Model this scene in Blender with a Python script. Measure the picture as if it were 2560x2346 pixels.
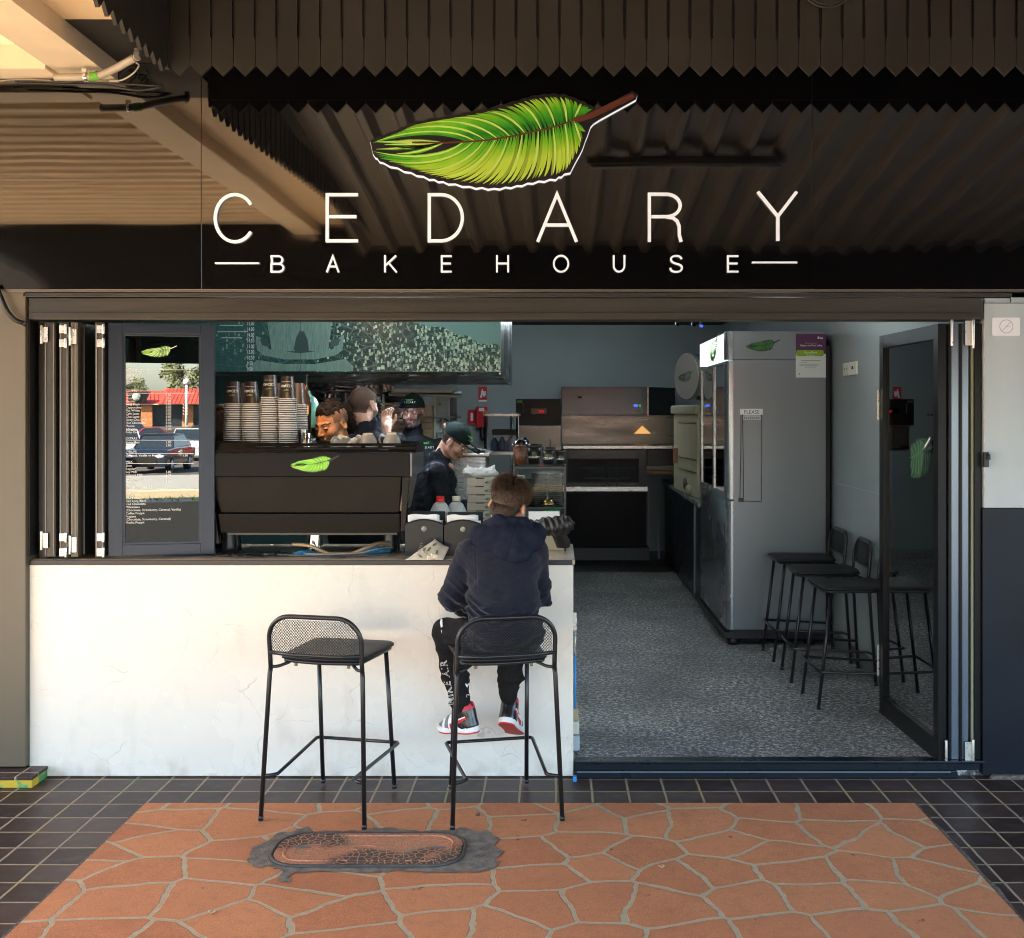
import bpy, bmesh, math, random
import numpy as np
import openvdb as vdb
from mathutils import Vector, Matrix, Euler
random.seed(7); RNG = np.random.default_rng(7)
for o in list(bpy.data.objects): bpy.data.objects.remove(o)
S = bpy.context.scene; COL = S.collection
PI = math.pi; R = math.radians
# ------------------------------------------------------------------ camera, world, sun, exposure
D0, F, HZ, VX = 5.214, 2204.0, 1.70, 1094.0
cam_d = bpy.data.cameras.new('camera'); cam = bpy.data.objects.new('camera', cam_d); COL.objects.link(cam)
cam.location = (0, -D0, HZ); cam.rotation_euler = (R(90), 0, 0)
cam_d.sensor_width = 36; cam_d.lens = 2800 / 2560 * 36
cam_d.shift_x = (1280 - 1390) / 2560; cam_d.shift_y = -(1173 - 1030) / 2560
cam_d.clip_start = 0.05; cam_d.clip_end = 2000
S.camera = cam
SUN_EL, SUN_AZ = 33, -64           # azimuth from +Y towards +X (degrees): the sun stands behind the shop, to the left
w = bpy.data.worlds.new('World'); S.world = w; w.use_nodes = True
wn = w.node_tree.nodes; wl = w.node_tree.links
sky = wn.new('ShaderNodeTexSky'); sky.sky_type = 'NISHITA'; sky.sun_disc = False
sky.sun_elevation = R(SUN_EL); sky.sun_rotation = R(SUN_AZ); sky.air_density = 1.0; sky.dust_density = 1.6
wl.new(sky.outputs[0], wn['Background'].inputs[0]); wn['Background'].inputs[1].default_value = 0.085
sd = bpy.data.lights.new('sun', 'SUN'); sun = bpy.data.objects.new('sun', sd); COL.objects.link(sun)
sd.energy = 5.0; sd.angle = R(0.5); sd.color = (1.0, 0.83, 0.62)
_d = Vector((math.sin(R(SUN_AZ)) * math.cos(R(SUN_EL)), math.cos(R(SUN_AZ)) * math.cos(R(SUN_EL)), math.sin(R(SUN_EL))))
sun.rotation_euler = _d.to_track_quat('Z', 'Y').to_euler(); sun.location = _d * 60
S.view_settings.view_transform = 'Standard'; S.view_settings.look = 'None'
S.view_settings.gamma = 1; S.view_settings.exposure = 3.85; S.view_settings.use_curve_mapping = False
S.render.engine = 'CYCLES'; cy = S.cycles
cy.use_denoising = True; cy.denoising_prefilter = 'ACCURATE'; cy.denoising_input_passes = 'RGB_ALBEDO_NORMAL'; cy.max_bounces = 9; cy.diffuse_bounces = 5; cy.glossy_bounces = 5
cy.transmission_bounces = 6; cy.transparent_max_bounces = 16; cy.caustics_reflective = False; cy.caustics_refractive = False
cy.sample_clamp_indirect = 6.0; cy.filter_width = 1.05
# ------------------------------------------------------------------ helpers
def V(x, y, Y=0.0):
    k = (D0 + Y) / F
    return Vector(((x - VX) * k, Y, HZ - (y - 811.0) * k))
def X_(x, Y=0.0): return (x - VX) * (D0 + Y) / F
def Z_(y, Y=0.0): return HZ - (y - 811.0) * (D0 + Y) / F
def L1(c): return c / 12.92 if c <= 0.04045 else ((c + 0.055) / 1.055) ** 2.4
def hexc(h): return tuple(L1(int(h[i:i + 2], 16) / 255) for i in (0, 2, 4)) + (1,)
MATS = {}
def mat(name, col, rough=0.5, metal=0.0, var=0.0, vscale=8.0, bump=0.0, bscale=60.0, spec=0.5, emit=None, estr=0.0, stretch=None,
        coat=0.0, trans=0.0, alpha=1.0, col2=None, sheen=0.0, detail=4.0, rvar=0.0, sss=0.0):
    if name in MATS: return MATS[name]
    m = bpy.data.materials.new(name); m.use_nodes = True; N = m.node_tree.nodes; K = m.node_tree.links
    b = N['Principled BSDF']
    if isinstance(col, str): col = hexc(col)
    if len(col) == 3: col = tuple(col) + (1,)
    b.inputs['Base Color'].default_value = col; b.inputs['Roughness'].default_value = rough
    b.inputs['Metallic'].default_value = metal; b.inputs['Specular IOR Level'].default_value = spec
    b.inputs['Coat Weight'].default_value = coat; b.inputs['Transmission Weight'].default_value = trans
    b.inputs['Alpha'].default_value = alpha; b.inputs['Sheen Weight'].default_value = sheen
    if sss: b.inputs['Subsurface Weight'].default_value = sss; b.inputs['Subsurface Radius'].default_value = (.02, .008, .004); b.inputs['Subsurface Scale'].default_value = .5
    tc = N.new('ShaderNodeTexCoord'); src = tc.outputs['Object']
    if stretch:
        mp = N.new('ShaderNodeMapping'); mp.inputs['Scale'].default_value = stretch; K.new(src, mp.inputs[0]); src = mp.outputs[0]
    if var or col2 or rvar:
        nz = N.new('ShaderNodeTexNoise'); nz.inputs['Scale'].default_value = vscale; nz.inputs['Detail'].default_value = detail
        K.new(src, nz.inputs['Vector'])
        if var or col2:
            rp = N.new('ShaderNodeValToRGB'); K.new(nz.outputs['Fac'], rp.inputs[0])
            rp.color_ramp.elements[0].position = .32; rp.color_ramp.elements[1].position = .68
            if col2:
                c2 = hexc(col2) if isinstance(col2, str) else tuple(col2)[:3] + (1,)
                rp.color_ramp.elements[0].color = col; rp.color_ramp.elements[1].color = c2
            else:
                rp.color_ramp.elements[0].color = tuple(c * (1 - var) for c in col[:3]) + (1,)
                rp.color_ramp.elements[1].color = tuple(min(1, c * (1 + var)) for c in col[:3]) + (1,)
            K.new(rp.outputs[0], b.inputs['Base Color'])
        if rvar:
            mr = N.new('ShaderNodeMapRange'); K.new(nz.outputs['Fac'], mr.inputs[0])
            mr.inputs[1].default_value = .3; mr.inputs[2].default_value = .7
            mr.inputs[3].default_value = max(0, rough - rvar); mr.inputs[4].default_value = rough + rvar
            K.new(mr.outputs[0], b.inputs['Roughness'])
    if bump:
        n2 = N.new('ShaderNodeTexNoise'); n2.inputs['Scale'].default_value = bscale; n2.inputs['Detail'].default_value = 3
        K.new(src, n2.inputs['Vector'])
        bp = N.new('ShaderNodeBump'); bp.inputs['Strength'].default_value = 1.0; bp.inputs['Distance'].default_value = bump
        K.new(n2.outputs['Fac'], bp.inputs['Height']); K.new(bp.outputs[0], b.inputs['Normal'])
    if emit is not None:
        b.inputs['Emission Color'].default_value = hexc(emit) if isinstance(emit, str) else tuple(emit)[:3] + (1,)
        b.inputs['Emission Strength'].default_value = estr
    MATS[name] = m; return m
def glass_mat(name, tint=(.8, .9, .9), ior=1.5, boost=1.0, rough=0.0):
    """thin sheet glass: clear with a Fresnel reflection"""
    if name in MATS: return MATS[name]
    m = bpy.data.materials.new(name); m.use_nodes = True; N = m.node_tree.nodes; K = m.node_tree.links
    N.remove(N['Principled BSDF']); out = N['Material Output']
    t = N.new('ShaderNodeBsdfTransparent'); t.inputs[0].default_value = tuple(tint) + (1,)
    g = N.new('ShaderNodeBsdfGlossy'); g.inputs['Roughness'].default_value = rough; g.inputs[0].default_value = (1, 1, 1, 1)
    fr = N.new('ShaderNodeFresnel'); fr.inputs[0].default_value = ior
    mu = N.new('ShaderNodeMath'); mu.operation = 'MULTIPLY'; mu.use_clamp = True; mu.inputs[1].default_value = boost
    K.new(fr.outputs[0], mu.inputs[0]); mx = N.new('ShaderNodeMixShader')
    K.new(mu.outputs[0], mx.inputs[0]); K.new(t.outputs[0], mx.inputs[1]); K.new(g.outputs[0], mx.inputs[2])
    K.new(mx.outputs[0], out.inputs[0]); MATS[name] = m; return m
ORG = {}
def tag(o, label=None, cat=None, group=None, kind=None):
    if label: o['label'] = label
    if cat: o['category'] = cat
    if group: o['group'] = group
    if kind: o['kind'] = kind
    return o
def thing(name, label, cat, loc=(0, 0, 0), group=None):
    o = bpy.data.objects.new(name, None); COL.objects.link(o); o.location = loc; o.empty_display_size = .1
    ORG[o.name] = Vector(loc); return tag(o, label, cat, group)
def wpos(o):
    p = Vector(o.location)
    while o.parent: o = o.parent; p += Vector(o.location)
    return p
def link_mesh(name, me, parent=None, origin=None):
    """me is in world coordinates; the object's origin is put at origin (default: parent's place, or the mesh's base)"""
    o = bpy.data.objects.new(name, me); COL.objects.link(o)
    if parent is not None:
        base = wpos(parent); o.parent = parent
        me.transform(Matrix.Translation(-base))
    elif origin is not None:
        me.transform(Matrix.Translation(-Vector(origin))); o.location = origin
    return o
class MB:
    """collects shapes, in world coordinates, and links them as one mesh"""
    def __init__(s): s.v = []; s.f = []; s.m = []; s.cur = 0; s.xf = None; s.sm = []
    def mi(s, i): s.cur = i; return s
    def add(s, vs, fs, smooth=False):
        n = len(s.v)
        for p in vs:
            p = Vector(p); s.v.append(s.xf @ p if s.xf is not None else p)
        for f in fs: s.f.append([n + i for i in f]); s.m.append(s.cur); s.sm.append(smooth)
        return s
    def box(s, x0, x1, y0, y1, z0, z1):
        vs = [(x, y, z) for x in (x0, x1) for y in (y0, y1) for z in (z0, z1)]
        return s.add(vs, [(0, 1, 3, 2), (4, 6, 7, 5), (0, 4, 5, 1), (2, 3, 7, 6), (0, 2, 6, 4), (1, 5, 7, 3)])
    def hexa(s, a):  # 8 corners: bottom 4 ccw, top 4 ccw
        return s.add(a, [(3, 2, 1, 0), (4, 5, 6, 7), (0, 1, 5, 4), (1, 2, 6, 5), (2, 3, 7, 6), (3, 0, 4, 7)])
    def prism(s, pts, axis, a, b):
        """2-D polygon extruded: axis 'y' takes (x,z) points, 'x' takes (y,z), 'z' takes (x,y)"""
        def P(p, t): return (p[0], t, p[1]) if axis == 'y' else ((t, p[0], p[1]) if axis == 'x' else (p[0], p[1], t))
        n = len(pts); vs = [P(p, a) for p in pts] + [P(p, b) for p in pts]
        fs = [list(range(n))[::-1], list(range(n, 2 * n))] + [(i, (i + 1) % n, n + (i + 1) % n, n + i) for i in range(n)]
        return s.add(vs, fs)
    def tube(s, pts, r, n=10, close=False, caps=True, fr=None):
        pts = [Vector(p) for p in pts]; N = len(pts); vs = []; fs = []
        rs = r if isinstance(r, (list, tuple)) else [r] * N
        prev = None
        for i, p in enumerate(pts):
            if close: t = (pts[(i + 1) % N] - pts[i - 1])
            else: t = pts[min(i + 1, N - 1)] - pts[max(i - 1, 0)]
            t.normalize()
            if prev is None:
                u = t.orthogonal().normalized()
            else:
                u = (prev - t * prev.dot(t))
                if u.length < 1e-6: u = t.orthogonal()
                u.normalize()
            prev = u; w_ = t.cross(u)
            for k in range(n):
                a = 2 * PI * k / n; vs.append(p + (u * math.cos(a) + w_ * math.sin(a)) * rs[i])
        segs = N if close else N - 1
        for i in range(segs):
            for k in range(n):
                a = i * n + k; b_ = i * n + (k + 1) % n; c = ((i + 1) % N) * n + (k + 1) % n; d = ((i + 1) % N) * n + k
                fs.append((a, b_, c, d))
        s.add(vs, fs, True)
        if caps and not close:
            s.add([vs[k] for k in range(n)], [tuple(range(n))[::-1]]); s.add([vs[(N - 1) * n + k] for k in range(n)], [tuple(range(n))])
        return s
    def lathe(s, prof, c=(0, 0, 0), n=24, smooth=True, mats=None, sq=1.0):
        """prof: list of (radius, z)"""
        c = Vector(c); vs = []
        for r, z in prof:
            for k in range(n):
                a = 2 * PI * k / n; vs.append(c + Vector((r * math.cos(a), r * math.sin(a) * sq, z)))
        for i in range(len(prof) - 1):
            keep = s.cur
            if mats: s.cur = mats[i]
            base = len(s.v)
            s.add([vs[i * n + k] for k in range(n)] + [vs[(i + 1) * n + k] for k in range(n)],
                  [(k, (k + 1) % n, n + (k + 1) % n, n + k) for k in range(n)], smooth)
            s.cur = keep
        for i, fl in ((0, True), (len(prof) - 1, False)):
            if prof[i][0] > 1e-5:
                f = list(range(n)); s.add([vs[i * n + k] for k in range(n)], [f[::-1] if fl else f])
        return s
    def ell(s, c, r, n=16, m=10):
        c = Vector(c); vs = []; fs = []
        for j in range(m + 1):
            th = PI * j / m
            for k in range(n):
                a = 2 * PI * k / n
                vs.append(c + Vector((r[0] * math.sin(th) * math.cos(a), r[1] * math.sin(th) * math.sin(a), r[2] * math.cos(th))))
        for j in range(m):
            for k in range(n): fs.append((j * n + k, (j + 1) * n + k, (j + 1) * n + (k + 1) % n, j * n + (k + 1) % n))
        return s.add(vs, fs, True)
    def sheet(s, grid, thick=0.0):
        """grid[i][j] of points -> a surface"""
        a = len(grid); b_ = len(grid[0]); vs = [p for row in grid for p in row]
        fs = [(i * b_ + j, (i + 1) * b_ + j, (i + 1) * b_ + j + 1, i * b_ + j + 1) for i in range(a - 1) for j in range(b_ - 1)]
        return s.add(vs, fs, True)
    def mesh(s, name, mats, bevel=0.0, merge=True, solid=0.0):
        me = bpy.data.meshes.new(name); me.from_pydata([tuple(p) for p in s.v], [], s.f)
        for m_ in (mats if isinstance(mats, (list, tuple)) else [mats]): me.materials.append(m_)
        me.polygons.foreach_set('material_index', s.m); me.polygons.foreach_set('use_smooth', s.sm); me.update()
        if merge or bevel or solid:
            bm = bmesh.new(); bm.from_mesh(me)
            bmesh.ops.remove_doubles(bm, verts=bm.verts, dist=1e-5)
            bmesh.ops.dissolve_degenerate(bm, edges=bm.edges, dist=1e-6)
            if solid:
                bmesh.ops.recalc_face_normals(bm, faces=bm.faces)
                bmesh.ops.solidify(bm, geom=bm.faces[:], thickness=solid)
            bmesh.ops.recalc_face_normals(bm, faces=bm.faces)
            if bevel:
                ed = [e for e in bm.edges if len(e.link_faces) == 2 and e.calc_face_angle(0) > R(28)]
                bmesh.ops.bevel(bm, geom=ed, offset=bevel, segments=2, profile=.6, affect='EDGES', clamp_overlap=True)
            bm.to_mesh(me); bm.free()
        return me
    def build(s, name, mats, parent=None, bevel=0.0, origin=None, merge=True, solid=0.0, **t):
        me = s.mesh(name, mats, bevel, merge, solid); o = link_mesh(name, me, parent, origin)
        if t: tag(o, **t)
        return o
def box_obj(name, x0, x1, y0, y1, z0, z1, m, parent=None, bevel=0.0, **t):
    return MB().box(x0, x1, y0, y1, z0, z1).build(name, m, parent, bevel, **t)
def copy_tree(o, parent=None):
    c = o.copy(); COL.objects.link(c); c.parent = parent
    for ch in list(o.children): copy_tree(ch, c)
    return c
def arc(cx, cy, r, a0, a1, n=10, ry=None):
    ry = r if ry is None else ry
    return [(cx + r * math.cos(R(a0 + (a1 - a0) * i / n)), cy + ry * math.sin(R(a0 + (a1 - a0) * i / n))) for i in range(n + 1)]
def rrect(x0, x1, y0, y1, r, n=5):
    return arc(x1 - r, y0 + r, r, -90, 0, n) + arc(x1 - r, y1 - r, r, 0, 90, n) + arc(x0 + r, y1 - r, r, 90, 180, n) + arc(x0 + r, y0 + r, r, 180, 270, n)
def smooth_path(pts, n=6):
    """Catmull-Rom through pts"""
    P = [Vector(p) for p in pts]; out = []
    for i in range(len(P) - 1):
        a = P[max(i - 1, 0)]; b_ = P[i]; c = P[i + 1]; d = P[min(i + 2, len(P) - 1)]
        for k in range(n):
            t = k / n
            out.append(.5 * ((2 * b_) + (c - a) * t + (2 * a - 5 * b_ + 4 * c - d) * t * t + (3 * b_ - a - 3 * c + d) * t ** 3))
    out.append(P[-1]); return out
def ribbon(pts, w_, close=False):
    """outline polygon strips (quads) of a stroke of width w_ through 2-D points"""
    P = []
    for p in pts:
        q = Vector((p[0], p[1]))
        if not P or (q - P[-1]).length > 1e-4 * max(1, w_): P.append(q)
    n = len(P); Lf = []; Rt = []
    for i in range(n):
        if close: a = P[i - 1]; c = P[(i + 1) % n]
        else: a = P[i - 1] if i else None; c = P[i + 1] if i < n - 1 else None
        t1 = (P[i] - a).normalized() if a is not None else None; t2 = (c - P[i]).normalized() if c is not None else None
        t1 = t1 or t2; t2 = t2 or t1
        n1 = Vector((-t1.y, t1.x)); n2 = Vector((-t2.y, t2.x)); m_ = (n1 + n2)
        if m_.length < 1e-6: m_ = n1
        m_.normalize(); k = w_ / 2 / max(.4, m_.dot(n1)); Lf.append(P[i] + m_ * k); Rt.append(P[i] - m_ * k)
    return Lf, Rt
def stroke(mb, pts, w_, f, d0, d1, close=False):
    """extruded stroke; f maps (u, v, depth) to a world point"""
    Lf, Rt = ribbon(pts, w_, close); n = len(Lf); vs = []
    for i in range(n): vs += [f(Lf[i].x, Lf[i].y, d0), f(Rt[i].x, Rt[i].y, d0), f(Rt[i].x, Rt[i].y, d1), f(Lf[i].x, Lf[i].y, d1)]
    fs = []
    for i in range(n if close else n - 1):
        j = (i + 1) % n
        for a, b_ in ((0, 1), (1, 2), (2, 3), (3, 0)): fs.append((i * 4 + a, i * 4 + b_, j * 4 + b_, j * 4 + a))
    if not close: fs += [(3, 2, 1, 0), tuple(4 * (n - 1) + k for k in range(4))]
    mb.add(vs, fs)
def text(name, body, size, m, loc, rot=(R(90), 0, 0), parent=None, align='LEFT', ext=0.0003, off=0.0, space=1.0, line=1.0, sx=1.0):
    cu = bpy.data.curves.new(name, 'FONT'); cu.body = body; cu.size = size; cu.align_x = align; cu.extrude = ext
    cu.offset = off; cu.space_character = space; cu.space_line = line; cu.resolution_u = 2
    tmp = bpy.data.objects.new('tmp', cu); me = bpy.data.meshes.new_from_object(tmp); bpy.data.objects.remove(tmp); bpy.data.curves.remove(cu)
    me.name = name; me.materials.clear(); me.materials.append(m)
    o = bpy.data.objects.new(name, me); COL.objects.link(o); o.rotation_euler = rot; o.scale = (sx, 1, 1)
    if parent is not None: o.parent = parent; o.location = Vector(loc) - wpos(parent)
    else: o.location = loc
    return o
def bez(p0, p1, p2, n):
    return [((1 - t) ** 2 * p0[0] + 2 * t * (1 - t) * p1[0] + t * t * p2[0], (1 - t) ** 2 * p0[1] + 2 * t * (1 - t) * p1[1] + t * t * p2[1]) for t in [i / n for i in range(n + 1)]]
# ---------- the feather emblem, in units: x 0..1 from leaf tip to stem end, z about -0.17..0.17
UP = [(.0, .012), (.018, .021), (.104, .055), (.148, .078), (.228, .094), (.346, .114), (.444, .133), (.543, .160), (.607, .180), (.674, .189), (.739, .186), (.805, .160), (.850, .134)]
DN = [(.0, -.018), (.030, -.047), (.129, -.082), (.215, -.109), (.280, -.125), (.379, -.142), (.464, -.148), (.543, -.139), (.620, -.122), (.700, -.110), (.740, -.090), (.785, -.020), (.822, .080)]
RA = [(.150, .012), (.28, .0125), (.36, .0156), (.443, .022), (.543, .039), (.674, .068), (.77, .098), (.835, .116), (1.0, .195)]
def lerp_pl(pl, t):
    t = max(0, min(1, t)) * (len(pl) - 1); i = min(int(t), len(pl) - 2); k = t - i
    return (pl[i][0] * (1 - k) + pl[i + 1][0] * k, pl[i][1] * (1 - k) + pl[i + 1][1] * k)
def feather(mb, f, n=26, d0=0.0, th=0.001, mats=(0, 1, 2), outline=False, lw=.010, mstem=3):
    """leaflets in mats[0..2], stem in mats[3]; f(u, v, depth)"""
    rb = RA[:7]
    for side, edge in ((1, UP), (-1, DN)):
        for i in range(n):
            s_ = .01 + .97 * i / (n - 1); b0 = lerp_pl(rb, min(1, (.34 if side > 0 else .30) + .76 * s_)); tip = lerp_pl(edge, s_)
            dx, dy = tip[0] - b0[0], tip[1] - b0[1]; L = math.hypot(dx, dy)
            mid = (b0[0] + dx * .42 + .10 * L * (1 if side < 0 else .6), b0[1] + dy * .5 + side * .20 * L)
            c = bez(b0, mid, tip, 8)
            ws = [lw * q_ for q_ in (.35, .75, 1.0, 1.15, 1.15, 1.0, .8, .5, .08)]
            mb.mi(mats[(i * 7 + (side > 0)) % 3])
            vs = []; fs = []; lev = d0 + th * (1 + (i % 4) * .25)
            for k, p in enumerate(c):
                a = c[max(k - 1, 0)]; b_ = c[min(k + 1, 8)]; tx, ty = b_[0] - a[0], b_[1] - a[1]; l_ = math.hypot(tx, ty) or 1
                nx, ny = -ty / l_ * ws[k], tx / l_ * ws[k]
                vs += [f(p[0] + nx, p[1] + ny, lev), f(p[0] - nx, p[1] - ny, lev)]
            for k in range(8): fs.append((2 * k, 2 * k + 1, 2 * k + 3, 2 * k + 2))
            mb.add(vs, fs)
    for tp in ((.012, .016), (.045, .006), (.06, -.008), (.012, -.012), (.10, .022), (.09, -.03)):
        b0 = (.27, .0125); mb.mi(mats[0]); c = bez(b0, ((b0[0] + tp[0]) / 2, tp[1]), tp, 4); vs = []
        for k, p in enumerate(c): w_ = lw * (.5, 1.0, 1.1, .8, .1)[k]; vs += [f(p[0], p[1] + w_, d0 + th * .8), f(p[0], p[1] - w_, d0 + th * .8)]
        mb.add(vs, [(2 * k, 2 * k + 1, 2 * k + 3, 2 * k + 2) for k in range(4)])
    mb.mi(mstem); stroke(mb, RA[:8], .006, f, d0 + th * 2.1, d0 + th * 2.6); stroke(mb, RA[6:], .022, f, d0 + th * 2.0, d0 + th * 2.8)
def feather_outline(grow=.014, scal=0.0):
    up = [lerp_pl(UP, i / 40) for i in range(41)]; dn = [lerp_pl(DN, i / 44) for i in range(45)]
    pts = [(p[0] - (grow * .8 if i == 0 else 0), p[1] + grow * (.75 + scal * (i % 2))) for i, p in enumerate(up)]
    pts += [(.875, .136 + grow), (.995, .200 + grow), (1.014, .200), (1.008, .180), (.870, .108 - grow * .3), (.845, .088)]
    pts += [(p[0] + (grow * .8 if p[0] > .74 else 0), p[1] - grow * (.75 + scal * (i % 2)) * (1 if p[0] < .76 else .4)) for i, p in enumerate(dn[::-1])]
    return pts
def feather_badge(name, f, parent, ms, simple=False, n=16, back=None):
    """a small emblem: dark backing plus leaflets, one mesh"""
    mb = MB()
    if back is not None:
        mb.mi(back); o = feather_outline(.012); nn = len(o)
        mb.add([f(p[0], p[1], 0.0004) for p in o], [tuple(range(nn))])
    feather(mb, f, n=n, d0=.0006, th=.0003, mats=(0, 1, 2), lw=.013 if n < 20 else .010, mstem=3)
    return mb.build(name, ms, parent, merge=False)
# ---------- signed-distance modelling for bodies and cloth
def vnoise(P, scale, seed=0):
    """smooth value noise in -1..1 on an (n,3) or (...,3) array"""
    r = np.random.default_rng(seed).random((17, 17, 17)).astype(np.float32) * 2 - 1
    q = P * scale + 100.3; i = np.floor(q).astype(int); f_ = (q - i).astype(np.float32); f_ = f_ * f_ * (3 - 2 * f_); i %= 16; j = i + 1
    x, y, z = f_[..., 0], f_[..., 1], f_[..., 2]
    def g(a, b_, c): return r[a, b_, c]
    i0, i1, i2 = i[..., 0], i[..., 1], i[..., 2]; j0, j1, j2 = j[..., 0] % 16, j[..., 1] % 16, j[..., 2] % 16
    c00 = g(i0, i1, i2) * (1 - x) + g(j0, i1, i2) * x; c10 = g(i0, j1, i2) * (1 - x) + g(j0, j1, i2) * x
    c01 = g(i0, i1, j2) * (1 - x) + g(j0, i1, j2) * x; c11 = g(i0, j1, j2) * (1 - x) + g(j0, j1, j2) * x
    return (c00 * (1 - y) + c10 * y) * (1 - z) + (c01 * (1 - y) + c11 * y) * z
def cone(P, a, b, ra, rb, sq=None):
    a = np.array(a, np.float32); b = np.array(b, np.float32); ab = b - a
    t = np.clip(((P - a) @ ab) / max(1e-9, float(ab @ ab)), 0, 1)
    return np.linalg.norm(P - a - t[..., None] * ab, axis=-1) - (ra + (rb - ra) * t)
def elli(P, c, r, rot=None):
    q = P - np.array(c, np.float32)
    if rot is not None: q = q @ np.array(Euler([R(a) for a in rot]).to_matrix(), np.float32)
    r = np.array(r, np.float32); k0 = np.linalg.norm(q / r, axis=-1); k1 = np.linalg.norm(q / (r * r), axis=-1)
    return k0 * (k0 - 1) / np.maximum(k1, 1e-6)
def smin(a, b, k=.02):
    h = np.clip(.5 + .5 * (b - a) / k, 0, 1); return b * (1 - h) + a * h - k * h * (1 - h)
def smax(a, b, k=.01): return -smin(-a, -b, k)
def sdf_mesh(name, fn, lo, hi, vox, m, parent=None, xf=None, paint=None, **t):
    lo = np.array(lo, np.float32); hi = np.array(hi, np.float32); n = np.ceil((hi - lo) / vox).astype(int) + 1
    ax = [lo[i] + vox * np.arange(n[i], dtype=np.float32) for i in range(3)]
    out = np.empty(tuple(n), np.float32)
    for i0 in range(0, n[0], 24):
        G = np.stack(np.meshgrid(ax[0][i0:i0 + 24], ax[1], ax[2], indexing='ij'), -1); out[i0:i0 + 24] = fn(G)
    out[0] = out[-1] = 1; out[:, 0] = out[:, -1] = 1; out[:, :, 0] = out[:, :, -1] = 1
    g = vdb.FloatGrid(background=1.0); g.copyFromArray(out.astype(np.float32))
    p, q = g.convertToQuads(isovalue=0.0); p = p * vox + lo
    me = bpy.data.meshes.new(name); me.from_pydata(p.tolist(), [], q[:, ::-1].tolist())
    for mm in (m if isinstance(m, (list, tuple)) else [m]): me.materials.append(mm)
    me.polygons.foreach_set('use_smooth', [True] * len(me.polygons)); me.update()
    if paint is not None:
        me.polygons.foreach_set('material_index', np.asarray(paint(p[q].mean(axis=1)), np.int32))
    bm = bmesh.new(); bm.from_mesh(me); bmesh.ops.recalc_face_normals(bm, faces=bm.faces); bm.to_mesh(me); bm.free()
    if xf is not None: me.transform(xf)
    o = link_mesh(name, me, parent)
    if t: tag(o, **t)
    return o
# ---------- node maths for procedural surfaces
class NG:
    def __init__(s, name):
        s.m = bpy.data.materials.new(name); s.m.use_nodes = True; s.N = s.m.node_tree.nodes; s.K = s.m.node_tree.links; s.b = s.N['Principled BSDF']; MATS[name] = s.m
        s.tc = s.N.new('ShaderNodeTexCoord'); sp = s.N.new('ShaderNodeSeparateXYZ'); s.K.new(s.tc.outputs['Object'], sp.inputs[0]); s.x, s.y, s.z = sp.outputs; s.P = s.tc.outputs['Object']
    def put(s, inp, v):
        if isinstance(v, (int, float)): inp.default_value = v
        elif isinstance(v, (tuple, list)): inp.default_value = v
        else: s.K.new(v, inp)
    def math(s, op, a, b=0.0, c=0.0, clamp=False):
        n = s.N.new('ShaderNodeMath'); n.operation = op; n.use_clamp = clamp; s.put(n.inputs[0], a); s.put(n.inputs[1], b); s.put(n.inputs[2], c); return n.outputs[0]
    def noise(s, scale, detail=3, vec=None, rough=.5, out='Fac'):
        n = s.N.new('ShaderNodeTexNoise'); n.inputs['Scale'].default_value = scale; n.inputs['Detail'].default_value = detail; n.inputs['Roughness'].default_value = rough
        s.K.new(vec or s.P, n.inputs['Vector']); return n.outputs[out]
    def comb(s, x, y, z=0.0):
        n = s.N.new('ShaderNodeCombineXYZ'); s.put(n.inputs[0], x); s.put(n.inputs[1], y); s.put(n.inputs[2], z); return n.outputs[0]
    def vor(s, scale, vec=None, feature='F1', rand=1.0, out='Distance', dim='3D'):
        n = s.N.new('ShaderNodeTexVoronoi'); n.voronoi_dimensions = dim; n.feature = feature; n.inputs['Scale'].default_value = scale; n.inputs['Randomness'].default_value = rand
        s.K.new(vec or s.P, n.inputs['Vector']); return n.outputs[out]
    def white(s, vec):
        n = s.N.new('ShaderNodeTexWhiteNoise'); s.K.new(vec, n.inputs['Vector']); return n.outputs['Value']
    def mix(s, f, a, b):
        n = s.N.new('ShaderNodeMix'); n.data_type = 'RGBA'; s.put(n.inputs[0], f); s.put(n.inputs[6], a); s.put(n.inputs[7], b); return n.outputs[2]
    def ramp(s, f, *st):
        n = s.N.new('ShaderNodeValToRGB'); s.put(n.inputs[0], f); e = n.color_ramp.elements
        while len(e) < len(st): e.new(.5)
        for i, (p, c) in enumerate(st): e[i].position = p; e[i].color = hexc(c) if isinstance(c, str) else ((c, c, c, 1) if isinstance(c, float) else c)
        return n.outputs[0]
    def mr(s, v, a, b, c, d):
        n = s.N.new('ShaderNodeMapRange'); s.put(n.inputs[0], v)
        for i, q in enumerate((a, b, c, d)): n.inputs[i + 1].default_value = q
        return n.outputs[0]
    def bump(s, h, dist=.002, strength=1.0):
        n = s.N.new('ShaderNodeBump'); n.inputs['Distance'].default_value = dist; n.inputs['Strength'].default_value = strength; s.K.new(h, n.inputs['Height']); s.K.new(n.outputs[0], s.b.inputs['Normal'])
    def set(s, **k):
        nm = dict(col='Base Color', rough='Roughness', metal='Metallic', spec='Specular IOR Level', coat='Coat Weight')
        for a, v in k.items(): s.put(s.b.inputs[nm[a]], v)
        return s.m
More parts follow.
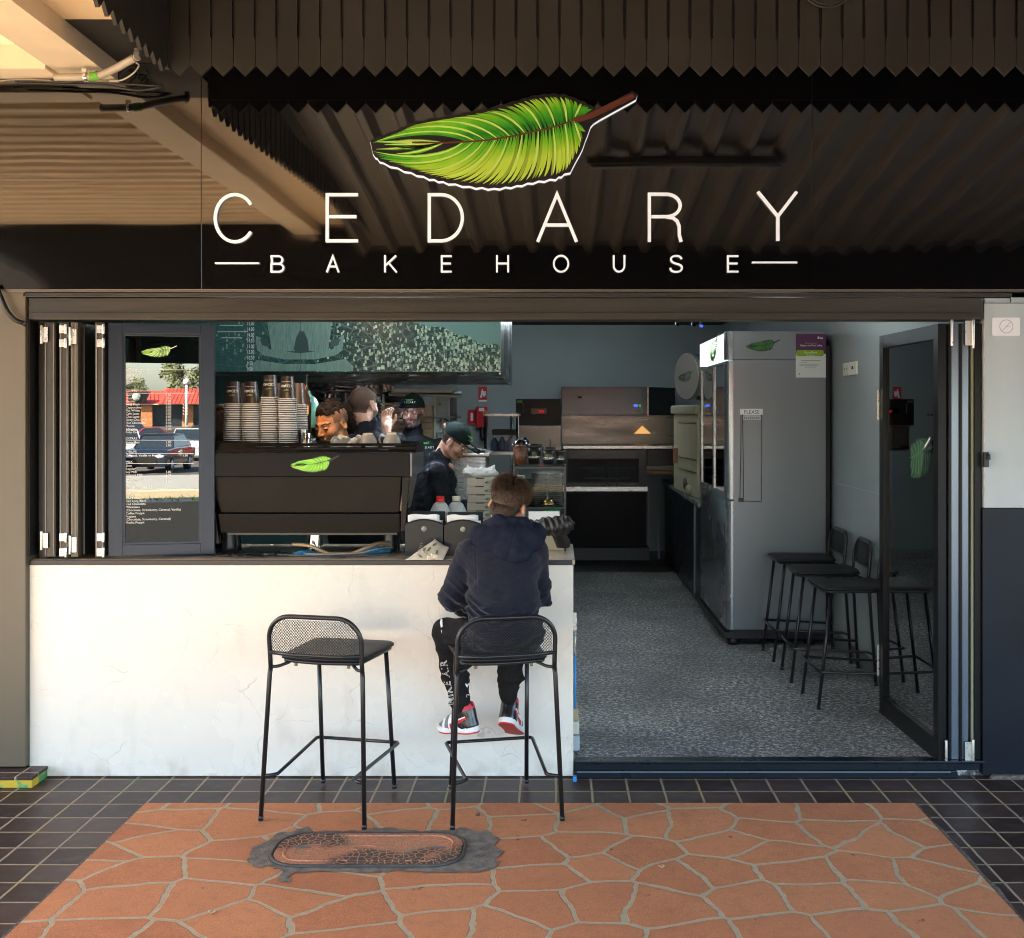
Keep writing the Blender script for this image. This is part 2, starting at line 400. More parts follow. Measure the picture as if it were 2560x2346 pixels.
# ================================================================== SETTING
STR = dict(kind='structure')
def ground_sheet(name, x0, x1, y0, y1, z, m): return MB().add([(x0, y0, z), (x1, y0, z), (x1, y1, z), (x0, y1, z)], [(0, 1, 2, 3)]).build(name, m, merge=False, **STR)
g = NG('asphalt'); n_ = g.noise(3.0, 6); n2_ = g.noise(140, 3)
g.set(col=g.mix(g.math('MULTIPLY', n2_, .7), g.ramp(n_, (.35, (.075, .07, .062, 1)), (.65, (.10, .094, .085, 1))), (.055, .052, .048, 1)), rough=.95); g.bump(n2_, .004)
ground_sheet('ground', -400, 400, -14, 60, -0.02, MATS['asphalt']); ground_sheet('car_park', -400, 400, -110, -14, -0.87, MATS['asphalt']); ground_sheet('ground', -400, 400, -500, -110, -0.02, MATS['asphalt'])
for y_ in (-14, -110): MB().add([(-400, y_, -.87), (400, y_, -.87), (400, y_, -.02), (-400, y_, -.02)], [(0, 1, 2, 3)]).build('ground_step', MATS['asphalt'], merge=False, kind='structure')
# dark glazed pavement tiles
T = .1618; TX0 = -2.266; TY0 = -.362
g = NG('dark_tiles')
wob = g.math('MULTIPLY', g.math('SUBTRACT', g.noise(9, 2), .5), .006)
u = g.math('DIVIDE', g.math('ADD', g.math('SUBTRACT', g.x, TX0), wob), T); v = g.math('DIVIDE', g.math('ADD', g.math('SUBTRACT', g.y, TY0), wob), T)
fu = g.math('ABSOLUTE', g.math('SUBTRACT', g.math('FRACT', u), .5)); fv = g.math('ABSOLUTE', g.math('SUBTRACT', g.math('FRACT', v), .5))
ed = g.math('MAXIMUM', fu, fv); grout = g.mr(ed, .462, .474, 0, 1)
cell = g.white(g.comb(g.math('FLOOR', u), g.math('FLOOR', v)))
tile = g.ramp(cell, (0, (.026, .015, .0125, 1)), (.5, (.042, .025, .021, 1)), (1, (.065, .040, .033, 1)))
tile = g.mix(g.mr(g.noise(14, 5), .5, .75, 0, .35), tile, (.10, .085, .075, 1)); tile = g.mix(g.mr(g.noise(220, 2), .66, .72, 0, .6), tile, (.16, .15, .14, 1))
gr = g.mix(g.mr(g.noise(2.2, 2), .52, .66, 0, .45), (.30, .24, .185, 1), (.33, .29, .09, 1)); gr = g.mix(g.mr(g.noise(3.1, 2, g.comb(g.y, g.x, 3.0)), .56, .68, 0, .6), gr, (.20, .26, .14, 1))
g.set(col=g.mix(grout, tile, gr), rough=g.mr(grout, 0, 1, .42, .9), spec=.22); g.bump(g.math('ADD', g.math('MULTIPLY', grout, -1.0), g.math('MULTIPLY', g.noise(30, 3), .25)), .003)
# terracotta coloured crazy paving
g = NG('terracotta_paving')
nz = g.noise(2.6, 2, out='Color'); sepn = g.N.new('ShaderNodeSeparateXYZ'); g.K.new(nz, sepn.inputs[0])
fx = g.noise(26, 2); dx = g.math('ADD', g.math('MULTIPLY', g.math('SUBTRACT', sepn.outputs[0], .5), .13), g.math('MULTIPLY', g.math('SUBTRACT', fx, .5), .02))
dy = g.math('MULTIPLY', g.math('SUBTRACT', sepn.outputs[1], .5), .13)
vec = g.comb(g.math('ADD', g.math('MULTIPLY', g.x, 1.0), dx), g.math('ADD', g.math('MULTIPLY', g.y, 1.12), dy))
de = g.vor(3.7, vec, 'DISTANCE_TO_EDGE', .88, dim='2D'); cc = g.vor(3.7, vec, 'F1', .88, 'Color', dim='2D')
gout = g.mr(g.math('ADD', de, g.math('MULTIPLY', g.math('SUBTRACT', g.noise(60, 3), .5), .018)), .029, .040, 1, 0)
csep = g.N.new('ShaderNodeSeparateXYZ'); g.K.new(cc, csep.inputs[0])
fine = g.noise(190, 4, rough=.7); med = g.noise(7, 4)
stone = g.ramp(fine, (.3, (.29, .10, .045, 1)), (.5, (.46, .175, .075, 1)), (.72, (.64, .30, .15, 1)))
stone = g.mix(g.mr(med, .35, .7, 0, .45), stone, (.29, .105, .05, 1)); stone = g.mix(g.mr(csep.outputs[0], 0, 1, 0, .55), stone, (.42, .155, .07, 1))
stone = g.mix(g.mr(csep.outputs[1], 0, 1, 0, .45), stone, (.60, .27, .12, 1)); stone = g.mix(g.mr(g.noise(23, 5, rough=.7), .50, .70, 0, .35), stone, (.24, .11, .07, 1))
stone = g.mix(g.mr(g.noise(11, 3, g.comb(g.y, g.x, 7.0)), .71, .745, 0, .85), stone, (.07, .05, .04, 1))
gcol = g.mix(g.noise(40, 3), (.31, .25, .16, 1), (.48, .40, .275, 1)); gcol = g.mix(g.mr(g.noise(1.3, 2), .5, .7, 0, .3), gcol, (.22, .24, .15, 1))
g.set(col=g.mix(gout, stone, gcol), rough=.92, spec=.3); g.bump(g.math('ADD', g.math('MULTIPLY', gout, -.8), g.math('MULTIPLY', fine, .8)), .003)
g = NG('mortar'); g.set(col=g.ramp(g.noise(70, 5), (.3, (.07, .055, .045, 1)), (.7, (.17, .135, .105, 1))), rough=.95); g.bump(g.noise(120, 4), .004)
ground_sheet('pavement', -3.2, 3.6, -2.3, .02, 0.0, MATS['dark_tiles'])
ground_sheet('pavement_outer', -30, 30, -7.0, -2.3, 0.0, mat('concrete_pale', (.58, .47, .34), .9, var=.15, vscale=3, bump=.002))  # out of view; made pale and warm to bounce sunlight under the awning
ground_sheet('pavement_outer', -30, -3.2, -2.3, .02, 0.0, mat('concrete_pale', (.58, .47, .34), .9, var=.15, vscale=3, bump=.002))
ground_sheet('pavement_outer', 3.6, 30, -2.3, .02, 0.0, MATS['concrete_pale'])
box_obj('kerb', -30, 30, -7.15, -7.0, -.02, .005, MATS['concrete_pale'], kind='structure')
# paving panel with a ragged mortar margin on its long sides
PX0, PX1 = -1.776, 1.552
mg = MB(); pts = []
for i in range(18): pts.append((PX0 - .012 + random.uniform(-.004, .004), -.352 - i * .11))
for i in range(18)[::-1]: pts.append((PX1 + .022 + random.uniform(-.010, .010), -.352 - i * .11))
mg.add([(p[0], p[1], .003) for p in pts], [tuple(range(len(pts)))]).build('paving_margin', MATS['mortar'], merge=False, **STR)
ground_sheet('path', PX0, PX1, -2.25, -.366, .007, MATS['terracotta_paving'])

# interior shell
FZ = .066
wall_m = mat('teal_wall', (.250, .290, .295), .55, var=.06, vscale=1.6, bump=.0006, bscale=120)
g = NG('shop_floor')
sp1 = g.noise(44, 5, rough=.85); sp2 = g.vor(110, feature='F1'); lg = g.noise(2.4, 4)
c1 = g.ramp(sp1, (.39, (.028, .029, .030, 1)), (.5, (.165, .165, .16, 1)), (.60, (.82, .82, .80, 1)))
c1 = g.mix(g.mr(lg, .35, .65, 0, .55), c1, (.085, .083, .078, 1)); c1 = g.mix(g.mr(sp2, 0, .13, .6, 0), c1, (.6, .6, .57, 1))
g.set(col=c1, rough=g.mr(sp1, .3, .7, .38, .62), spec=.35); g.bump(sp1, .0015)
box_obj('shop_floor', -3.2, 2.05, .034, 8.3, -.02, FZ, MATS['shop_floor'], kind='structure')
box_obj('shop_back_wall', -3.2, 2.05, 7.95, 8.15, FZ, 3.3, wall_m, kind='structure')
box_obj('shop_side_wall', 1.955, 2.08, .16, 7.95, FZ, 3.3, wall_m, kind='structure')
box_obj('shop_side_wall', -3.3, -3.15, .16, 7.95, FZ, 3.3, wall_m, kind='structure')
ceil_m = mat('dark_ceiling', (.012, .013, .014), .8)
box_obj('shop_ceiling', -3.2, 2.05, .16, 7.95, 2.72, 2.80, ceil_m, kind='structure')
# facade wall above and beside, roof
dk = mat('facade_dark', (.015, .014, .013), .7)
box_obj('facade_wall', -30, -3.0, .0, .15, 0, 4.2, mat('facade_render', (.30, .25, .20), .8, var=.1), kind='structure')
box_obj('facade_wall', 3.3, 30, .0, .15, 0, 4.2, MATS['facade_render'], kind='structure')
box_obj('facade_wall', -3.0, 3.3, .02, .15, 2.36, 4.2, dk, kind='structure')
box_obj('shop_roof', -30, 30, .15, 9, 4.1, 4.25, dk, kind='structure')
box_obj('shop_outer_wall', -30, 30, 8.2, 8.4, 0, 4.1, dk, kind='structure')

# ================================================================== CANOPY
cream = mat('cream_steel', (.82, .68, .50), .42, var=.05, vscale=5, rvar=.1, bump=.0004, bscale=200)
CZ = 3.31; CE = -4.5
def corrugated(name, x0, x1, y0, y1, zf, m, pitch, depth, along='x', fr=(.32, .42, .86, .96), **t):
    """folded sheet; along='x': ridges run along x"""
    mb = MB(); a0, a1 = (y0, y1) if along == 'x' else (x0, x1); n = int(abs(a1 - a0) / pitch); prof = []
    for i in range(n):
        b = a0 + (a1 - a0) * i / n; st = (a1 - a0) / n
        prof += [(b, 0), (b + st * fr[0], 0), (b + st * fr[1], depth), (b + st * fr[2], depth), (b + st * fr[3], 0)]
    prof.append((a1, 0)); up = []
    for (q, h) in prof:
        if along == 'x': mb_a = (x0, q, zf(x0, q) + h); mb_b = (x1, q, zf(x1, q) + h)
        else: mb_a = (q, y0, zf(q, y0) + h); mb_b = (q, y1, zf(q, y1) + h)
        up.append((mb_a, mb_b))
    vs = [p for pr in up for p in pr]; fs = [(2 * i, 2 * i + 2, 2 * i + 3, 2 * i + 1) for i in range(len(up) - 1)]
    return mb.add(vs, fs).build(name, m, **t)
corrugated('canopy_ceiling', -5.2, -2.24, CE, -.30, lambda x, y: CZ, cream, .2, .045, 'x', kind='structure')
MB().box(-2.02, -1.70, CE, -.62, CZ, CZ + .02).build('canopy_soffit', mat('cream_soffit', (.74, .56, .36), .5, var=.06, vscale=4), kind='structure')
brown_m = mat('brown_ceiling', (.12, .104, .088), .4, rvar=.05)
corrugated('canopy_ceiling', -1.66, 6.5, CE, -.36, lambda x, y: 3.60 + (y + .4) * .13, brown_m, .24, .06, 'y', fr=(.18, .34, .84, .99), kind='structure')
box_obj('canopy_roof', -5.3, 6.6, CE - .1, 0.02, 3.98, 4.02, dk, kind='structure')
# beam that runs out from the sign to the street edge
bm_ = MB()
bm_.box(-2.24, -2.015, CE, -.06, 3.222, 3.234); bm_.box(-2.238, -2.228, CE, -.06, 3.235, CZ + .07); bm_.box(-2.027, -2.017, CE, -.06, 3.235, CZ + .02)
tag(bm_.build('canopy_beam', cream), 'cream painted steel beam running under the awning towards the street', 'beam')
tb = MB().box(-5.2, -2.242, -.30, -.17, 3.206, CZ + .05); tb.box(-5.2, -2.242, -.17, -.055, 3.235, 3.27)
tag(tb.build('ceiling_trim', cream), 'cream trim strip above the black sign under the corrugated awning ceiling', 'trim')
box_obj('dark_soffit', -2.016, -1.70, -.618, -.055, CZ - .002, CZ + .018, dk, kind='structure')
al = thing('awning_light', 'unlit long light fitting under the brown awning ceiling, seen reflected in the sign', 'light fitting', (.85, -2.2, 3.33))
box_obj('housing', .19, 1.50, -2.26, -2.14, 3.31, 3.36, mat('fitting_brown', (.13, .11, .092), .5), al, bevel=.01); box_obj('diffuser', .22, 1.47, -2.24, -2.16, 3.29, 3.309, mat('diffuser_grey', (.15, .13, .11), .5), al, bevel=.01)
# street-side valance (seen only in reflections)
box_obj('awning_valance', -5.2, 6.5, CE - .06, CE, 2.12, 3.98, mat('valance_dark', (.006, .0055, .005), .6, spec=.2), label='dark valance board along the street edge of the awning', cat='valance')
for px in (-5.05, 5.9): box_obj('awning_post', px - .06, px + .06, CE - .02, CE + .1, 0, 2.12, dk, label='dark steel post carrying the %s end of the awning valance' % ('left' if px < 0 else 'right'), cat='post', group='awning posts at the street edge')
# batten fascia
fas_m = mat('batten_paint', (.033, .0295, .026), .38, var=.12, vscale=3, bump=.0004, bscale=260, spec=.3, rvar=.08)
FY = -.357; FB = Z_(150, FY); PW = .0943
fas = MB(); x = X_(331, FY); i = 0
while x < 2.75:
    w_ = PW - .0025; c = x + PW / 2; zt = FB + PW / 2 * .98
    for (a, b) in [(x + .0012, x + PW - .0012)]:
        fas.prism([(c, FB), (b, zt), (b, zt + .115), (b - .0055, zt + .125), (b - .0055, 4.0), (a + .0055, 4.0), (a + .0055, zt + .125), (a, zt + .115), (a, zt)], 'y', FY, FY + .016)
    x += PW
fas.box(X_(331, FY), 2.75, FY + .018, FY + .03, FB + .06, 4.0)
fo = fas.build('batten_fascia', fas_m, bevel=.0016, label='black brown batten fascia with pointed ends hanging above the sign', cat='fascia')
ret = MB(); y = FY - .02; xr = X_(331, FY)
def retx(y): return xr + (FY - y) * .045
while y > CE + .1:
    c = y - PW / 2; x0 = retx(c); zt = FB + PW / 2 * .98; a, b = y - .0012, y - PW + .0012
    ret.prism([(c, FB), (b, zt), (b, 4.0), (a, 4.0), (a, zt)], 'x', x0 - .016, x0)
    y -= PW
ret.add([(xr - .02, FY, FB + .06), (xr - .02, FY, 3.99), (retx(CE) - .02, CE + .05, 3.99), (retx(CE) - .02, CE + .05, FB + .06)], [(0, 1, 2, 3)])
box_x = xr
ret.box(xr - .014, xr + .006, FY - .018, FY + .01, FB + .03, 4.0)
ret.build('batten_fascia', fas_m, bevel=.0012, label='black batten fascia return running towards the street, its pointed ends against the cream soffit', cat='fascia')
# recessed round vent at the top of the fascia
cv = V(1627, -38, FY - .02)
vt = thing('round_vent', 'black round speaker grille on the batten fascia at the top edge', 'speaker', cv)
mb = MB()
for r0, r1 in ((.118, .006), (.104, .003), (.066, .004), (.058, .003)):
    mb.tube([cv + Vector((math.cos(a) * r0, -.006, math.sin(a) * r0)) for a in [2 * PI * k / 48 for k in range(48)]], r1, 8, close=True)
mb.build('ring', fas_m, vt)
mb = MB(); mb.xf = Matrix.Translation(cv) @ Matrix.Rotation(R(90), 4, 'X'); mb.lathe([(.118, -.004), (.118, .004), (.10, .008), (.06, .006), (.0, .010)], n=40); mb.build('plate', fas_m, vt)
# ================================================================== SIGN
g = NG('gloss_black'); wv = g.noise(1.1, 1.2, g.comb(g.math('MULTIPLY', g.x, 1.0), 0, g.math('MULTIPLY', g.z, 1.7)))
g.set(col=(.0035, .0035, .004, 1), rough=g.mr(g.noise(3, 5), .4, .75, .03, .06), spec=1.0, coat=1.0); g.b.inputs['Coat Roughness'].default_value = .02; g.b.inputs['Coat IOR'].default_value = 1.74; g.bump(wv, .0065)
sg = thing('shop_sign', 'glossy black three panel fascia sign with white lettering and green leaf above the shop front', 'sign', (0, -.05, 2.27))
SY = -.05; zb, zt_ = Z_(570, SY), 3.55
xs = [-7.0, X_(396, SY), X_(1598, SY), 4.5]
for i in range(3):
    box_obj('sign_panel', xs[i] + (.0012 if i else 0), xs[i + 1] - .0012, SY, SY + .02, zb, zt_, MATS['gloss_black'], sg, bevel=.0006)
box_obj('sign_backing', -7.0, 4.5, SY + .021, .018, zb + .01, zt_, mat('edge_tan', (.42, .33, .22), .6), sg)
white_l = mat('letter_white', (.84, .84, .83), .35)
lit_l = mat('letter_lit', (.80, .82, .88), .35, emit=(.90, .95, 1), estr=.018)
blade = mat('letter_glow_edge', (.55, .66, .92), .4)
def sf(y): return lambda u, v, d: (X_(u, y), y - d, Z_(v, y))
LT = {'C': [('a', 462, 430, 37.5, 46, 40, 320)], }
def letter(nm, strokes, w_, depth=.012):
    mb = MB(); yb = SY - .002
    for i, st in enumerate(strokes):
        cl = st[0] == 'c'; pts = st[1:] if cl else st
        stroke(mb, pts, w_, lambda u, v, d: (X_(u, yb), yb - d, Z_(v, yb)), .001 + .0002 * i, depth + .0004 * i, close=cl)
    return mb.build(nm, lit_l, sg, bevel=.0012)
W1 = 6.3
A = lambda cx, cy, rx, a0, a1, ry, n=26: arc(cx, cy, rx, a0, a1, n, ry)
letter('letter_c', [A(463, 430.5, 38.5, -35, -325, 46.5)], W1)
letter('letter_e', [[(705, 384.3), (644.5, 384.3), (644.5, 475), (705, 475)], [(648.5, 427.5), (702, 427.5)]], W1)
letter('letter_d', [['c', (845, 384.3), (868, 384.3)] + A(868, 429.7, 42, -80, 80, 45.4) + [(868, 475), (845, 475)]], W1)
letter('letter_a', [[(1058, 477), (1096, 383.5), (1134.5, 477)], [(1071, 444), (1121.5, 444)]], W1)
letter('letter_r', [[(1277.5, 477), (1277.5, 383.5), (1311, 383.5)] + A(1311, 405.5, 27, -88, 88, 22) + [(1281.5, 427.5)], [(1311, 428), (1324, 430), (1332, 436), (1336, 446), (1336.5, 464), (1340, 477)]], W1)
letter('letter_y', [[(1490.5, 378.5), (1530, 427), (1530, 475)], [(1567, 378.5), (1530, 427)]], W1)
W2 = 3.7
letter('letter_b', [['c', (535, 505), (548, 505)] + A(548, 512.5, 8.5, -80, 80, 7.5, 10) + [(536, 520)], ['c', (535, 520), (549, 520)] + A(549, 528, 9.5, -80, 80, 7.8, 10) + [(549, 535.8), (535, 535.8)]], W2)
letter('letter_a', [[(643.5, 537), (655.5, 505), (667, 537)], [(648, 525.5), (663, 525.5)]], W2)
letter('letter_k', [[(758, 503), (758, 537)], [(780, 504), (759.5, 523)], [(765, 518), (781, 537)]], W2)
letter('letter_e', [[(889, 505), (869.5, 505), (869.5, 535.5), (889, 535.5)], [(871, 519.5), (887.5, 519.5)]], W2)
letter('letter_h', [[(978, 503), (978, 537)], [(1000, 503), (1000, 537)], [(979.5, 519.5), (998.5, 519.5)]], W2)
letter('letter_o', [['c'] + A(1104, 520, 14.3, 0, 346, 15.8)], W2)
letter('letter_u', [[(1207.5, 503), (1207.5, 524)] + A(1218, 524, 10.5, 180, 0, 11.5, 12) + [(1228.5, 503)]], W2)
letter('letter_s', [bez((1341, 511), (1339, 504.5), (1330, 504.5), 6) + bez((1330, 504.5), (1319.5, 505), (1320, 512), 6)[1:] + bez((1320, 512), (1320.5, 517.5), (1331, 520), 6)[1:] + bez((1331, 520), (1342, 522.5), (1341.5, 528), 6)[1:] + bez((1341.5, 528), (1341, 536), (1330, 536), 6)[1:] + bez((1330, 536), (1319.5, 536), (1318.5, 528), 6)[1:]], W2)
letter('letter_e', [[(1452.5, 505), (1432, 505), (1432, 535.5), (1452.5, 535.5)], [(1434, 519.5), (1451, 519.5)]], W2)
letter('line', [[(424, 519), (511, 519)]], 3.4); letter('line', [[(1479, 517.5), (1568, 517.5)]], 3.4)
# the big leaf: layered plates and leaflets
lg1 = mat('leaf_lime', (.34, .66, .05), .35); lg2 = mat('leaf_green', (.12, .50, .02), .35); lg3 = mat('leaf_deep', (.04, .36, .02), .35); lbr = mat('leaf_brown', (.115, .035, .02), .4)
lblk = mat('leaf_black', (.012, .008, .012), .4)
LS = 512.0
def leaf_f(u, v, d): yb = SY - .003; return (X_(735 + u * LS, yb), yb - d, Z_(290 - v * LS, yb))
def plate(name, grow, scal, d0, d1, m, dv=0):
    o = feather_outline(grow, scal); n = len(o); mb = MB()
    vs = [leaf_f(p[0], p[1] + dv, d0) for p in o] + [leaf_f(p[0], p[1] + dv, d1) for p in o]
    mb.add(vs, [tuple(range(n))[::-1], tuple(range(n, 2 * n))] + [(i, (i + 1) % n, n + (i + 1) % n, n + i) for i in range(n)]); return mb.build(name, m, sg, merge=False)
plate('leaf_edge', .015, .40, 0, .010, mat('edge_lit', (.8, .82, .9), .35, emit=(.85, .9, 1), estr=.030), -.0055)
plate('leaf_plate', .014, .38, .010, .016, lblk)
g = NG('leaf_gradient'); xa_, za_, xb_, zb_ = X_(840, SY), Z_(283, SY) - 2.27, X_(1160, SY), Z_(232, SY) - 2.27
dl = g.math('ABSOLUTE', g.math('SUBTRACT', g.z, g.math('ADD', g.math('MULTIPLY', g.math('SUBTRACT', g.x, xa_), (zb_ - za_) / (xb_ - xa_)), za_)))
dl = g.math('ADD', g.math('DIVIDE', dl, .15), g.math('MULTIPLY', g.math('SUBTRACT', g.noise(14, 2), .5), .5)); g.set(col=g.ramp(dl, (.0, (.015, .24, .02, 1)), (.35, (.10, .48, .02, 1)), (.7, (.30, .62, .03, 1)), (1.0, (.50, .72, .07, 1))), rough=.35)
g2 = MATS['leaf_gradient'].copy(); g2.name = 'leaf_gradient_dark'; MATS['lgd'] = g2
for n_ in g2.node_tree.nodes:
    if n_.type == 'VALTORGB':
        for e_ in n_.color_ramp.elements: e_.color = tuple(c * .62 for c in e_.color[:3]) + (1,)
mb = MB(); feather(mb, leaf_f, n=40, d0=.0165, th=.0012, mats=(0, 1, 2), lw=.0072); mb.build('leaf_emblem', [MATS['leaf_gradient'], MATS['leaf_gradient'], g2, lbr], sg, merge=False)
mb = MB(); feather(mb, leaf_f, n=29, d0=.0200, th=.0012, mats=(0, 1, 1), lw=.0036); mb.build('leaf_highlights', [mat('leaf_light', (.52, .78, .16), .35), MATS['leaf_gradient'], lg2, lbr], sg, merge=False)
# ================================================================== HEADER, POSTS, COUNTER
bronze = mat('bronze_aluminium', (.044, .039, .033), .36, metal=.35, var=.12, vscale=4, rvar=.08, spec=.5, stretch=(.3, 1, 6))
hb = thing('shopfront_header', 'dark bronze aluminium head beam over the open shop front', 'beam', (-.3, 0, 2.1))
x0, x1 = X_(60), X_(1930)
box_obj('beam', x0, x1, -.02, .12, Z_(630), Z_(588), bronze, hb, bevel=.002)
box_obj('upper_rail', X_(52), X_(1985), -.035, .018, Z_(586), Z_(578), bronze, hb, bevel=.0015)
box_obj('upper_lip', X_(0) - .4, X_(2015) + .4, -.045, .018, Z_(576.5), Z_(571.5), mat('bronze_light', (.14, .12, .10), .3, metal=.5), hb, bevel=.001)
box_obj('drip_rail', x0 + .01, x1 - .02, -.026, -.0205, Z_(629), Z_(617), bronze, hb, bevel=.0012)
pst = thing('corner_post', 'bronze painted post at the left end of the counter', 'post', (-2.7, 0, 0))
box_obj('post_face', -3.3, X_(57), -.035, .3, Z_(1505), Z_(574), mat('post_bronze', (.110, .090, .060), .42, var=.15, vscale=1.2, rvar=.05), pst, bevel=.003)
box_obj('post_flange', X_(57) + .0005, X_(60.5), -.01, .25, 1.03, Z_(632), mat('black_gap', (.008, .008, .009), .5), pst)
bs = thing('tiled_step', 'tiled step with chipped green and yellow painted edge below the left post', 'step', (-2.6, -.06, 0))
g = NG('painted_step'); nn = g.noise(11, 5)
g.set(col=g.mix(g.mr(nn, .50, .56, 0, 1), g.mix(g.mr(g.noise(5, 3), .45, .55, 0, 1), (.05, .20, .07, 1), (.09, .30, .10, 1)), (.52, .36, .03, 1)), rough=.8); g.bump(nn, .004)
box_obj('painted_face', -3.3, X_(74, -.1), -.155, .0, 0, .036, MATS['painted_step'], bs, bevel=.004)
box_obj('tile_top', -3.3, X_(74, -.1) + .002, -.16, .0, .037, .052, MATS['dark_tiles'], bs, bevel=.002)
# counter
g = NG('quartz')
dsn = g.noise(2.3, 4, out='Color'); ss = g.N.new('ShaderNodeSeparateXYZ'); g.K.new(dsn, ss.inputs[0])
pv = g.comb(g.math('ADD', g.x, g.math('MULTIPLY', ss.outputs[0], .55)), g.math('MULTIPLY', g.y, 1.0), g.math('ADD', g.z, g.math('MULTIPLY', ss.outputs[1], .6)))
ve = g.vor(3.2, pv, 'DISTANCE_TO_EDGE'); vm = g.mr(g.noise(5.5, 4), .50, .62, 0, 1)
vein = g.math('MULTIPLY', g.mr(ve, 0, .010, 1, 0), vm); v2 = g.math('MULTIPLY', g.mr(g.vor(9, pv, 'DISTANCE_TO_EDGE'), 0, .012, .8, 0), g.mr(g.noise(7, 3, g.comb(g.z, g.x, 1.0)), .58, .66, 0, 1))
vt_ = g.math('MAXIMUM', vein, v2)
base = g.ramp(g.noise(1.4, 4), (.3, (.735, .70, .62, 1)), (.7, (.765, .735, .665, 1)))
base = g.mix(g.math('MULTIPLY', g.mr(g.z, -.30, -.296, 0, 1), 0.0), base, base)
drt = g.math('MULTIPLY', g.mr(g.noise(7, 6), .47, .70, 0, 1), g.mr(g.z, .0, .10, .75, 0)); drt = g.math('MAXIMUM', drt, g.math('MULTIPLY', g.mr(g.noise(3.1, 7, g.comb(g.math('MULTIPLY', g.x, 2.2), 3.3, g.z)), .60, .72, 0, .16), 1.0))
base = g.mix(drt, base, (.33, .27, .20, 1))
g.set(col=g.mix(g.math('MULTIPLY', vt_, .42), base, (.25, .25, .26, 1)), rough=g.mr(g.noise(6, 3), .3, .7, .22, .32), spec=.5)
ct = thing('service_counter', 'white veined stone service counter along the shop front', 'counter', (-1.2, .3, 0))
CT = 1.008
box_obj('front_panel', X_(58), X_(1128), .0, .03, .004, CT - .022, MATS['quartz'], ct, bevel=.0012)
box_obj('end_panel', X_(1128) - .03, X_(1128) - .001, .031, .62, .004, CT - .022, MATS['quartz'], ct)
top_m = mat('counter_top', (.56, .46, .35), .22, var=.08, vscale=5)
box_obj('countertop', X_(60), X_(1131), .012, .64, CT - .021, CT + .002, top_m, ct, bevel=.002)
box_obj('sill_track', X_(60), X_(1126), -.004, .0115, CT - .0205, CT + .001, mat('black_metal', (.012, .012, .013), .35, spec=.5), ct, bevel=.001)
blk = MATS['black_metal']
box_obj('carcass', X_(60), -.2, .05, .6, FZ + .001, CT - .03, mat('cabinet_dark', (.03, .03, .032), .6), ct)
# door threshold
th = thing('door_threshold', 'black aluminium door track across the entrance step', 'threshold', (1, -.02, 0))
box_obj('track_base', X_(1131), X_(1880), -.03, -.001, .003, .036, mat('navy_metal', (.006, .010, .015), .3, metal=.0, rvar=.05, spec=.3), th, bevel=.003)
box_obj('track_top', X_(1131), X_(1935), -.018, .055, .0665, .078, MATS['navy_metal'], th, bevel=.003)
box_obj('track_face', X_(1131), X_(1925), -.016, -.002, .037, .066, MATS['navy_metal'], th)
box_obj('track_lip', X_(1135), X_(1866), -.034, -.0305, .030, .0375, mat('silver_edge', (.16, .19, .23), .3, metal=.6), th)
tag(box_obj('tap_cover', X_(1127), X_(1134), -.075, -.045, .001, .024, mat('blue_tape', (.03, .22, .55), .5), bevel=.003), 'small blue plastic stop on the tiles at the counter corner', 'door stop')
# right outer wall
rw = thing('side_pillar', 'pillar right of the doorway, silver above and navy below', 'pillar', (2.3, .05, 0))
sil = mat('silver_panel', (.43, .47, .49), .42, metal=.0, var=.08, vscale=1.5, stretch=(3, 1, .4), rvar=.06); navy = mat('navy_panel', (.0035, .0065, .013), .38, var=.25, vscale=2, rvar=.06, spec=.25)
box_obj('upper_panel', X_(1935), 3.3, -.012, .15, Z_(1000) + .001, Z_(598), sil, rw, bevel=.002)
box_obj('lower_panel', X_(1932), 3.3, -.010, .15, .012, Z_(1000) - .001, navy, rw, bevel=.002)
box_obj('cap_flashing', X_(1935), X_(1984), -.02, .1, Z_(597), Z_(588), mat('grey_flashing', (.38, .43, .46), .4, metal=.3), rw, bevel=.001)
box_obj('cap_flashing', X_(1985.5), 3.3, -.026, .1, Z_(597), Z_(587), MATS['grey_flashing'], rw, bevel=.001)
mb = MB(); mb.prism([(X_(1945), .0), (3.3, .0), (3.3, .02), (X_(1950), .016)], 'y', -.03, -.0105); mb.build('rough_mortar', MATS['mortar'], rw)
pl = thing('no_smoking_plate', 'small white plate with a no smoking ring on the silver pillar', 'sign', V(1977, 643, -.014))
mb = MB().prism(rrect(X_(1950), X_(2004.5), Z_(662), Z_(626), .008), 'y', -.0155, -.0125); mb.build('plate', mat('plate_white', (.82, .82, .86), .3), pl)
mb = MB(); fpl = lambda u, v, d: (u, -.0156 - d, v); cx, cz = X_(1977.5), Z_(643.5); gm = mat('pale_ink', (.38, .34, .48), .5)
stroke(mb, arc(cx, cz, .0305, 0, 352, 40), .0026, fpl, 0, .0006, close=True); stroke(mb, [(cx - .021, cz - .021), (cx + .021, cz + .021)], .002, fpl, 0, .0008); stroke(mb, [(cx - .006, cz - .002), (cx + .02, cz + .001)], .0016, fpl, 0, .0009)
mb.build('ring_symbol', gm, pl)
hk = MB(); p = V(1937, 905, -.02); hk.box(p.x - .006, p.x + .016, -.036, -.012, p.z - .035, p.z + .035); hk.tube([p + Vector((.005, -.01, .028)), p + Vector((.012, -.03, .022)), p + Vector((.012, -.034, .0))], .005)
tag(hk.build('latch_hook', blk, bevel=.002), 'small black latch hook on the edge of the silver pillar', 'latch')
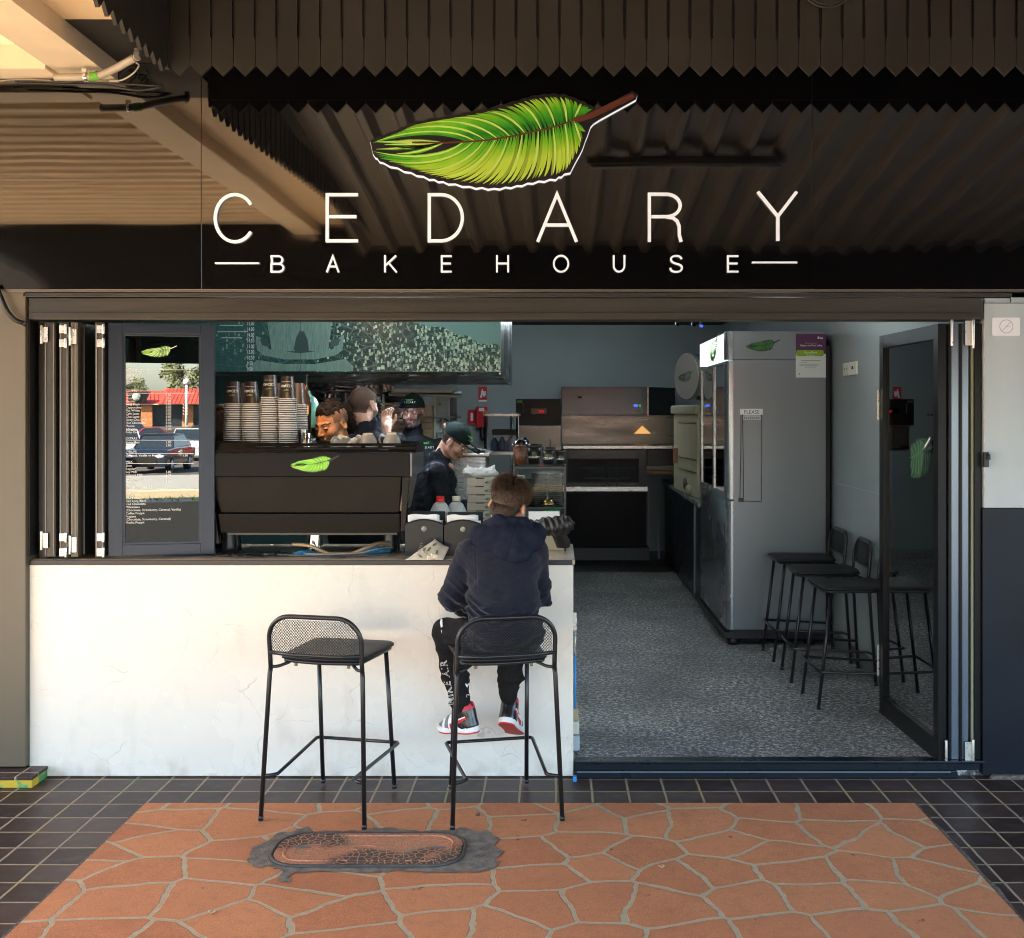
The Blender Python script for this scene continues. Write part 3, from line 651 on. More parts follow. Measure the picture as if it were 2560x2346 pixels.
# ================================================================== DOORS AND FOLDING WINDOWS
alu = mat('black_aluminium', (.0050, .0055, .0065), .34, metal=.0, rvar=.03, spec=.22, vscale=3)
alu_b = mat('slate_aluminium', (.016, .028, .050), .34, metal=.15, spec=.4, bump=.0002, bscale=300)
hinge_m = mat('hinge_steel', (.62, .60, .56), .32, metal=.75, rvar=.1, vscale=40)
glass_w = glass_mat('window_glass', (.30, .35, .35), 1.5, 3.8)
glass_d = glass_mat('door_glass', (.62, .74, .70), 1.5, 2.2)
glass_c = glass_mat('clear_glass', (.90, .95, .94), 1.45, .25)
def hinge(parent, x, y, z, w_=.022, h=.055, sgn=1, plate=True):
    mb = MB()
    if plate:
        mb.box(min(x, x + sgn * w_), max(x, x + sgn * w_), y - .003, y, z - h / 2, z + h / 2)
        for q in (-.35, .35): mb.tube([(x + sgn * w_ * .55, y - .0045, z + h * q), (x + sgn * w_ * .55, y - .003, z + h * q)], .0035, 8)
    mb.tube([(x, y - .006, z - h * .62), (x, y - .006, z + h * .62)], .0065, 10)
    return mb.build('hinge', hinge_m, parent, bevel=.0006)
class Leaf:
    def __init__(s, name, label, cat, p0, ang, wid, z0, z1, st, top, bot, m, gm, th=.042, group=None):
        s.p0 = Vector((p0[0], p0[1], 0)); s.a = ang; s.u = Vector((math.cos(ang), math.sin(ang), 0)); s.n = Vector((math.sin(ang), -math.cos(ang), 0))
        s.t = thing(name, label, cat, (p0[0], p0[1], z0), group); s.w = wid
        xf = Matrix.Translation(s.p0) @ Matrix.Rotation(ang, 4, 'Z')
        mb = MB(); mb.xf = xf
        mb.box(0, st, 0, th, z0, z1); mb.box(wid - st, wid, 0, th, z0, z1)
        mb.box(st + .0006, wid - st - .0006, .001, th - .001, z1 - top, z1 - .0005); mb.box(st + .0006, wid - st - .0006, .001, th - .001, z0 + .0005, z0 + bot)
        mb.build('frame', m, s.t, bevel=.002)
        b = MB(); b.xf = xf
        for (a, c, d, e) in ((st - .001, st + .009, z0 + bot, z1 - top), (wid - st - .009, wid - st + .001, z0 + bot, z1 - top), (st + .009, wid - st - .009, z1 - top - .010, z1 - top + .001), (st + .009, wid - st - .009, z0 + bot - .001, z0 + bot + .010)): b.box(a, c, .006, .014, d, e)
        b.build('glazing_bead', m, s.t, bevel=.001)
        g_ = MB(); g_.xf = xf; g_.box(st, wid - st, .016, .022, z0 + bot, z1 - top); g_.build('glass', gm, s.t, merge=False)
    def at(s, x, y, off=.001):
        """the place on the leaf's glass seen at picture point x, y"""
        k = (x - VX) / F; q = s.p0 - s.n * .016 + s.n * off
        t = (k * (D0 + q.y) - q.x) / (s.u.x - k * s.u.y); p = q + s.u * t
        return Vector((p.x, p.y, HZ - (y - 811) * (D0 + p.y) / F))
    def f(s, cx, cy, sc, flip=1):
        c = s.at(cx, cy, .0)
        return lambda u, v, d: c + s.u * ((u - .5) * sc * flip) + s.n * (.0012 + d) + Vector((0, 0, v * sc))
WB = CT + .003
mA = Leaf('folding_window', 'folding window leaf facing the street with a white menu lettered on its glass', 'window', (-2.096, .03), math.atan2(.092, .468), .478, WB + .012, 2.118, .064, .050, .052, alu_b, glass_w, group='folding window leaves over the counter')
wt = mat('white_vinyl', (.80, .80, .80), .6)
def rows(nm, x, lines, sz=.0150, al='LEFT', lead=6.09, y0=0):
    p = mA.at(x, y0, .0015); k = (D0 + p.y) / F
    text(nm, '\n'.join(lines), sz, wt, p, (R(90), 0, mA.a), mA.t, al, ext=.0001, line=lead * k / sz, sx=.98)
def yy(z): return 598.3 + .29 * z + 2.2
xl = 247
def uline(z):
    a, b = mA.at(xl, yy(z) - 2.2, .0012), mA.at(382, yy(z) - 2.2, .0012); mb = MB()
    stroke(mb, [(0, 0), (1, 0)], .0018, lambda u, v, d: a.lerp(b, u) + Vector((0, 0, v)) + mA.n * d, 0, .0003); mb.build('rule', wt, mA.t, merge=False)
rows('menu_heading', xl, ['TEAS'], y0=yy(436)); uline(449)
rows('menu_lines', xl, ['English Breakfast', 'Earl Grey', 'Green Tea', 'Peppermint'], y0=yy(463)); rows('menu_prices', 359, ['3.50'], y0=yy(513))
rows('menu_heading', xl, ['COFFEE'], y0=yy(590)); uline(607)
rows('menu_lines', xl, ['Short Black', 'Macchiato', 'Piccolo', 'Long Black', 'Cappuccino', 'Flat White', 'Café Latte', 'Chai Latte', 'Dirty Chai Latte', 'Hot Chocolate', 'Mocha', 'Affogato', 'Baby Cino'], y0=yy(619))
rows('menu_prices', 326, ['3.50', '3.50', '3.50', '4.00', '4.00', '4.00', '4.00', '4.00', '5.00', '4.50', '4.50', '5.00'], y0=yy(619)); rows('menu_prices', 359, ['4.50', '4.50', '4.50', '4.50'], y0=yy(684)); rows('menu_prices', 359, ['5.00'], y0=yy(829))
rows('menu_heading', xl, ['EXTRAS'], y0=yy(914)); uline(926); rows('menu_lines', xl, ['Extra Shot', 'Decaf'], y0=yy(940)); rows('menu_prices', 326, ['1.00', '1.00'], y0=yy(940))
rows('menu_heading', xl, ['SYRUPS'], y0=yy(1004)); uline(1016); rows('menu_lines', xl, ['Caramel, Vanilla or Hazelnut –'], y0=yy(1030)); rows('menu_prices', 359, ['1.00'], y0=yy(1029))
rows('menu_heading', xl, ['MILK'], y0=yy(1073)); uline(1084); rows('menu_lines', xl, ['Skim', 'Regular', 'Soy Milk', 'Almond Milk', 'Lactose Free', 'Oat Milk'], y0=yy(1099)); rows('menu_prices', 326, ['1.00', '1.00', '1.00', '1.00'], y0=yy(1140))
rows('menu_heading', xl, ['BLENDED DRINKS'], y0=yy(1247)); uline(1257)
rows('menu_lines', xl, ['Iced Coffee', 'Iced Mocha', 'Iced Latte', 'Iced Long Black', 'Iced Chocolate', 'Milkshakes', '(Chocolate, Strawberry, Caramel, Vanilla)', 'Coffee Frappé', 'Frappes', '(Chocolate, Strawberry, Caramel)', 'Mocha Frappé'], y0=yy(1275))
fe_m = [lg1, lg2, mat('leaf_white', (.75, .80, .70), .5), mat('stem_white', (.7, .68, .62), .5), lblk]
feather_badge('leaf_emblem', mA.f(313, 694, .150 * 1.05 * 5.23 / 5.23 * 1.0 * 1.03), mA.t, fe_m, n=22)
for z in (2.095, 2.065, 1.10, 1.055): pass
# folded leaves seen edge-on: black stile, bronze stile, glass between them
def edge_leaf(x0, x1, m, label, w_=.46, gl=True, y0=.012):
    t = thing('folding_window', label, 'window', ((x0 + x1) / 2, .2, WB), 'folding window leaves over the counter')
    mb = MB()
    mb.box(x0, x1, y0, y0 + .06, WB + .012, 2.118); mb.box(x0, x1, y0 + w_ - .06, y0 + w_, WB + .012, 2.118)
    mb.box(x0 + .001, x1 - .001, y0 + .0605, y0 + w_ - .0605, 2.07, 2.117); mb.box(x0 + .001, x1 - .001, y0 + .0605, y0 + w_ - .0605, WB + .013, WB + .06)
    mb.build('frame', m, t, bevel=.002)
    mb = MB(); c = (x0 + x1) / 2; mb.box(c - .003, c + .003, y0 + .06, y0 + w_ - .06, WB + .055, 2.075); mb.build('glass', glass_w, t, merge=False)
    mb = MB(); mb.box(x0 + .006, x0 + .010, y0 - .004, y0, WB + .02, 2.11); mb.box(x1 - .010, x1 - .006, y0 - .004, y0, WB + .02, 2.11); mb.build('seal', mat('grey_seal', (.20, .19, .17), .5), t)
    return t
e1 = edge_leaf(X_(84), X_(106), bronze, 'folded window leaf nearest the left post, seen edge on', y0=.016)
e2 = edge_leaf(X_(115), X_(134), bronze, 'folded window leaf second from the left post, seen edge on', y0=.010)
e3 = edge_leaf(X_(136.5), X_(151), mat('bronze_bright', (.11, .095, .07), .4, metal=.3), 'pale bronze folded window leaf just left of the wider dark glass gap', y0=.014)
e4 = edge_leaf(X_(185), X_(203), bronze, 'folded window leaf edge on, touching the menu window', y0=.012)
mb = MB(); a0, a1 = X_(64), X_(82); mb.box(a0, a1, .06, .10, WB, 2.12); mb.box(X_(107), X_(114), .05, .42, WB + .02, 2.10); mb.box(X_(153), X_(158), .05, .45, WB + .02, 2.10)
tag(mb.build('window_jamb', blk, bevel=.001), 'black window jamb and seals between the folded leaves', 'jamb')
for (t, x, zs, s_) in ((e1, 81, (2.06, 1.10), 1), (e2, 129, (2.085, 1.115, 2.02, 1.045), -1), (e4, 203, (2.085, 1.115, 2.02, 1.045), -1), (e3, 137.5, (2.052, 1.08), 1)):
    for z in zs: hinge(t, X_(x), .008, z, .032 if s_ < 0 else .028, .036 if len(zs) == 4 else .07, s_)
# the glass door swung inwards at the right
dl = Leaf('glass_door', 'open glass door folded inwards at the right side, white leaf printed on it', 'door', (1.822, .012), R(91.5), .87, FZ + .012 - .02, 2.112, .062, .070, .105, alu, glass_d, th=.040)
fm2 = [mat('frost_green', (.10, .42, .10), .6), mat('frost_white', (.70, .78, .68), .6), lg2, MATS['frost_white'], lblk]
feather_badge('leaf_emblem', lambda u, v, d: Vector((1.7955 - d, .012 + .42 - (u - .45) * .50, 1.455 + v * .62)), dl.t, fm2, n=24)
for z in (1.42, .52):
    mb = MB(); mb.box(1.783, 1.797, .862, .8845, z - .07, z + .07) if False else mb.prism(rrect(1.7575, 1.7715, z - .10, z + .10, .006), 'y', .858, .862)
    pass
for zc in (Z_(796, .87), Z_(1300, .87)):
    mb = MB(); mb.prism(rrect(1.7450, 1.7560, zc - .085, zc + .085, .005), 'y', .868, .876); mb.build('lock_plate', hinge_m, dl.t, bevel=.001)
hinge(dl.t, X_(1872, 0), .0, Z_(655), .0, .10, -1, False); hinge(dl.t, X_(1861, 0), .0, Z_(1483), .006, .10, 1, False)
# folded leaf and jamb behind the hinge
jb = thing('door_jamb', 'black and silver stacked door leaf edges and jamb at the right of the doorway', 'door jamb', (1.9, .05, .07))
zb, zt_ = .079, 2.112
cold = mat('cold_aluminium', (.16, .20, .25), .22, metal=.6, spec=.7, rvar=.05, vscale=2)
for (a, b, m, y) in ((1867, 1873, alu, .004), (1873.5, 1888, cold, .010), (1888.5, 1894, alu, .002), (1894.5, 1907, cold, .012), (1907.5, 1913, blk, .03), (1913.5, 1918, mat('pale_seal', (.24, .26, .17), .5), .014), (1918.5, 1931, alu, .006)):
    box_obj('stile', X_(a), X_(b), y, y + .06, zb, zt_, m, jb, bevel=.0015)
hinge(jb, X_(1914), -.001, Z_(656), .036, .115, -1); hinge(jb, X_(1914), .001, Z_(1484), .036, .11, -1)
# ================================================================== FRONT COUNTER: THE COFFEE MACHINE
mk = mat('machine_black', (.0085, .0080, .0080), .38, metal=.0, var=.1, vscale=6, rvar=.05, spec=.11, bump=.0002, bscale=400)
mk2 = mat('machine_gloss', (.008, .007, .0065), .2, metal=.0, spec=.2, rvar=.04)
chrome = mat('chrome', (.75, .75, .74), .12, metal=1.0); steel = mat('brushed_steel', (.50, .51, .50), .28, metal=.95, stretch=(2, 2, 60), bump=.0003, bscale=30, rvar=.08)
em = thing('coffee_machine', 'wide black coffee machine on the counter with a green leaf badge on its back panel', 'coffee machine', (-1.18, .35, CT))
Y1 = .13
def q(x, y, Y=Y1): return (X_(x, Y), Z_(y, Y))
a, b, c, d = q(403, 892), q(805.5, 892), q(805.5, 938.5), q(403, 938.5)
mb = MB(); mb.prism([a, b, (c[0], c[1]), (d[0], d[1])], 'y', Y1, Y1 + .10); o = mb.build('back_band', mk, em, bevel=.003)
# right and left bright end cheeks
for sx, lab in ((1, 'r'), (-1, 'l')):
    x0 = X_(806 if sx > 0 else 402.6, Y1); x1 = x0 + sx * .012
    mb = MB(); mb.prism([(Y1 + .004, a[1]), (Y1 + .46, a[1]), (Y1 + .46, c[1] + .004), (Y1 + .004, c[1])], 'x', min(x0, x1), max(x0, x1)); mb.build('end_cheek', mat('cheek_steel', (.10, .105, .115), .22, metal=.8, rvar=.05), em, bevel=.002)
ta, tb_, tc_, td = q(414, 939), q(789, 939), q(783, 1011), q(431, 1011)
mb = MB(); mb.hexa([(td[0], Y1 + .03, td[1]), (tc_[0], Y1 + .03, tc_[1]), (tc_[0], Y1 + .40, tc_[1]), (td[0], Y1 + .40, td[1]), (ta[0], Y1 + .012, ta[1]), (tb_[0], Y1 + .012, tb_[1]), (tb_[0], Y1 + .44, tb_[1]), (ta[0], Y1 + .44, ta[1])]); mb.build('back_panel', mk, em, bevel=.003)
e, f_, g_, h_ = q(428, 1012), q(786, 1012), q(786, 1050), q(432, 1050)
mb = MB(); mb.hexa([(h_[0], Y1 + .02, h_[1]), (g_[0], Y1 + .02, g_[1]), (g_[0], Y1 + .42, g_[1]), (h_[0], Y1 + .42, h_[1]), (e[0], Y1 + .006, e[1]), (f_[0], Y1 + .006, f_[1]), (f_[0], Y1 + .42, f_[1]), (e[0], Y1 + .42, e[1])]); mb.build('lower_band', mk, em, bevel=.003)
for sx in (1, -1):   # side legs
    mb = MB()
    if sx > 0: P = [q(791, 940), q(804, 940), q(796, 1047), q(787.5, 1047)]
    else: P = [q(404, 940), q(412.5, 940), q(430, 1071), q(422, 1071)]
    mb.prism(P, 'y', Y1 + .01, Y1 + .05); mb.build('side_leg', mk2, em, bevel=.0015)
    P2 = [(Y1 + .052, P[1][1]), (Y1 + .42, P[1][1]), (Y1 + .40, P[2][1]), (Y1 + .052, P[2][1])]
x0 = X_(800, Y1)
mb = MB(); mb.hexa([(x0 - .045, Y1 + .055, c[1] - .17), (x0 - .025, Y1 + .055, c[1] - .17), (x0 - .025, Y1 + .36, c[1] - .17), (x0 - .045, Y1 + .36, c[1] - .17), (x0 - .02, Y1 + .055, c[1]), (x0 + .0, Y1 + .055, c[1]), (x0 + .0, Y1 + .44, c[1]), (x0 - .02, Y1 + .44, c[1])]); mb.build('side_panel', mat('side_bronze', (.22, .19, .15), .3, metal=.7), em, bevel=.002)
mb = MB(); zb1 = h_[1]; mb.box(h_[0] + .02, g_[0] - .02, Y1 + .06, Y1 + .40, zb1 - .015, zb1 - .001); mb.build('base_plate', blk, em)
# cup tray with slotted rail
zr0, zr1 = a[1] + .0005, Z_(873, Y1 + .02); 
mb = MB(); xa, xb = X_(399, Y1), X_(818, Y1)
def rail(y): return Y1 + .004 + (y - zr0) / (zr1 - zr0) * .028
hh = zr1 - zr0
for (lo, hi, segs) in ((0, .22, [(0, 1)]), (.22, .34, [(0, .03), (.17, .19), (.36, .38), (.53, .55), (.70, .72), (.87, 1)]), (.34, .58, [(0, 1)]), (.58, .70, [(0, .06), (.20, .22), (.40, .42), (.56, .58), (.74, .76), (.9, 1)]), (.70, 1, [(0, 1)])):
    for s0, s1 in segs:
        xa_, xb_ = xa + (xb - xa) * s0, xa + (xb - xa) * s1; z0_, z1_ = zr0 + hh * lo, zr0 + hh * hi; y0_, y1_ = rail(z0_), rail(z1_)
        mb.add([(xa_, y0_, z0_), (xb_, y0_, z0_), (xb_, y1_, z1_), (xa_, y1_, z1_)], [(0, 1, 2, 3)])
mb.build('tray_rail', mk2, em, solid=.003)
mb = MB(); xr_ = X_(806, Y1)
mb.hexa([(xr_ + .002, Y1 + .01, zr0 - .0), (xr_ + .058, Y1 + .16, zr0), (xr_ + .056, Y1 + .162, zr0), (xr_, Y1 + .012, zr0), (xr_ - .02 + .002, Y1 + .04, zr1), (xr_ + .045, Y1 + .18, zr1), (xr_ + .043, Y1 + .182, zr1), (xr_ - .02, Y1 + .042, zr1)])
for s_ in (0, 1): mb.box(X_(402.6, Y1) if s_ else xr_ - .002, (X_(402.6, Y1) + .004) if s_ else xr_ + .002, Y1 + .03, Y1 + .46, zr0, zr1)
mb.box(xa, xr_, Y1 + .456, Y1 + .46, zr0, zr1); mb.build('tray_side', mk, em, bevel=.001)
box_obj('cup_tray', xa + .004, xr_ - .004, Y1 + .01, Y1 + .45, zr0 - .012, zr0 + .006, steel, em)
for (x, yd) in ((625, .16), (455, .20), (770, .20), (455, .36), (770, .36)):
    mb = MB(); px = X_(x, .3); r_ = .036; mb.lathe([(r_, CT + .004), (r_, CT + .03), (r_ * .85, CT + .09), (r_ * .85, h_[1])], (px, .17 + yd * .5, 0), 24); mb.build('foot', chrome if x == 625 else blk, em)
fem = [lg1, lg2, mat('leaf_bright', (.20, .62, .02), .35), lblk, lblk]
bf = q(572, 916); bw = X_(666, Y1) - X_(572, Y1)
feather_badge('leaf_badge', lambda u, v, d: (bf[0] + u * bw, Y1 - .0005 - d, bf[1] + v * bw * 1.0), em, fem, n=32, back=4)
# cups: inverted paper cups in stacks on the tray
cup_blk = mat('cup_brown_black', (.024, .014, .010), .35, spec=.3); cup_wht = mat('cup_rim_white', (.80, .79, .77), .5)
ZT = zr0 + .008
def cup_mesh():
    mb = MB(); mb.lathe([(.0455, 0), (.0462, .0018), (.0455, .0040), (.0428, .0045), (.0300, .113), (.0285, .113), (.0285, .108), (.0, .108)], n=28, mats=[1, 1, 1, 0, 0, 0, 0])
    return mb.mesh('paper_cup', [cup_blk, cup_wht])
cme = cup_mesh(); n_cup = 0
def cup(x, y, z, label, group, rz=0, tilt=0):
    o = bpy.data.objects.new('paper_cup', cme); COL.objects.link(o); o.location = (x, y, z); o.rotation_euler = (tilt, tilt * .6, rz)
    return tag(o, label, 'paper cup', group)
def cup_art(o, size=.018):
    """upside-down lettering and leaf around the cup's front"""
    wd = 'CEDARY'; zc = .066
    for i, ch in enumerate(wd):
        a = R(-90) - R(15.5) * (i - 2.5); rr = .0300 + (.113 - zc) / .1085 * .0128 + .0010
        t = text('cup_lettering', ch, size, MATS['letter_white'], (0, 0, 0), (R(90), 0, 0), None, 'CENTER', ext=.0001); t.parent = o
        t.location = (rr * math.cos(a), rr * math.sin(a), zc + .006); t.rotation_mode = 'QUATERNION'
        out = Vector((math.cos(a), math.sin(a), .1)).normalized(); up = Vector((0, 0, -1)); up = (up - out * up.dot(out)).normalized(); rt = up.cross(out)
        t.rotation_quaternion = Matrix((rt, up, out)).transposed().to_quaternion()
    mb = MB()
    def cf(u, v, d): a = R(-90) - (u - .5) * 1.0; z = .046 - v * .03; rr = .0300 + (.113 - z) / .1085 * .0128 + .0006 + d; return (rr * math.cos(a), rr * math.sin(a), z)
    feather(mb, cf, n=9, d0=0, th=.0002, mats=(0, 1, 0), lw=.02, mstem=2); m_ = mb.build('leaf_print', [mat('cup_leaf', (.30, .34, .08), .5), mat('cup_leaf_dark', (.10, .18, .05), .5), mat('cup_stem', (.25, .2, .08), .5)], None, merge=False); m_.parent = o
    mb = MB(); 
    for k in range(14): a = R(-90) - R(6.5) * (k - 6.5); rr = .0300 + (.113 - .088) / .1085 * .0128 + .0006; mb.add([(rr * math.cos(a + e_), rr * math.sin(a + e_), z) for e_, z in ((-.02, .086), (.02, .086), (.02, .089), (-.02, .089))], [(0, 1, 2, 3)])
    m_ = mb.build('fine_print', MATS['letter_white'], None, merge=False); m_.parent = o
ORD = 'first second third fourth fifth sixth seventh eighth ninth tenth eleventh twelfth thirteenth fourteenth fifteenth sixteenth seventeenth eighteenth nineteenth twentieth'.split()
def ordinal(n): return ORD[n - 1] if n <= 20 else 'twenty-' + ORD[n - 21]
stacks = [(458, .34, 27, 'leftmost'), (495, .335, 27, 'second'), (530, .34, 30, 'third'), (567, .33, 29, 'fourth'), (588, .44, 26, 'rear right'), (548, .45, 27, 'rear middle'), (476, .44, 25, 'rear left')]
PIT = .0090
for (sx, sy, nc, nm) in stacks:
    px = X_(sx, sy); jx = 0; jy = 0; rear = nm.startswith('rear')
    k = (D0 + sy) / F; ztop_rim = {'leftmost': Z_(795, sy), 'second': Z_(795, sy), 'third': Z_(782, sy), 'fourth': Z_(785, sy)}.get(nm, Z_(797, sy))
    nc = int(round((ztop_rim - ZT) / PIT)); pit = (ztop_rim - ZT - .004) / nc
    for i in range(nc + 1):
        top = i == nc
        jx = random.uniform(-.0008, .0008); jy = random.uniform(-.0008, .0008)
        lab = ('black paper cup upside down on top of the %s cup stack' % nm) if top else ('white rimmed paper cup, %s below the top cup of the %s cup stack' % (ordinal(nc - i), nm))
        o = cup(px + jx + i * .0001 * ((sx % 3) - 1), sy + jy, ZT + i * pit, lab, 'paper cups stacked on the machine, %s stack' % nm)
        if top and not rear: cup_art(o)
# ceramic cups upturned, two glasses
cer = mat('ceramic_taupe', (.40, .35, .29), .12, coat=.5, var=.06, vscale=12); cer2 = mat('ceramic_foot', (.60, .47, .33), .5)
def mug(x, y, Y, r, h, lab, rz=0, tilt=0):
    t = thing('ceramic_cup', lab, 'cup', (0, 0, 0), 'upturned stoneware cups on the coffee machine')
    mb = MB(); mb.lathe([(r * .97, 0), (r, .002), (r * .99, h * .25), (r * .86, h * .62), (r * .60, h * .90), (r * .52, h * .94)], n=30); mb.build('body', cer, t)
    mb = MB(); mb.lathe([(r * .52, h * .94), (r * .50, h), (r * .42, h), (r * .40, h * .955), (0, h * .95)], n=30); mb.build('foot_ring', cer2, t)
    mb = MB(); P = [(-r * .93, 0, h * .30), (-r * 1.35, 0, h * .36), (-r * 1.52, 0, h * .62), (-r * 1.25, 0, h * .84), (-r * .72, 0, h * .78)]; mb.tube(smooth_path(P, 5), r * .11, 10); mb.build('handle', cer, t)
    t.location = (X_(x, Y), Y, ZT - .002); t.rotation_euler = (R(tilt), R(tilt * .3), R(rz)); return t
mug(669, 880, .34, .052, .072, 'upturned grey cup partly in front of the bending man with the black ponytail', 60, 16)
mug(694, 880, .30, .042, .062, 'small upturned taupe cup tilted to show its foot ring, left of the two big cups', 100, 22)
mug(706, 880, .40, .040, .062, 'small upturned cup half hidden behind the tilted one', 40, 5)
mug(725, 880, .30, .048, .084, 'large upturned taupe cup, left one of the right-hand pair', -25, 6)
mug(771.5, 880, .30, .048, .085, 'large upturned taupe cup at the right end of the machine top', -25, 6)
def tumbler(x, Y, r, h, lab, m=glass_c):
    mb = MB(); mb.lathe([(r * .72, h), (r, 0), (r * .95, 0), (r * .68, h * .94), (0, h * .93)], (X_(x, Y), Y, ZT), 20); mb.lathe([(r * .72, h), (0, h)], (X_(x, Y), Y, ZT), 20)
    return tag(mb.build('glass_tumbler', m), lab, 'glass')
tumbler(603, .27, .030, .082, 'ribbed glass tumbler upside down beside the cup stacks', glass_mat('ribbed_glass', (.85, .87, .85), 1.5, 3.0, .08)); tumbler(617, .30, .020, .058, 'small shot glass upside down right of the ribbed tumbler', MATS['ribbed_glass'])
tumbler(597, .36, .030, .10, 'tall ribbed glass behind the ribbed tumbler', MATS['ribbed_glass'])
# hoses and cloths under the machine
mb = MB(); P = smooth_path([V(575, 1072, .14), V(610, 1075, .13), (X_(650, .13), .13, CT + .014), (X_(690, .13), .135, CT + .016), (X_(720, .15), .15, CT + .04), (X_(745, .2), .2, CT + .055), (X_(772, .25), .25, CT + .05)], 22)
P = [Vector((p[0], p[1], max(p[2], CT + .015))) for p in P]
mb.tube(P, [.0105 if i % 2 else .0072 for i in range(len(P))], 10)
tag(mb.build('ribbed_hose', mat('hose_tan', (.42, .30, .17), .35, metal=.3, col2=(.30, .21, .12))), 'tan ribbed drain hose lying under the coffee machine', 'hose')
for (pts, r_, m_, lb) in (([(590, .11, .006), (640, .085, .006), (700, .10, .006), (760, .14, .007), (790, .22, .01)], .005, (.06, .06, .06), 'thin dark cable along the counter under the machine'),
                          ([(600, .10, .0145), (650, .095, .014), (705, .12, .016), (740, .16, .03), (775, .25, .03)], .004, (.28, .27, .25), 'pale grey cable above the dark one under the machine'),
                          ([(645, .075, .005), (652, .058, .0045), (662, .050, .0045), (676, .055, .0045), (684, .08, .005)], .003, (.03, .03, .03), 'loop of thin black cable drooping towards the counter edge'),
                          ([(480, .13, .008), (520, .12, .010), (560, .11, .008), (600, .11, .006)], .006, (.10, .095, .09), 'black cable left of the ribbed hose')):
    mb = MB(); mb.tube(smooth_path([(X_(x, y), y, CT + .003 + z) for x, y, z in pts], 8), r_, 8)
    tag(mb.build('cable', mat('cable_%d' % int(r_ * 1e4 + m_[0] * 100), m_, .4)), lb, 'cable')
def cloth(name, x, Y, z, rx, ry, h, m, seed, **t):
    fn = lambda P: elli(P, (X_(x, Y), Y, z), (rx, ry, h)) + vnoise(P, 70, seed) * .006 + vnoise(P, 150, seed + 1) * .002
    return sdf_mesh(name, fn, (X_(x, Y) - rx - .02, Y - ry - .02, CT + .004), (X_(x, Y) + rx + .02, Y + ry + .02, z + h + .02), .0022, m, **t)
blue_c = mat('blue_cloth', (.02, .16, .30), .9, bump=.001, bscale=300)
cloth('cleaning_cloth', 600, .16, CT + .012, .055, .03, .016, blue_c, 3, label='crumpled blue cleaning cloth left of the chrome machine foot', cat='cloth')
cloth('cleaning_cloth', 742, .24, CT + .016, .07, .04, .020, blue_c, 4, label='crumpled blue cleaning cloth behind the ribbed hose', cat='cloth')
cloth('rubber_mat', 505, .15, CT + .006, .20, .07, .012, mat('black_rubber', (.02, .02, .022), .3, spec=.6), 5, label='wrinkled black rubber mat at the left under the machine', cat='mat')
# napkin boxes
def dispenser(xa_, xb_, Y, yt, yb, lab):
    x0, x1 = X_(xa_, Y), X_(xb_, Y); z1 = Z_(yt, Y); cx = (x0 + x1) / 2; dp = .16; z0 = CT + .003
    t = thing('napkin_dispenser', lab, 'napkin dispenser', (cx, Y + dp / 2, z0), 'black napkin boxes on the counter')
    top = [(x0, z1)] + [(x0 + (x1 - x0) * i / 12, z1 + math.sin(PI * i / 12) * .022) for i in range(1, 12)] + [(x1, z1)]
    dkp = mat('smoke_plastic', (.020, .023, .026), .3, spec=.22)
    mb = MB(); mb.prism([(x0, z0), (x1, z0)] + top[::-1], 'y', Y, Y + .004); mb.build('front_plate', dkp, t, bevel=.001)
    mb = MB(); mb.box(x0, x0 + .004, Y + .0045, Y + dp, z0, z1); mb.box(x1 - .004, x1, Y + .0045, Y + dp, z0, z1); mb.box(x0 + .0045, x1 - .0045, Y + dp - .004, Y + dp, z0, z1 + .05); mb.box(x0 + .0045, x1 - .0045, Y + .0045, Y + dp - .0045, z0, z0 + .004); mb.build('box_body', dkp, t, bevel=.001)
    mb = MB(); mb.tube([(p[0], Y + .001, p[1] + .002) for p in top], .0035, 8); mb.build('rim', mat('black_gloss', (.006, .006, .007), .12, spec=.25), t)
    mb = MB(); mb.xf = Matrix.Translation((cx, Y - .001, z1 - .020)) @ Matrix.Rotation(R(90), 4, 'X'); mb.lathe([(.0, .0), (.013, .0), (.013, .001), (0, .0012)], n=20); mb.build('finger_hole', mat('hole_grey', (.28, .28, .25), .4), t)
    r_ = random.Random(int(xa_)); gpts = []
    for i in range(9):
        row = []
        for j in range(5):
            u = i / 8; v_ = j / 4; row.append((x0 + .012 + (x1 - x0 - .03) * u, Y + .03 - v_ * .018 + .006 * math.sin(u * 7 + xa_), z1 - .035 + v_ * .085 - (.020 * (u - .3) if yt < 1030 else .012 * abs(u - .5)) + .004 * math.sin(u * 9)))
        gpts.append(row)
    mb = MB(); mb.sheet(gpts); mb.build('napkin', mat('paper_white', (.74, .76, .78), .8, bump=.0004, bscale=60), t, solid=.0015)
    mb = MB(); mb.box(x0 + .012, x1 - .012, Y + .04, Y + .12, z0 + .01, z1 + .01); mb.build('napkin_pile', MATS['paper_white'], t)
dispenser(797, 871.5, .13, 1033, 1096, 'black napkin box with a white napkin sticking up, next to the coffee machine')
dispenser(873.5, 948, .14, 1034, 1096, 'black napkin box between the other box and the seated boy')
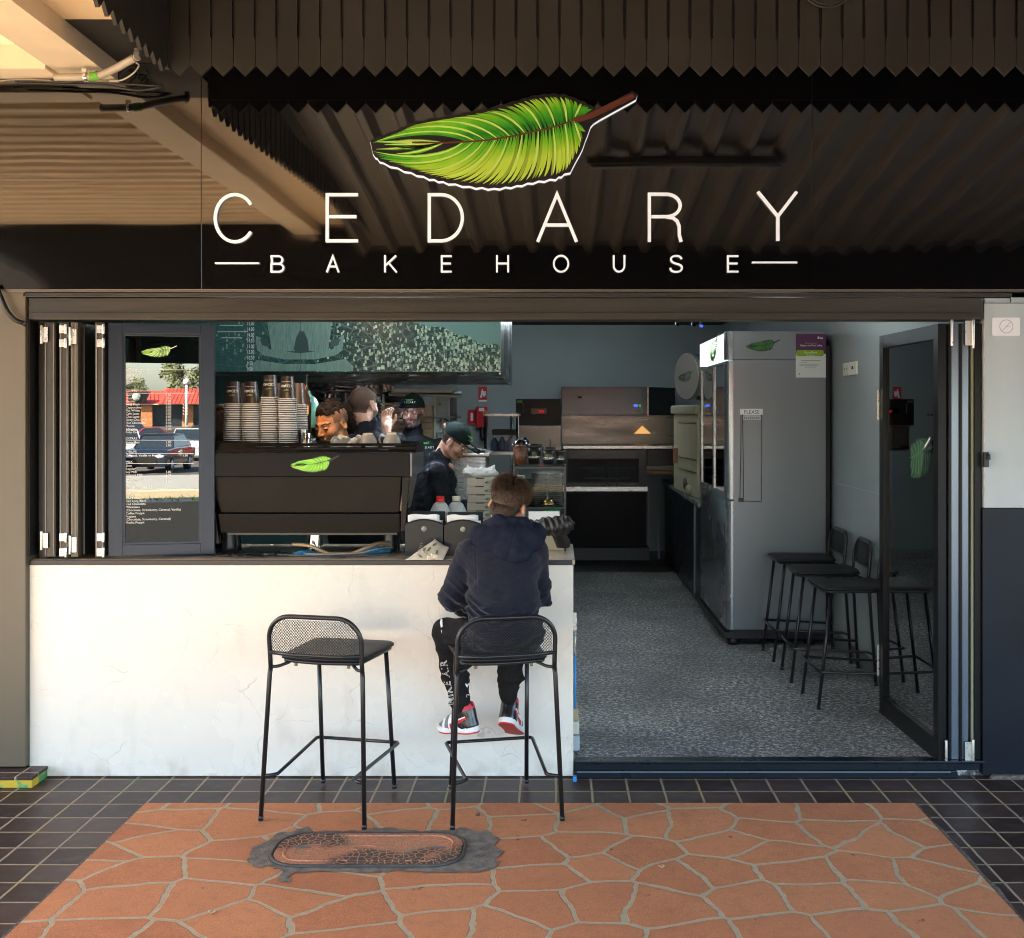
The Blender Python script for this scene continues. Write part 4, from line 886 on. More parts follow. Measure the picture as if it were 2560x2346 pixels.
# crumpled paper wrap and food scraps
wp = thing('paper_wrap', 'printed food wrap paper, torn open, lying over the counter edge left of the boy', 'wrapping paper', (X_(842), .03, CT + .003))
mb = MB(); tri = []
P0, P1, P2 = Vector((X_(797), -.012, CT + .001)), Vector((X_(872), -.012, CT + .003)), Vector((X_(851), .10, CT + .088))
n = 12
for i in range(n + 1):
    row = []
    for j in range(n + 1):
        s_ = i / n; t_ = j / n; p = P0.lerp(P1, s_).lerp(P2.lerp(Vector((X_(880), .09, CT + .050)), max(0, s_ - .5) * 2), t_)
        p.z += .003 * math.sin(s_ * 9 + t_ * 4) * t_ + .004 * (1 - t_) * math.sin(s_ * 6) ** 2; p.y -= .010 * math.sin(t_ * PI); p.z = max(p.z, CT + .0045); row.append(p)
    tri.append(row)
mb.sheet(tri); pw = mb.build('sheet', mat('wrap_paper', (.66, .60, .50), .7, var=.08, vscale=30), wp, solid=.0008)
mb = MB()
for (s_, t_, an) in ((.25, .55, 1.9), (.5, .5, 1.4), (.8, .45, 1.8), (.35, .2, 2.6), (.62, .82, 1.2)):
    p = tri[int(s_ * n)][int(t_ * n)]; dx = (tri[int(s_ * n) + 1][int(t_ * n)] - p).normalized(); dz = (tri[int(s_ * n)][int(t_ * n) + 1] - p).normalized(); nn = dx.cross(dz).normalized(); nn = nn if nn.y < 0 else -nn
    ax = dx * math.cos(an) + dz * math.sin(an); ay = nn.cross(ax)
    mb.add([p + nn * .0035 + ax * (.016 * math.cos(k * PI / 5)) + ay * (.006 * math.sin(k * PI / 5)) for k in range(10)], [tuple(range(10))])
mb.build('leaf_print', mat('wrap_leaf', (.14, .19, .05), .7), wp, merge=False)
for (s_, an, tx) in ((.30, 78, 'CEDARY'), (.60, 118, 'CEDARY')):
    p = tri[int(s_ * n)][int(.30 * n)] + Vector((0, -.012, .0)); text('wrap_lettering', tx, .018, mat('wrap_ink', (.22, .19, .16), .7), p, (R(52), 0, R(0)), wp, ext=.0001).rotation_euler = (Euler((R(50), 0, 0)).to_matrix() @ Euler((0, 0, R(an))).to_matrix()).to_euler()
sdf_mesh('food_scraps', lambda P: smin(smin(elli(P, (X_(852), -.0, CT + .020), (.012, .008, .014)), elli(P, (X_(846), -.004, CT + .014), (.014, .009, .009), (0, 30, 0)), .004), elli(P, (X_(859), -.002, CT + .016), (.012, .008, .012), (0, -25, 0)), .004) + vnoise(P, 160, 9) * .002, (X_(838), -.03, CT + .001), (X_(868), .03, CT + .05), .0013, mat('bread_white', (.72, .62, .48), .8, bump=.001), label='white food scraps in the torn paper wrap', cat='food')
# conduit, cables on the canopy
cn = thing('flexible_conduit', 'grey ribbed conduit with a green label strapped under the cream awning beam', 'conduit', V(170, 150, -.1))
P = smooth_path([V(107, 152, -.30), V(150, 152, -.30), V(190, 150, -.3), V(225, 136, -.32), V(262, 116, -.36), V(270, 112, -.38)], 26)
mb = MB(); mb.tube(P, [.0185 if i % 2 else .0155 for i in range(len(P))], 12); mb.build('hose', mat('conduit_grey', (.46, .40, .33), .4), cn)
mb = MB(); mb.tube(P[44:56], .0200, 14); mb.build('green_label', mat('label_green', (.14, .50, .04), .5, col2=(.10, .30, .03), vscale=120), cn)
for i in (36, 122): mb = MB(); mb.tube(P[i:i + 5], .022, 12); mb.box(P[i].x - .008, P[i].x + .012, P[i].y - .01, P[i].y + .01, P[i].z + .01, P[i].z + .035); mb.build('strap', chrome, cn)
for (pts, r_, lb, cc) in (([(215, 160), (240, 158), (262, 145), (273, 130), (268, 124)], .004, 'white cable drooping from the conduit clip', (.55, .5, .45)),
                          ([(100, 158), (180, 163), (250, 166), (320, 170)], .005, 'black cable running along the top of the sign at the left', (.01, .01, .01)),
                          ([(30, 163), (120, 166), (200, 168), (270, 178), (315, 172)], .006, 'thick black cable sagging over the sign at the left', (.01, .01, .01)),
                          ([(0, 160), (40, 157), (150, 160), (235, 163)], .003, 'thin pale cable along the awning trim', (.35, .28, .2)),
                          ([(233, 150), (245, 140), (262, 132), (272, 145), (268, 155)], .0025, 'thin black cable looping under the dark soffit', (.01, .01, .01))):
    mb = MB(); mb.tube(smooth_path([V(x, y, -.11) for x, y in pts], 8), r_, 8); tag(mb.build('cable', mat('cab_%d_%d' % (int(r_ * 1e4), int(cc[0] * 100)), cc, .45)), lb, 'cable')
P = smooth_path([V(-8, 560, -.07), V(4, 590, -.07), V(14, 612, -.07), V(30, 630, -.07), V(48, 637, -.05)], 20)
mb = MB(); mb.tube(P, [.0115 if i % 2 else .0092 for i in range(len(P))], 10); mb.tube([V(46, 636.5, -.05), V(52, 638, -.045)], .014, 10); tag(mb.build('flexible_conduit', blk), 'short black ribbed conduit curving into the bronze post', 'conduit')
# utility lid and its mortar collar
mb = MB(); o = []
cl = [(485, 1700), (500, 1672), (530, 1660), (545, 1645), (580, 1640), (606, 1632), (612, 1640), (650, 1641), (700, 1640), (722, 1637), (770, 1634), (830, 1640), (880, 1638), (912, 1634), (930, 1640), (958, 1640), (985, 1655), (972, 1672), (990, 1680), (975, 1700), (986, 1702), (965, 1716), (930, 1722), (860, 1722), (780, 1720), (700, 1722), (620, 1720), (572, 1724), (568, 1742), (545, 1740), (556, 1722), (530, 1710), (505, 1712)]
for i, (x, y) in enumerate(cl):
    d_ = 1.7 * F / (y - 811); o.append(((x - VX) * d_ / F, d_ - D0))
o2 = []
for i, p in enumerate(o):
    q_ = o[(i + 1) % len(o)]
    for k in range(4): t_ = k / 4; o2.append((p[0] * (1 - t_) + q_[0] * t_ + random.uniform(-.006, .006), p[1] * (1 - t_) + q_[1] * t_ + random.uniform(-.010, .010)))
g = NG('dark_cement'); g.set(col=g.ramp(g.noise(28, 6), (.3, (.085, .073, .062, 1)), (.7, (.20, .172, .142, 1))), rough=.9); g.bump(g.noise(90, 4), .004)
mb.add([(p[0], p[1], .0105) for p in o2], [tuple(range(len(o2)))]); tag(mb.build('cement_collar', MATS['dark_cement'], merge=False), kind='structure')
lx0, lx1, ly0, ly1 = -1.095, -.345, -1.062, -.725
ld = thing('utility_lid', 'oblong terracotta painted utility lid set in dark cement in front of the stools', 'access cover', ((lx0 + lx1) / 2, (ly0 + ly1) / 2, .011))
mb = MB(); mb.prism(rrect(lx0, lx1, ly0, ly1, .13, 10), 'z', .011, .0125); mb.build('frame_recess', mat('recess_dark', (.02, .018, .016), .8), ld)
mb = MB(); rr_ = rrect(lx0 + .008, lx1 - .008, ly0 + .008, ly1 - .008, .125, 10); mb.tube([(p[0], p[1], .013) for p in rr_], .007, 8, close=True); mb.build('frame_ring', mat('ring_iron', (.05, .043, .038), .6, var=.4, vscale=12), ld)
g = NG('lid_paint'); vv = g.vor(36, None, 'DISTANCE_TO_EDGE', 1.0, dim='2D'); cr = g.mr(vv, .05, .11, 0, 1); md = g.mr(g.noise(3.6, 2), .47, .56, 0, 1)
base = g.mix(g.noise(60, 4), (.36, .135, .065, 1), (.50, .235, .125, 1)); base = g.mix(g.mr(g.noise(9, 3), .55, .68, 0, .6), base, (.24, .19, .12, 1))
g.set(col=g.mix(g.math('MULTIPLY', cr, g.math('MULTIPLY', md, .92)), base, (.045, .038, .030, 1)), rough=.85); g.bump(g.math('ADD', g.math('MULTIPLY', cr, -1.0), g.math('MULTIPLY', g.noise(140, 3), .4)), .003)
mb = MB(); mb.prism(rrect(lx0 + .018, lx1 - .018, ly0 + .018, ly1 - .018, .115, 10), 'z', .0126, .0175); mb.build('cover_plate', MATS['lid_paint'], ld, bevel=.002)
mb = MB(); rr_ = rrect(lx0 + .055, lx1 - .055, ly0 + .045, ly1 - .045, .085, 10); mb.tube([(p[0], p[1], .0172) for p in rr_], .005, 8, close=True); mb.build('inner_ridge', MATS['lid_paint'], ld)
for x in (lx0 + .09, lx1 - .14): box_obj('lifting_slot', x, x + .06, (ly0 + ly1) / 2 - .004, (ly0 + ly1) / 2 + .008, .0176, .0205, mat('slot_iron', (.10, .10, .105), .5, metal=.5), ld, bevel=.002)
mb = MB(); stroke(mb, arc((lx0 + lx1) / 2 - .02, (ly0 + ly1) / 2, .05, 20, 330, 24, .022), .008, lambda u, v, d: (u, v, .0178 + d), 0, .004); mb.build('cast_ring', MATS['lid_paint'], ld)
# small leaves and debris on the paving
for i, (x, y, lb) in enumerate(((418, 1802, 'dry curled tan leaf on the terracotta paving near the left'), (1302, 1712, 'small pale pebble on the terracotta paving right of centre'))):
    d_ = 1.7 * F / (y - 811); c_ = ((x - VX) * d_ / F, d_ - D0); mb = MB(); mb.sheet([[(c_[0] + (a_ - 2) * .007 * math.sin((b_ + .5) / 5 * PI), c_[1] + (b_ - 2) * .006, .010 + .005 * abs(a_ - 2) * .5) for b_ in range(5)] for a_ in range(5)])
    tag(mb.build('dry_leaf' if i == 0 else 'pebble', mat('dry_tan', (.50, .33, .18), .8), solid=.002), lb, 'leaf' if i == 0 else 'pebble')
# ================================================================== INSIDE THE SHOP
def vbox(name, xa, xb, ya, yb, Y, dp, m, parent=None, bevel=0.0, **t):
    return box_obj(name, X_(xa, Y), X_(xb, Y), Y, Y + dp, Z_(yb, Y), Z_(ya, Y), m, parent, bevel, **t)
# ceiling lamps: fluorescent battens
lampm = mat('tube_lit', (.8, .9, 1), .5, emit=(.84, .96, 1.0), estr=1.5); lampk = mat('tube_lit_kitchen', (.8, .9, 1), .5, emit=(.92, .97, 1.0), estr=3.2)
for i, (lx, ly, ln, rz, lb) in enumerate(((1.30, 1.30, 1.2, 90, 'near the doorway'), (.55, 6.3, 1.2, 0, 'above the rear display cabinet'), (-1.2, .85, 1.2, 0, 'over the coffee machine'), (-.7, 6.4, 1.2, 0, 'over the rear steel bench'))):
    z_ = 2.70
    t = thing('ceiling_lamp', 'white fluorescent batten lamp on the dark ceiling ' + lb, 'ceiling lamp', (0, 0, 0), 'fluorescent lamps on the shop ceiling')
    box_obj('lamp_body', -ln / 2, ln / 2, -.05, .05, -.03, .015, mat('lamp_white', (.7, .7, .7), .5), t, bevel=.004)
    mb = MB()
    for s_ in (-.025, .025): mb.tube([(-ln / 2 + .02, s_, -.048), (ln / 2 - .02, s_, -.048)], .016, 10)
    mb.build('tube', lampk if i == 2 else lampm, t); t.location = (lx, ly, z_); t.rotation_euler = (0, 0, R(rz))
lampd = mat('added_downlight_lit', (.9, .95, 1), .5, emit=(.93, .97, 1.0), estr=13)  # added lamps, they brighten the staff below the bulkhead
for i, x_ in enumerate((-1.35, -.95, -.60)):
    t = thing('downlight', 'small round downlight added under the mural bulkhead to light the staff, %s one' % ('left', 'middle', 'right')[i], 'downlight', (x_, 2.25, 1.948), 'added downlights under the bulkhead')
    mb = MB(); mb.lathe([(.0, -.006), (.036, -.006)], (x_, 2.25, 1.948), 20); mb.build('bulb', lampd, t, merge=False); mb = MB(); mb.tube([(x_ + .04 * math.cos(a), 2.25 + .04 * math.sin(a), 1.944) for a in [2 * PI * k / 20 for k in range(20)]], .006, 6, close=True); mb.build('rim', steel, t)
dl_ = thing('added_spot_lamp', 'small warm spot lamp added on the shop ceiling to brighten the front barista', 'spot lamp', (-1.36, .24, 2.40))  # added lamp that brightens the barista behind the machine
mb = MB(); mb.xf = Matrix.Translation((-1.36, .24, 2.40)) @ Euler((R(28), R(-10), 0)).to_matrix().to_4x4(); mb.lathe([(.0, .12), (.045, .12), (.05, .0), (.044, .0), (.04, .02), (0, .02)], n=20); mb.build('can', blk, dl_)
mb = MB(); mb.tube([(-1.36, .24, 2.50), (-1.36, .24, 2.72)], .01, 8); mb.build('stem', blk, dl_)
mb = MB(); mb.xf = Matrix.Translation((-1.36, .24, 2.40)) @ Euler((R(28), R(-10), 0)).to_matrix().to_4x4(); mb.lathe([(0, .014), (.038, .014), (.038, .018), (0, .018)], n=20); mb.build('bulb', mat('bulb_warm', (1, .8, .5), .5, emit=(1, .62, .30), estr=9), dl_)
ld_ = bpy.data.lights.new('added_spot_light', 'SPOT'); lo_ = bpy.data.objects.new('added_spot_light', ld_); COL.objects.link(lo_); ld_.energy = 4.0; ld_.color = (1, .60, .32); ld_.spot_size = R(44); ld_.spot_blend = .8; ld_.shadow_soft_size = .05
lo_.location = (-1.36, .24, 2.37); lo_.rotation_euler = (Vector((-1.36, .24, 2.37)) - Vector((-1.22, .72, 1.62))).to_track_quat('Z', 'Y').to_euler(); lo_.parent = dl_; lo_.location = (0, 0, -.03)
# mural bulkhead
g = NG('city_mural')
g.x = g.math('ADD', g.x, -1.3); g.z = g.math('ADD', g.z, 1.95); vx = g.comb(g.x, 0, g.z)
d1 = g.math('ADD', g.x, g.math('MULTIPLY', g.z, 1.9))             # distance towards the sea corner
vn = g.N.new('ShaderNodeTexVoronoi'); vn.distance = 'CHEBYCHEV'; vn.inputs['Scale'].default_value = 78; g.K.new(g.comb(g.x, 0, g.math('MULTIPLY', g.z, .62)), vn.inputs['Vector'])
sp_ = g.N.new('ShaderNodeSeparateXYZ'); g.K.new(vn.outputs['Color'], sp_.inputs[0])
dens = g.noise(4.5, 5, vx); dd = g.math('ADD', g.mr(dens, .35, .65, -.40, .22), g.mr(g.x, -1.55, -.8, -.42, .16))
bld = g.math('MULTIPLY', g.math('GREATER_THAN', g.math('ADD', sp_.outputs[0], dd), .40), g.math('LESS_THAN', vn.outputs['Distance'], .47))
land = g.ramp(g.noise(30, 7, vx, rough=.7), (.3, (.002, .012, .014, 1)), (.5, (.014, .045, .042, 1)), (.72, (.07, .15, .13, 1)))
hous = g.mix(sp_.outputs[1], (.10, .22, .17, 1), (.44, .62, .44, 1))
city = g.mix(bld, land, hous)
street = g.mr(g.vor(9, g.comb(g.math('ADD', g.x, g.math('MULTIPLY', g.z, .8)), 0, g.z), 'DISTANCE_TO_EDGE'), 0, .03, .35, 0); city = g.mix(street, city, (.22, .38, .33, 1))
sea = g.mix(g.noise(60, 4, g.comb(g.x, 0, g.math('MULTIPLY', g.z, 5))), (.09, .21, .205, 1), (.15, .29, .275, 1))
coast = g.math('ADD', g.math('ADD', g.math('SUBTRACT', g.z, 2.11), g.math('MULTIPLY', g.math('ADD', g.x, .352), .314)), g.math('MULTIPLY', g.math('SUBTRACT', g.noise(9, 5, vx), .5), .10))
sm = g.mr(coast, -.002, .002, 0, 1)
left = g.mr(g.x, -2.0, -1.55, .55, 0); city = g.mix(left, city, (.05, .15, .15, 1)); bot = g.mr(g.z, 1.96, 2.04, .6, 0)
g.set(col=g.mix(sm, city, sea), rough=.25, spec=.5)
mu = thing('mural_bulkhead', 'hanging bulkhead printed with a teal aerial city and coast mural', 'bulkhead', (-1.3, 2.0, 1.95))
MY = 1.9; mx1 = X_(985, MY); mz0 = Z_(732, MY)
box_obj('mural_print', -2.75, mx1, MY, MY + .006, mz0, 2.70, MATS['city_mural'], mu)
mb = MB(); mb.hexa([(-2.75, MY + .0065, mz0), (mx1, MY + .0065, mz0), (mx1, 3.75, 1.915), (-2.75, 3.75, 1.915), (-2.75, MY + .0065, 2.70), (mx1, MY + .0065, 2.70), (mx1, 3.75, 2.70), (-2.75, 3.75, 2.70)]); mb.build('steel_body', mat('hood_steel', (.20, .22, .23), .30, metal=.7, var=.2, vscale=3, rvar=.1), mu)
mb = MB(); stroke(mb, [(mx1 - .006, MY + .02), (mx1 - .006, 3.72)], .012, lambda u, v, d: (u, v, mz0 - (v - MY) * .021 - .004 - d), 0, .012); mb.build('corner_trim', steel, mu)
pale = mat('mural_stone', (.13, .235, .20), .3, var=.25, vscale=25, stretch=(6, 1, .8)); pale2 = mat('mural_stone_dark', (.025, .06, .058), .3)
fm = lambda u, v, d: (X_(u, MY), MY - .001 - d, Z_(v, MY))
mb = MB()   # fluted column on a round terrace, printed shapes a fraction of a millimetre proud of the print
for (pts, m_, d_) in (([(522, 612), (530, 660), (535, 692), (645, 692), (650, 660), (655, 612)], 0, 0.0), ([(583, 664), (590, 652), (598, 653), (605, 668), (608, 690), (600, 699), (585, 699), (578, 688)], 1, .0006),
                      ([(503, 662), (506, 690), (520, 700), (560, 708), (620, 708), (660, 700), (674, 690), (677, 660), (668, 664), (655, 688), (590, 696), (530, 688), (512, 664)], 0, .0012), ([(511, 668), (516, 680), (530, 684), (526, 668)], 1, .0018), ([(652, 668), (670, 668), (666, 680), (650, 684)], 1, .0018),
                      ([(489, 724), (505, 709), (560, 717), (620, 717), (680, 707), (696, 722), (694, 731), (489, 731)], 0, .0003), ([(590.4, 612), (591.6, 612), (591.6, 731), (590.4, 731)], 1, .0024)):
    mb.mi(m_); n_ = len(pts); mb.add([fm(p[0], p[1], d_) for p in pts], [tuple(range(n_))])
mb.build('printed_column', [pale, pale2], mu, merge=False)
for i, tx in enumerate(['13.00', '14.00', '14.00', '14.50', '11.00', '13.00', '10.50', '9.50', '9.50']):
    text('price_reflection', tx, .035, wt, (X_(486, MY), MY - .002, Z_(641 + i * 11.2, MY)), (R(90), 0, 0), mu, sx=.6, ext=.0002)  # white figures put on the mural as the reflection of a menu
for (x, y, w_) in ((432, 640, 46), (428, 652, 60), (436, 664, 40)): mb = MB(); mb.box(X_(x, MY), X_(x + w_, MY), MY - .002, MY - .0005, Z_(y + 2.2, MY), Z_(y, MY)); mb.build('faint_line', mat('faint_line', (.3, .42, .38), .6), mu)
# teal glass back panel on the left, glass divider edge
gl_t = mat('teal_back_glass', (.045, .105, .110), .12, var=.2, vscale=2, spec=.6)
box_obj('glass_partition', -3.1, X_(603, 2.2), 2.2, 2.215, FZ, 1.94, gl_t, label='teal glass back panel behind the paper cup stacks', cat='partition')
vbox('partition_edge', 602.5, 604, 636, 868, 2.16, .01, mat('glass_edge', (.25, .42, .36), .2), label='pale green edge of the glass partition right of the cup stacks', cat='glass edge')
vbox('bottle_shelf', 425, 598, 858, 866, 1.9, .25, mat('dark_shelf', (.03, .025, .022), .5), label='dark shelf behind the paper cups', cat='shelf')
g = NG('foil_steel'); g.set(col=(.42, .43, .42, 1), metal=.9, rough=.22); g.bump(g.noise(9, 4), .03)
box_obj('steel_splashback', X_(603, 3.7), X_(775, 3.7), 3.70, 3.72, 1.2, 1.93, MATS['foil_steel'], label='dented steel splashback behind the kitchen staff', cat='splashback')
mb = MB()
for (x0_, y0_, x1_, y1_) in ((612, 752, 612, 812), (606, 756, 700, 764), (606, 768, 690, 770), (640, 758, 640, 800), (660, 760, 660, 800), (606, 784, 670, 786)): mb.tube([V(x0_, y0_, 3.4), V(x1_, y1_, 3.4)], .008, 6)
tag(mb.build('wire_rack', steel), 'steel wire rack on the splashback left of the shaved-head man', 'rack')
mb = MB(); mb.lathe([(.0, 0), (.07, 0), (.075, .02), (.075, .16), (.05, .20), (.022, .215), (.022, .24), (0, .24)], (X_(604, 2.0), 2.0, Z_(843, 2.0)), 20); tag(mb.build('soap_bottle', mat('mint_plastic', (.16, .42, .30), .4)), 'pale green plastic bottle behind the cup stacks', 'bottle')
# bottles and grinder at the machine
yb = thing('syrup_bottle', 'sauce bottle with yellow label between cup stacks and the bending man', 'bottle', (X_(598, .62), .62, ZT - .15))
mb = MB(); mb.lathe([(0, 0), (.030, 0), (.030, .20), (.014, .25), (.014, .29), (0, .29)], (X_(601, .62), .62, Z_(868, .62)), 18); mb.build('body', mat('brown_glass', (.035, .015, .01), .15), yb)
vbox('yellow_label', 592, 607, 799, 816, .585, .003, mat('label_yellow', (.70, .42, .01), .5), yb); vbox('red_mark', 601, 604, 801, 812, .583, .0015, mat('red_mark', (.4, .03, .01), .5), yb)
gd = thing('coffee_grinder', 'dark coffee grinder hopper with beans at the left behind the cups', 'coffee grinder', (X_(432, .5), .5, CT))
mb = MB(); c = (X_(431, .52), .52, 0); mb.lathe([(.04, Z_(868, .52)), (.05, Z_(850, .52)), (.062, Z_(815, .52)), (.064, Z_(806, .52)), (0, Z_(806, .52))], c, 24); mb.build('hopper', mat('beans', (.06, .018, .006), .35, var=.6, vscale=90, bump=.004, bscale=120), gd)
mb = MB(); mb.lathe([(.066, Z_(806, .52)), (.067, Z_(797, .52)), (.0, Z_(796, .52))], c, 24); mb.build('lid', mat('brown_lid', (.06, .035, .022), .3), gd); mb = MB(); mb.lathe([(0, CT + .003), (.07, CT + .003), (.06, Z_(870, .52)), (0, Z_(870, .52))], c, 24); mb.build('base', blk, gd)
# shelf rack behind the staff
rk = thing('kitchen_rack', 'kitchen rack with white top slab and shelves behind the capped man', 'rack', (X_(830, 3.4), 3.5, FZ))
vbox('top_slab', 768, 890, 764, 774, 3.35, .45, mat('white_board', (.55, .60, .58), .5), rk, .01)
mb = MB(); P = [V(765, 774.5, 3.30), V(908, 778, 3.30), V(908, 771, 3.75), V(760, 768, 3.75)]; mb.add(P + [p + Vector((0, 0, -.02)) for p in P], [(0, 1, 2, 3), (7, 6, 5, 4), (0, 4, 5, 1), (1, 5, 6, 2), (2, 6, 7, 3), (3, 7, 4, 0)]); mb.build('shelf_board', mat('shelf_grey', (.16, .19, .17), .4, metal=.4), rk)
vbox('side_board', 852, 882, 780, 835, 3.5, .02, mat('board_grey', (.22, .24, .22), .5), rk); vbox('post', 853.5, 857.5, 776, 990, 3.42, .03, mat('rack_cream', (.38, .36, .28), .5), rk); vbox('dark_post', 885, 892, 783, 1000, 3.4, .3, mat('rack_dark', (.03, .033, .034), .5), rk)
vbox('lower_shelf', 835, 899, 820, 823.5, 3.3, .4, mat('rack_shelf', (.10, .10, .09), .5), rk); vbox('post', 752, 756, 776, 990, 3.42, .03, MATS['rack_cream'], rk); vbox('tray_shelf', 748, 862, 794, 797.5, 3.3, .4, mat('wood_shelf', (.33, .25, .16), .6), rk)
mb = MB(); c = Vector((X_(788, 3.5), 3.5, Z_(794, 3.5) + .004)); mb.lathe([(.0, 0), (.14, 0), (.152, .04), (.15, .075), (.08, .095), (0, .10)], c, 28, sq=.8); tag(mb.build('black_pan', mat('black_enamel', (.012, .012, .013), .18, spec=.6)), 'black round roasting pan on the rack beside the capped man', 'pan')
kraft = mat('kraft_board', (.30, .21, .13), .7, var=.12, vscale=9); kraft_d = mat('kraft_slot', (.05, .035, .022), .8)
pos = ['topmost', 'second from the top', 'third from the top', 'fourth from the top', 'fifth from the top', 'sixth from the top', 'lowest']
for i in range(7):
    y0_ = 799 + i * 11.2; Yb = 3.32 + random.uniform(-.01, .01); dx = random.uniform(-1, 1)
    b = thing('carton', 'flat brown carton on the kitchen rack, %s of its stack' % pos[i], 'carton', V(800, y0_ + 10.4, Yb), 'flat brown cartons on the kitchen rack')
    vbox('box', 750 + dx, 851 + dx, y0_, y0_ + 10.4, Yb, .34, kraft, b, .003); vbox('slot', 786 + dx, 812 + dx, y0_ + 1.8, y0_ + 3.4, Yb - .001, .0005, kraft_d, b)
mb = MB(); mb.ell(V(868, 850, 3.5), (.07, .06, .06)); tag(sdf_mesh('plastic_bag', lambda P: elli(P, V(868, 838, 3.5), (.085, .06, .055)) + vnoise(P, 30, 2) * .02, V(868, 838, 3.5) - Vector((.12, .1, .09)), V(868, 838, 3.5) + Vector((.12, .1, .09)), .005, mat('bag_grey', (.40, .42, .42), .4)), 'pale crumpled plastic bag on the lower rack shelf', 'bag')
# steel bench and pots behind the woman
bc = thing('steel_bench', 'stainless steel kitchen bench behind the woman in the cap', 'bench', (X_(915, 3.0), 3.2, FZ))
vbox('bench_top', 760, 962, 893, 899, 3.0, .6, steel, bc, .003); vbox('bench_front', 880, 955, 900, 985, 3.02, .5, steel, bc); vbox('bench_gap', 880, 958, 986, 1010, 3.02, .4, blk, bc)
mb = MB(); c = V(918, 893, 3.2); mb.lathe([(0, 0), (.15, 0), (.15, .02), (.155, .022), (.155, .028), (.02, .05), (.02, .06), (0, .06)], c, 28); tag(mb.build('pot_lid', steel), 'round steel pot lid on the bench behind the woman', 'pot')
tag(sdf_mesh('plastic_bag', lambda P: elli(P, V(908, 880, 3.3), (.07, .05, .05)) + vnoise(P, 35, 8) * .02, V(908, 880, 3.3) - Vector((.1, .08, .08)), V(908, 880, 3.3) + Vector((.1, .08, .08)), .005, MATS['bag_grey']), 'crumpled clear bag on the steel bench by the pot lid', 'bag')
# rack table at the rear with blue bottles
YR = 5.2
tb = thing('wire_table', 'steel rack table with an upper shelf in front of the rear wall', 'table', (X_(980, YR), YR, FZ))
mb = MB()
for x_ in (955, 1018):
    mb.tube([(X_(x_, YR), YR, FZ), (X_(x_, YR), YR, Z_(812, YR))], .014, 10)
mb.tube([(X_(1003, YR), YR + .4, Z_(990, YR)), (X_(1003, YR), YR + .4, Z_(812, YR))], .012, 8); mb.build('post', steel, tb)
vbox('upper_shelf', 953, 1022, 815, 820, YR - .02, .5, steel, tb, .002); vbox('table_top', 950, 1020, 889, 896, YR - .02, .55, steel, tb, .002)
cool = thing('bottle_pack', 'shrink-wrapped pack of blue water bottles on the steel table', 'bottle pack', V(985, 888, YR))
bl = mat('blue_bottle', (.012, .12, .33), .25, trans=.2)
for i in range(5):
    for j in range(2): mb = MB(); mb.lathe([(0, 0), (.034, 0), (.036, .01), (.034, .05), (.036, .06), (.036, .085), (.014, .115), (.014, .13), (0, .13)], (X_(963, YR) + .043 + i * .072, YR + .05 + j * .075, Z_(888.5, YR)), 14); mb.build('bottle', bl, cool)
mb = MB(); mb.add([(X_(962, YR), YR + .008, Z_(887, YR)), (X_(1008, YR) + .1, YR + .008, Z_(887, YR)), (X_(1008, YR) + .1, YR + .008, Z_(860, YR)), (X_(962, YR), YR + .008, Z_(862, YR))], [(0, 1, 2, 3)]); mb.build('film', glass_mat('film', (.75, .88, .95), 1.4, 2.0, .15), cool, merge=False)
tag(vbox('brown_tray', 968, 1014, 846, 857, YR, .3, mat('tray_brown', (.07, .045, .03), .6), None, .004), 'flat brown tray on top of the blue bottle pack', 'tray')
# signs on the rear wall
YW = 7.93
red = mat('sign_red', (.50, .012, .018), .4); wh = mat('sign_white', (.75, .75, .75), .5)
s1 = thing('fire_blanket_sign', 'red safety sign with a white figure high on the rear wall', 'sign', V(950, 788, YW))
vbox('plate', 941.6, 957.8, 761.5, 788.5, YW, .005, red, s1); vbox('caption_strip', 941.6, 957.8, 787.5, 791, YW - .002, .004, wh, s1); 
mb = MB(); f2 = lambda u, v, d: (X_(u, YW), YW - .001 - d, Z_(v, YW)); mb.xf = None
for pts in ([(946.5, 770), (950, 769), (953, 776), (955.5, 778), (953, 782), (949, 778), (948.5, 783), (944, 783), (946.5, 776)], [(948.0, 766), (950.3, 766), (950.3, 769), (948, 769)], [(951, 770), (956, 770.5), (956, 778), (952, 778)]): mb.add([f2(p[0], p[1], .002) for p in pts], [tuple(range(len(pts)))])
mb.build('figure_symbol', wh, s1, merge=False)
s2 = thing('extinguisher_sign', 'red sign with a white extinguisher symbol left of the red blanket case', 'sign', V(928, 836, YW))
vbox('plate', 920.8, 935.8, 807, 836, YW, .005, red, s2); mb = MB(); mb.prism([(X_(926, YW), Z_(829, YW)), (X_(931, YW), Z_(829, YW)), (X_(931, YW), Z_(815, YW)), (X_(929.5, YW), Z_(813, YW)), (X_(927, YW), Z_(813, YW)), (X_(926, YW), Z_(815, YW))], 'y', YW - .003, YW - .001); mb.build('extinguisher_symbol', wh, s2)
s3 = thing('fire_blanket_case', 'red fire blanket case with white label and yellow tag on the rear wall', 'fire blanket', V(948, 841, YW))
vbox('case', 936.5, 959.5, 800, 842, YW - .05, .06, mat('case_red', (.45, .015, .03), .3), s3, .01); vbox('white_label', 942, 953, 803, 810, YW - .053, .002, wh, s3); vbox('yellow_tag', 951, 956, 808, 820, YW - .056, .002, MATS['label_yellow'], s3)
mb = MB(); mb.tube([V(949, 842, YW - .03), V(948, 862, YW - .03), V(951, 868, YW - .03)], .02, 8); mb.build('hanging_hose', blk, s3)
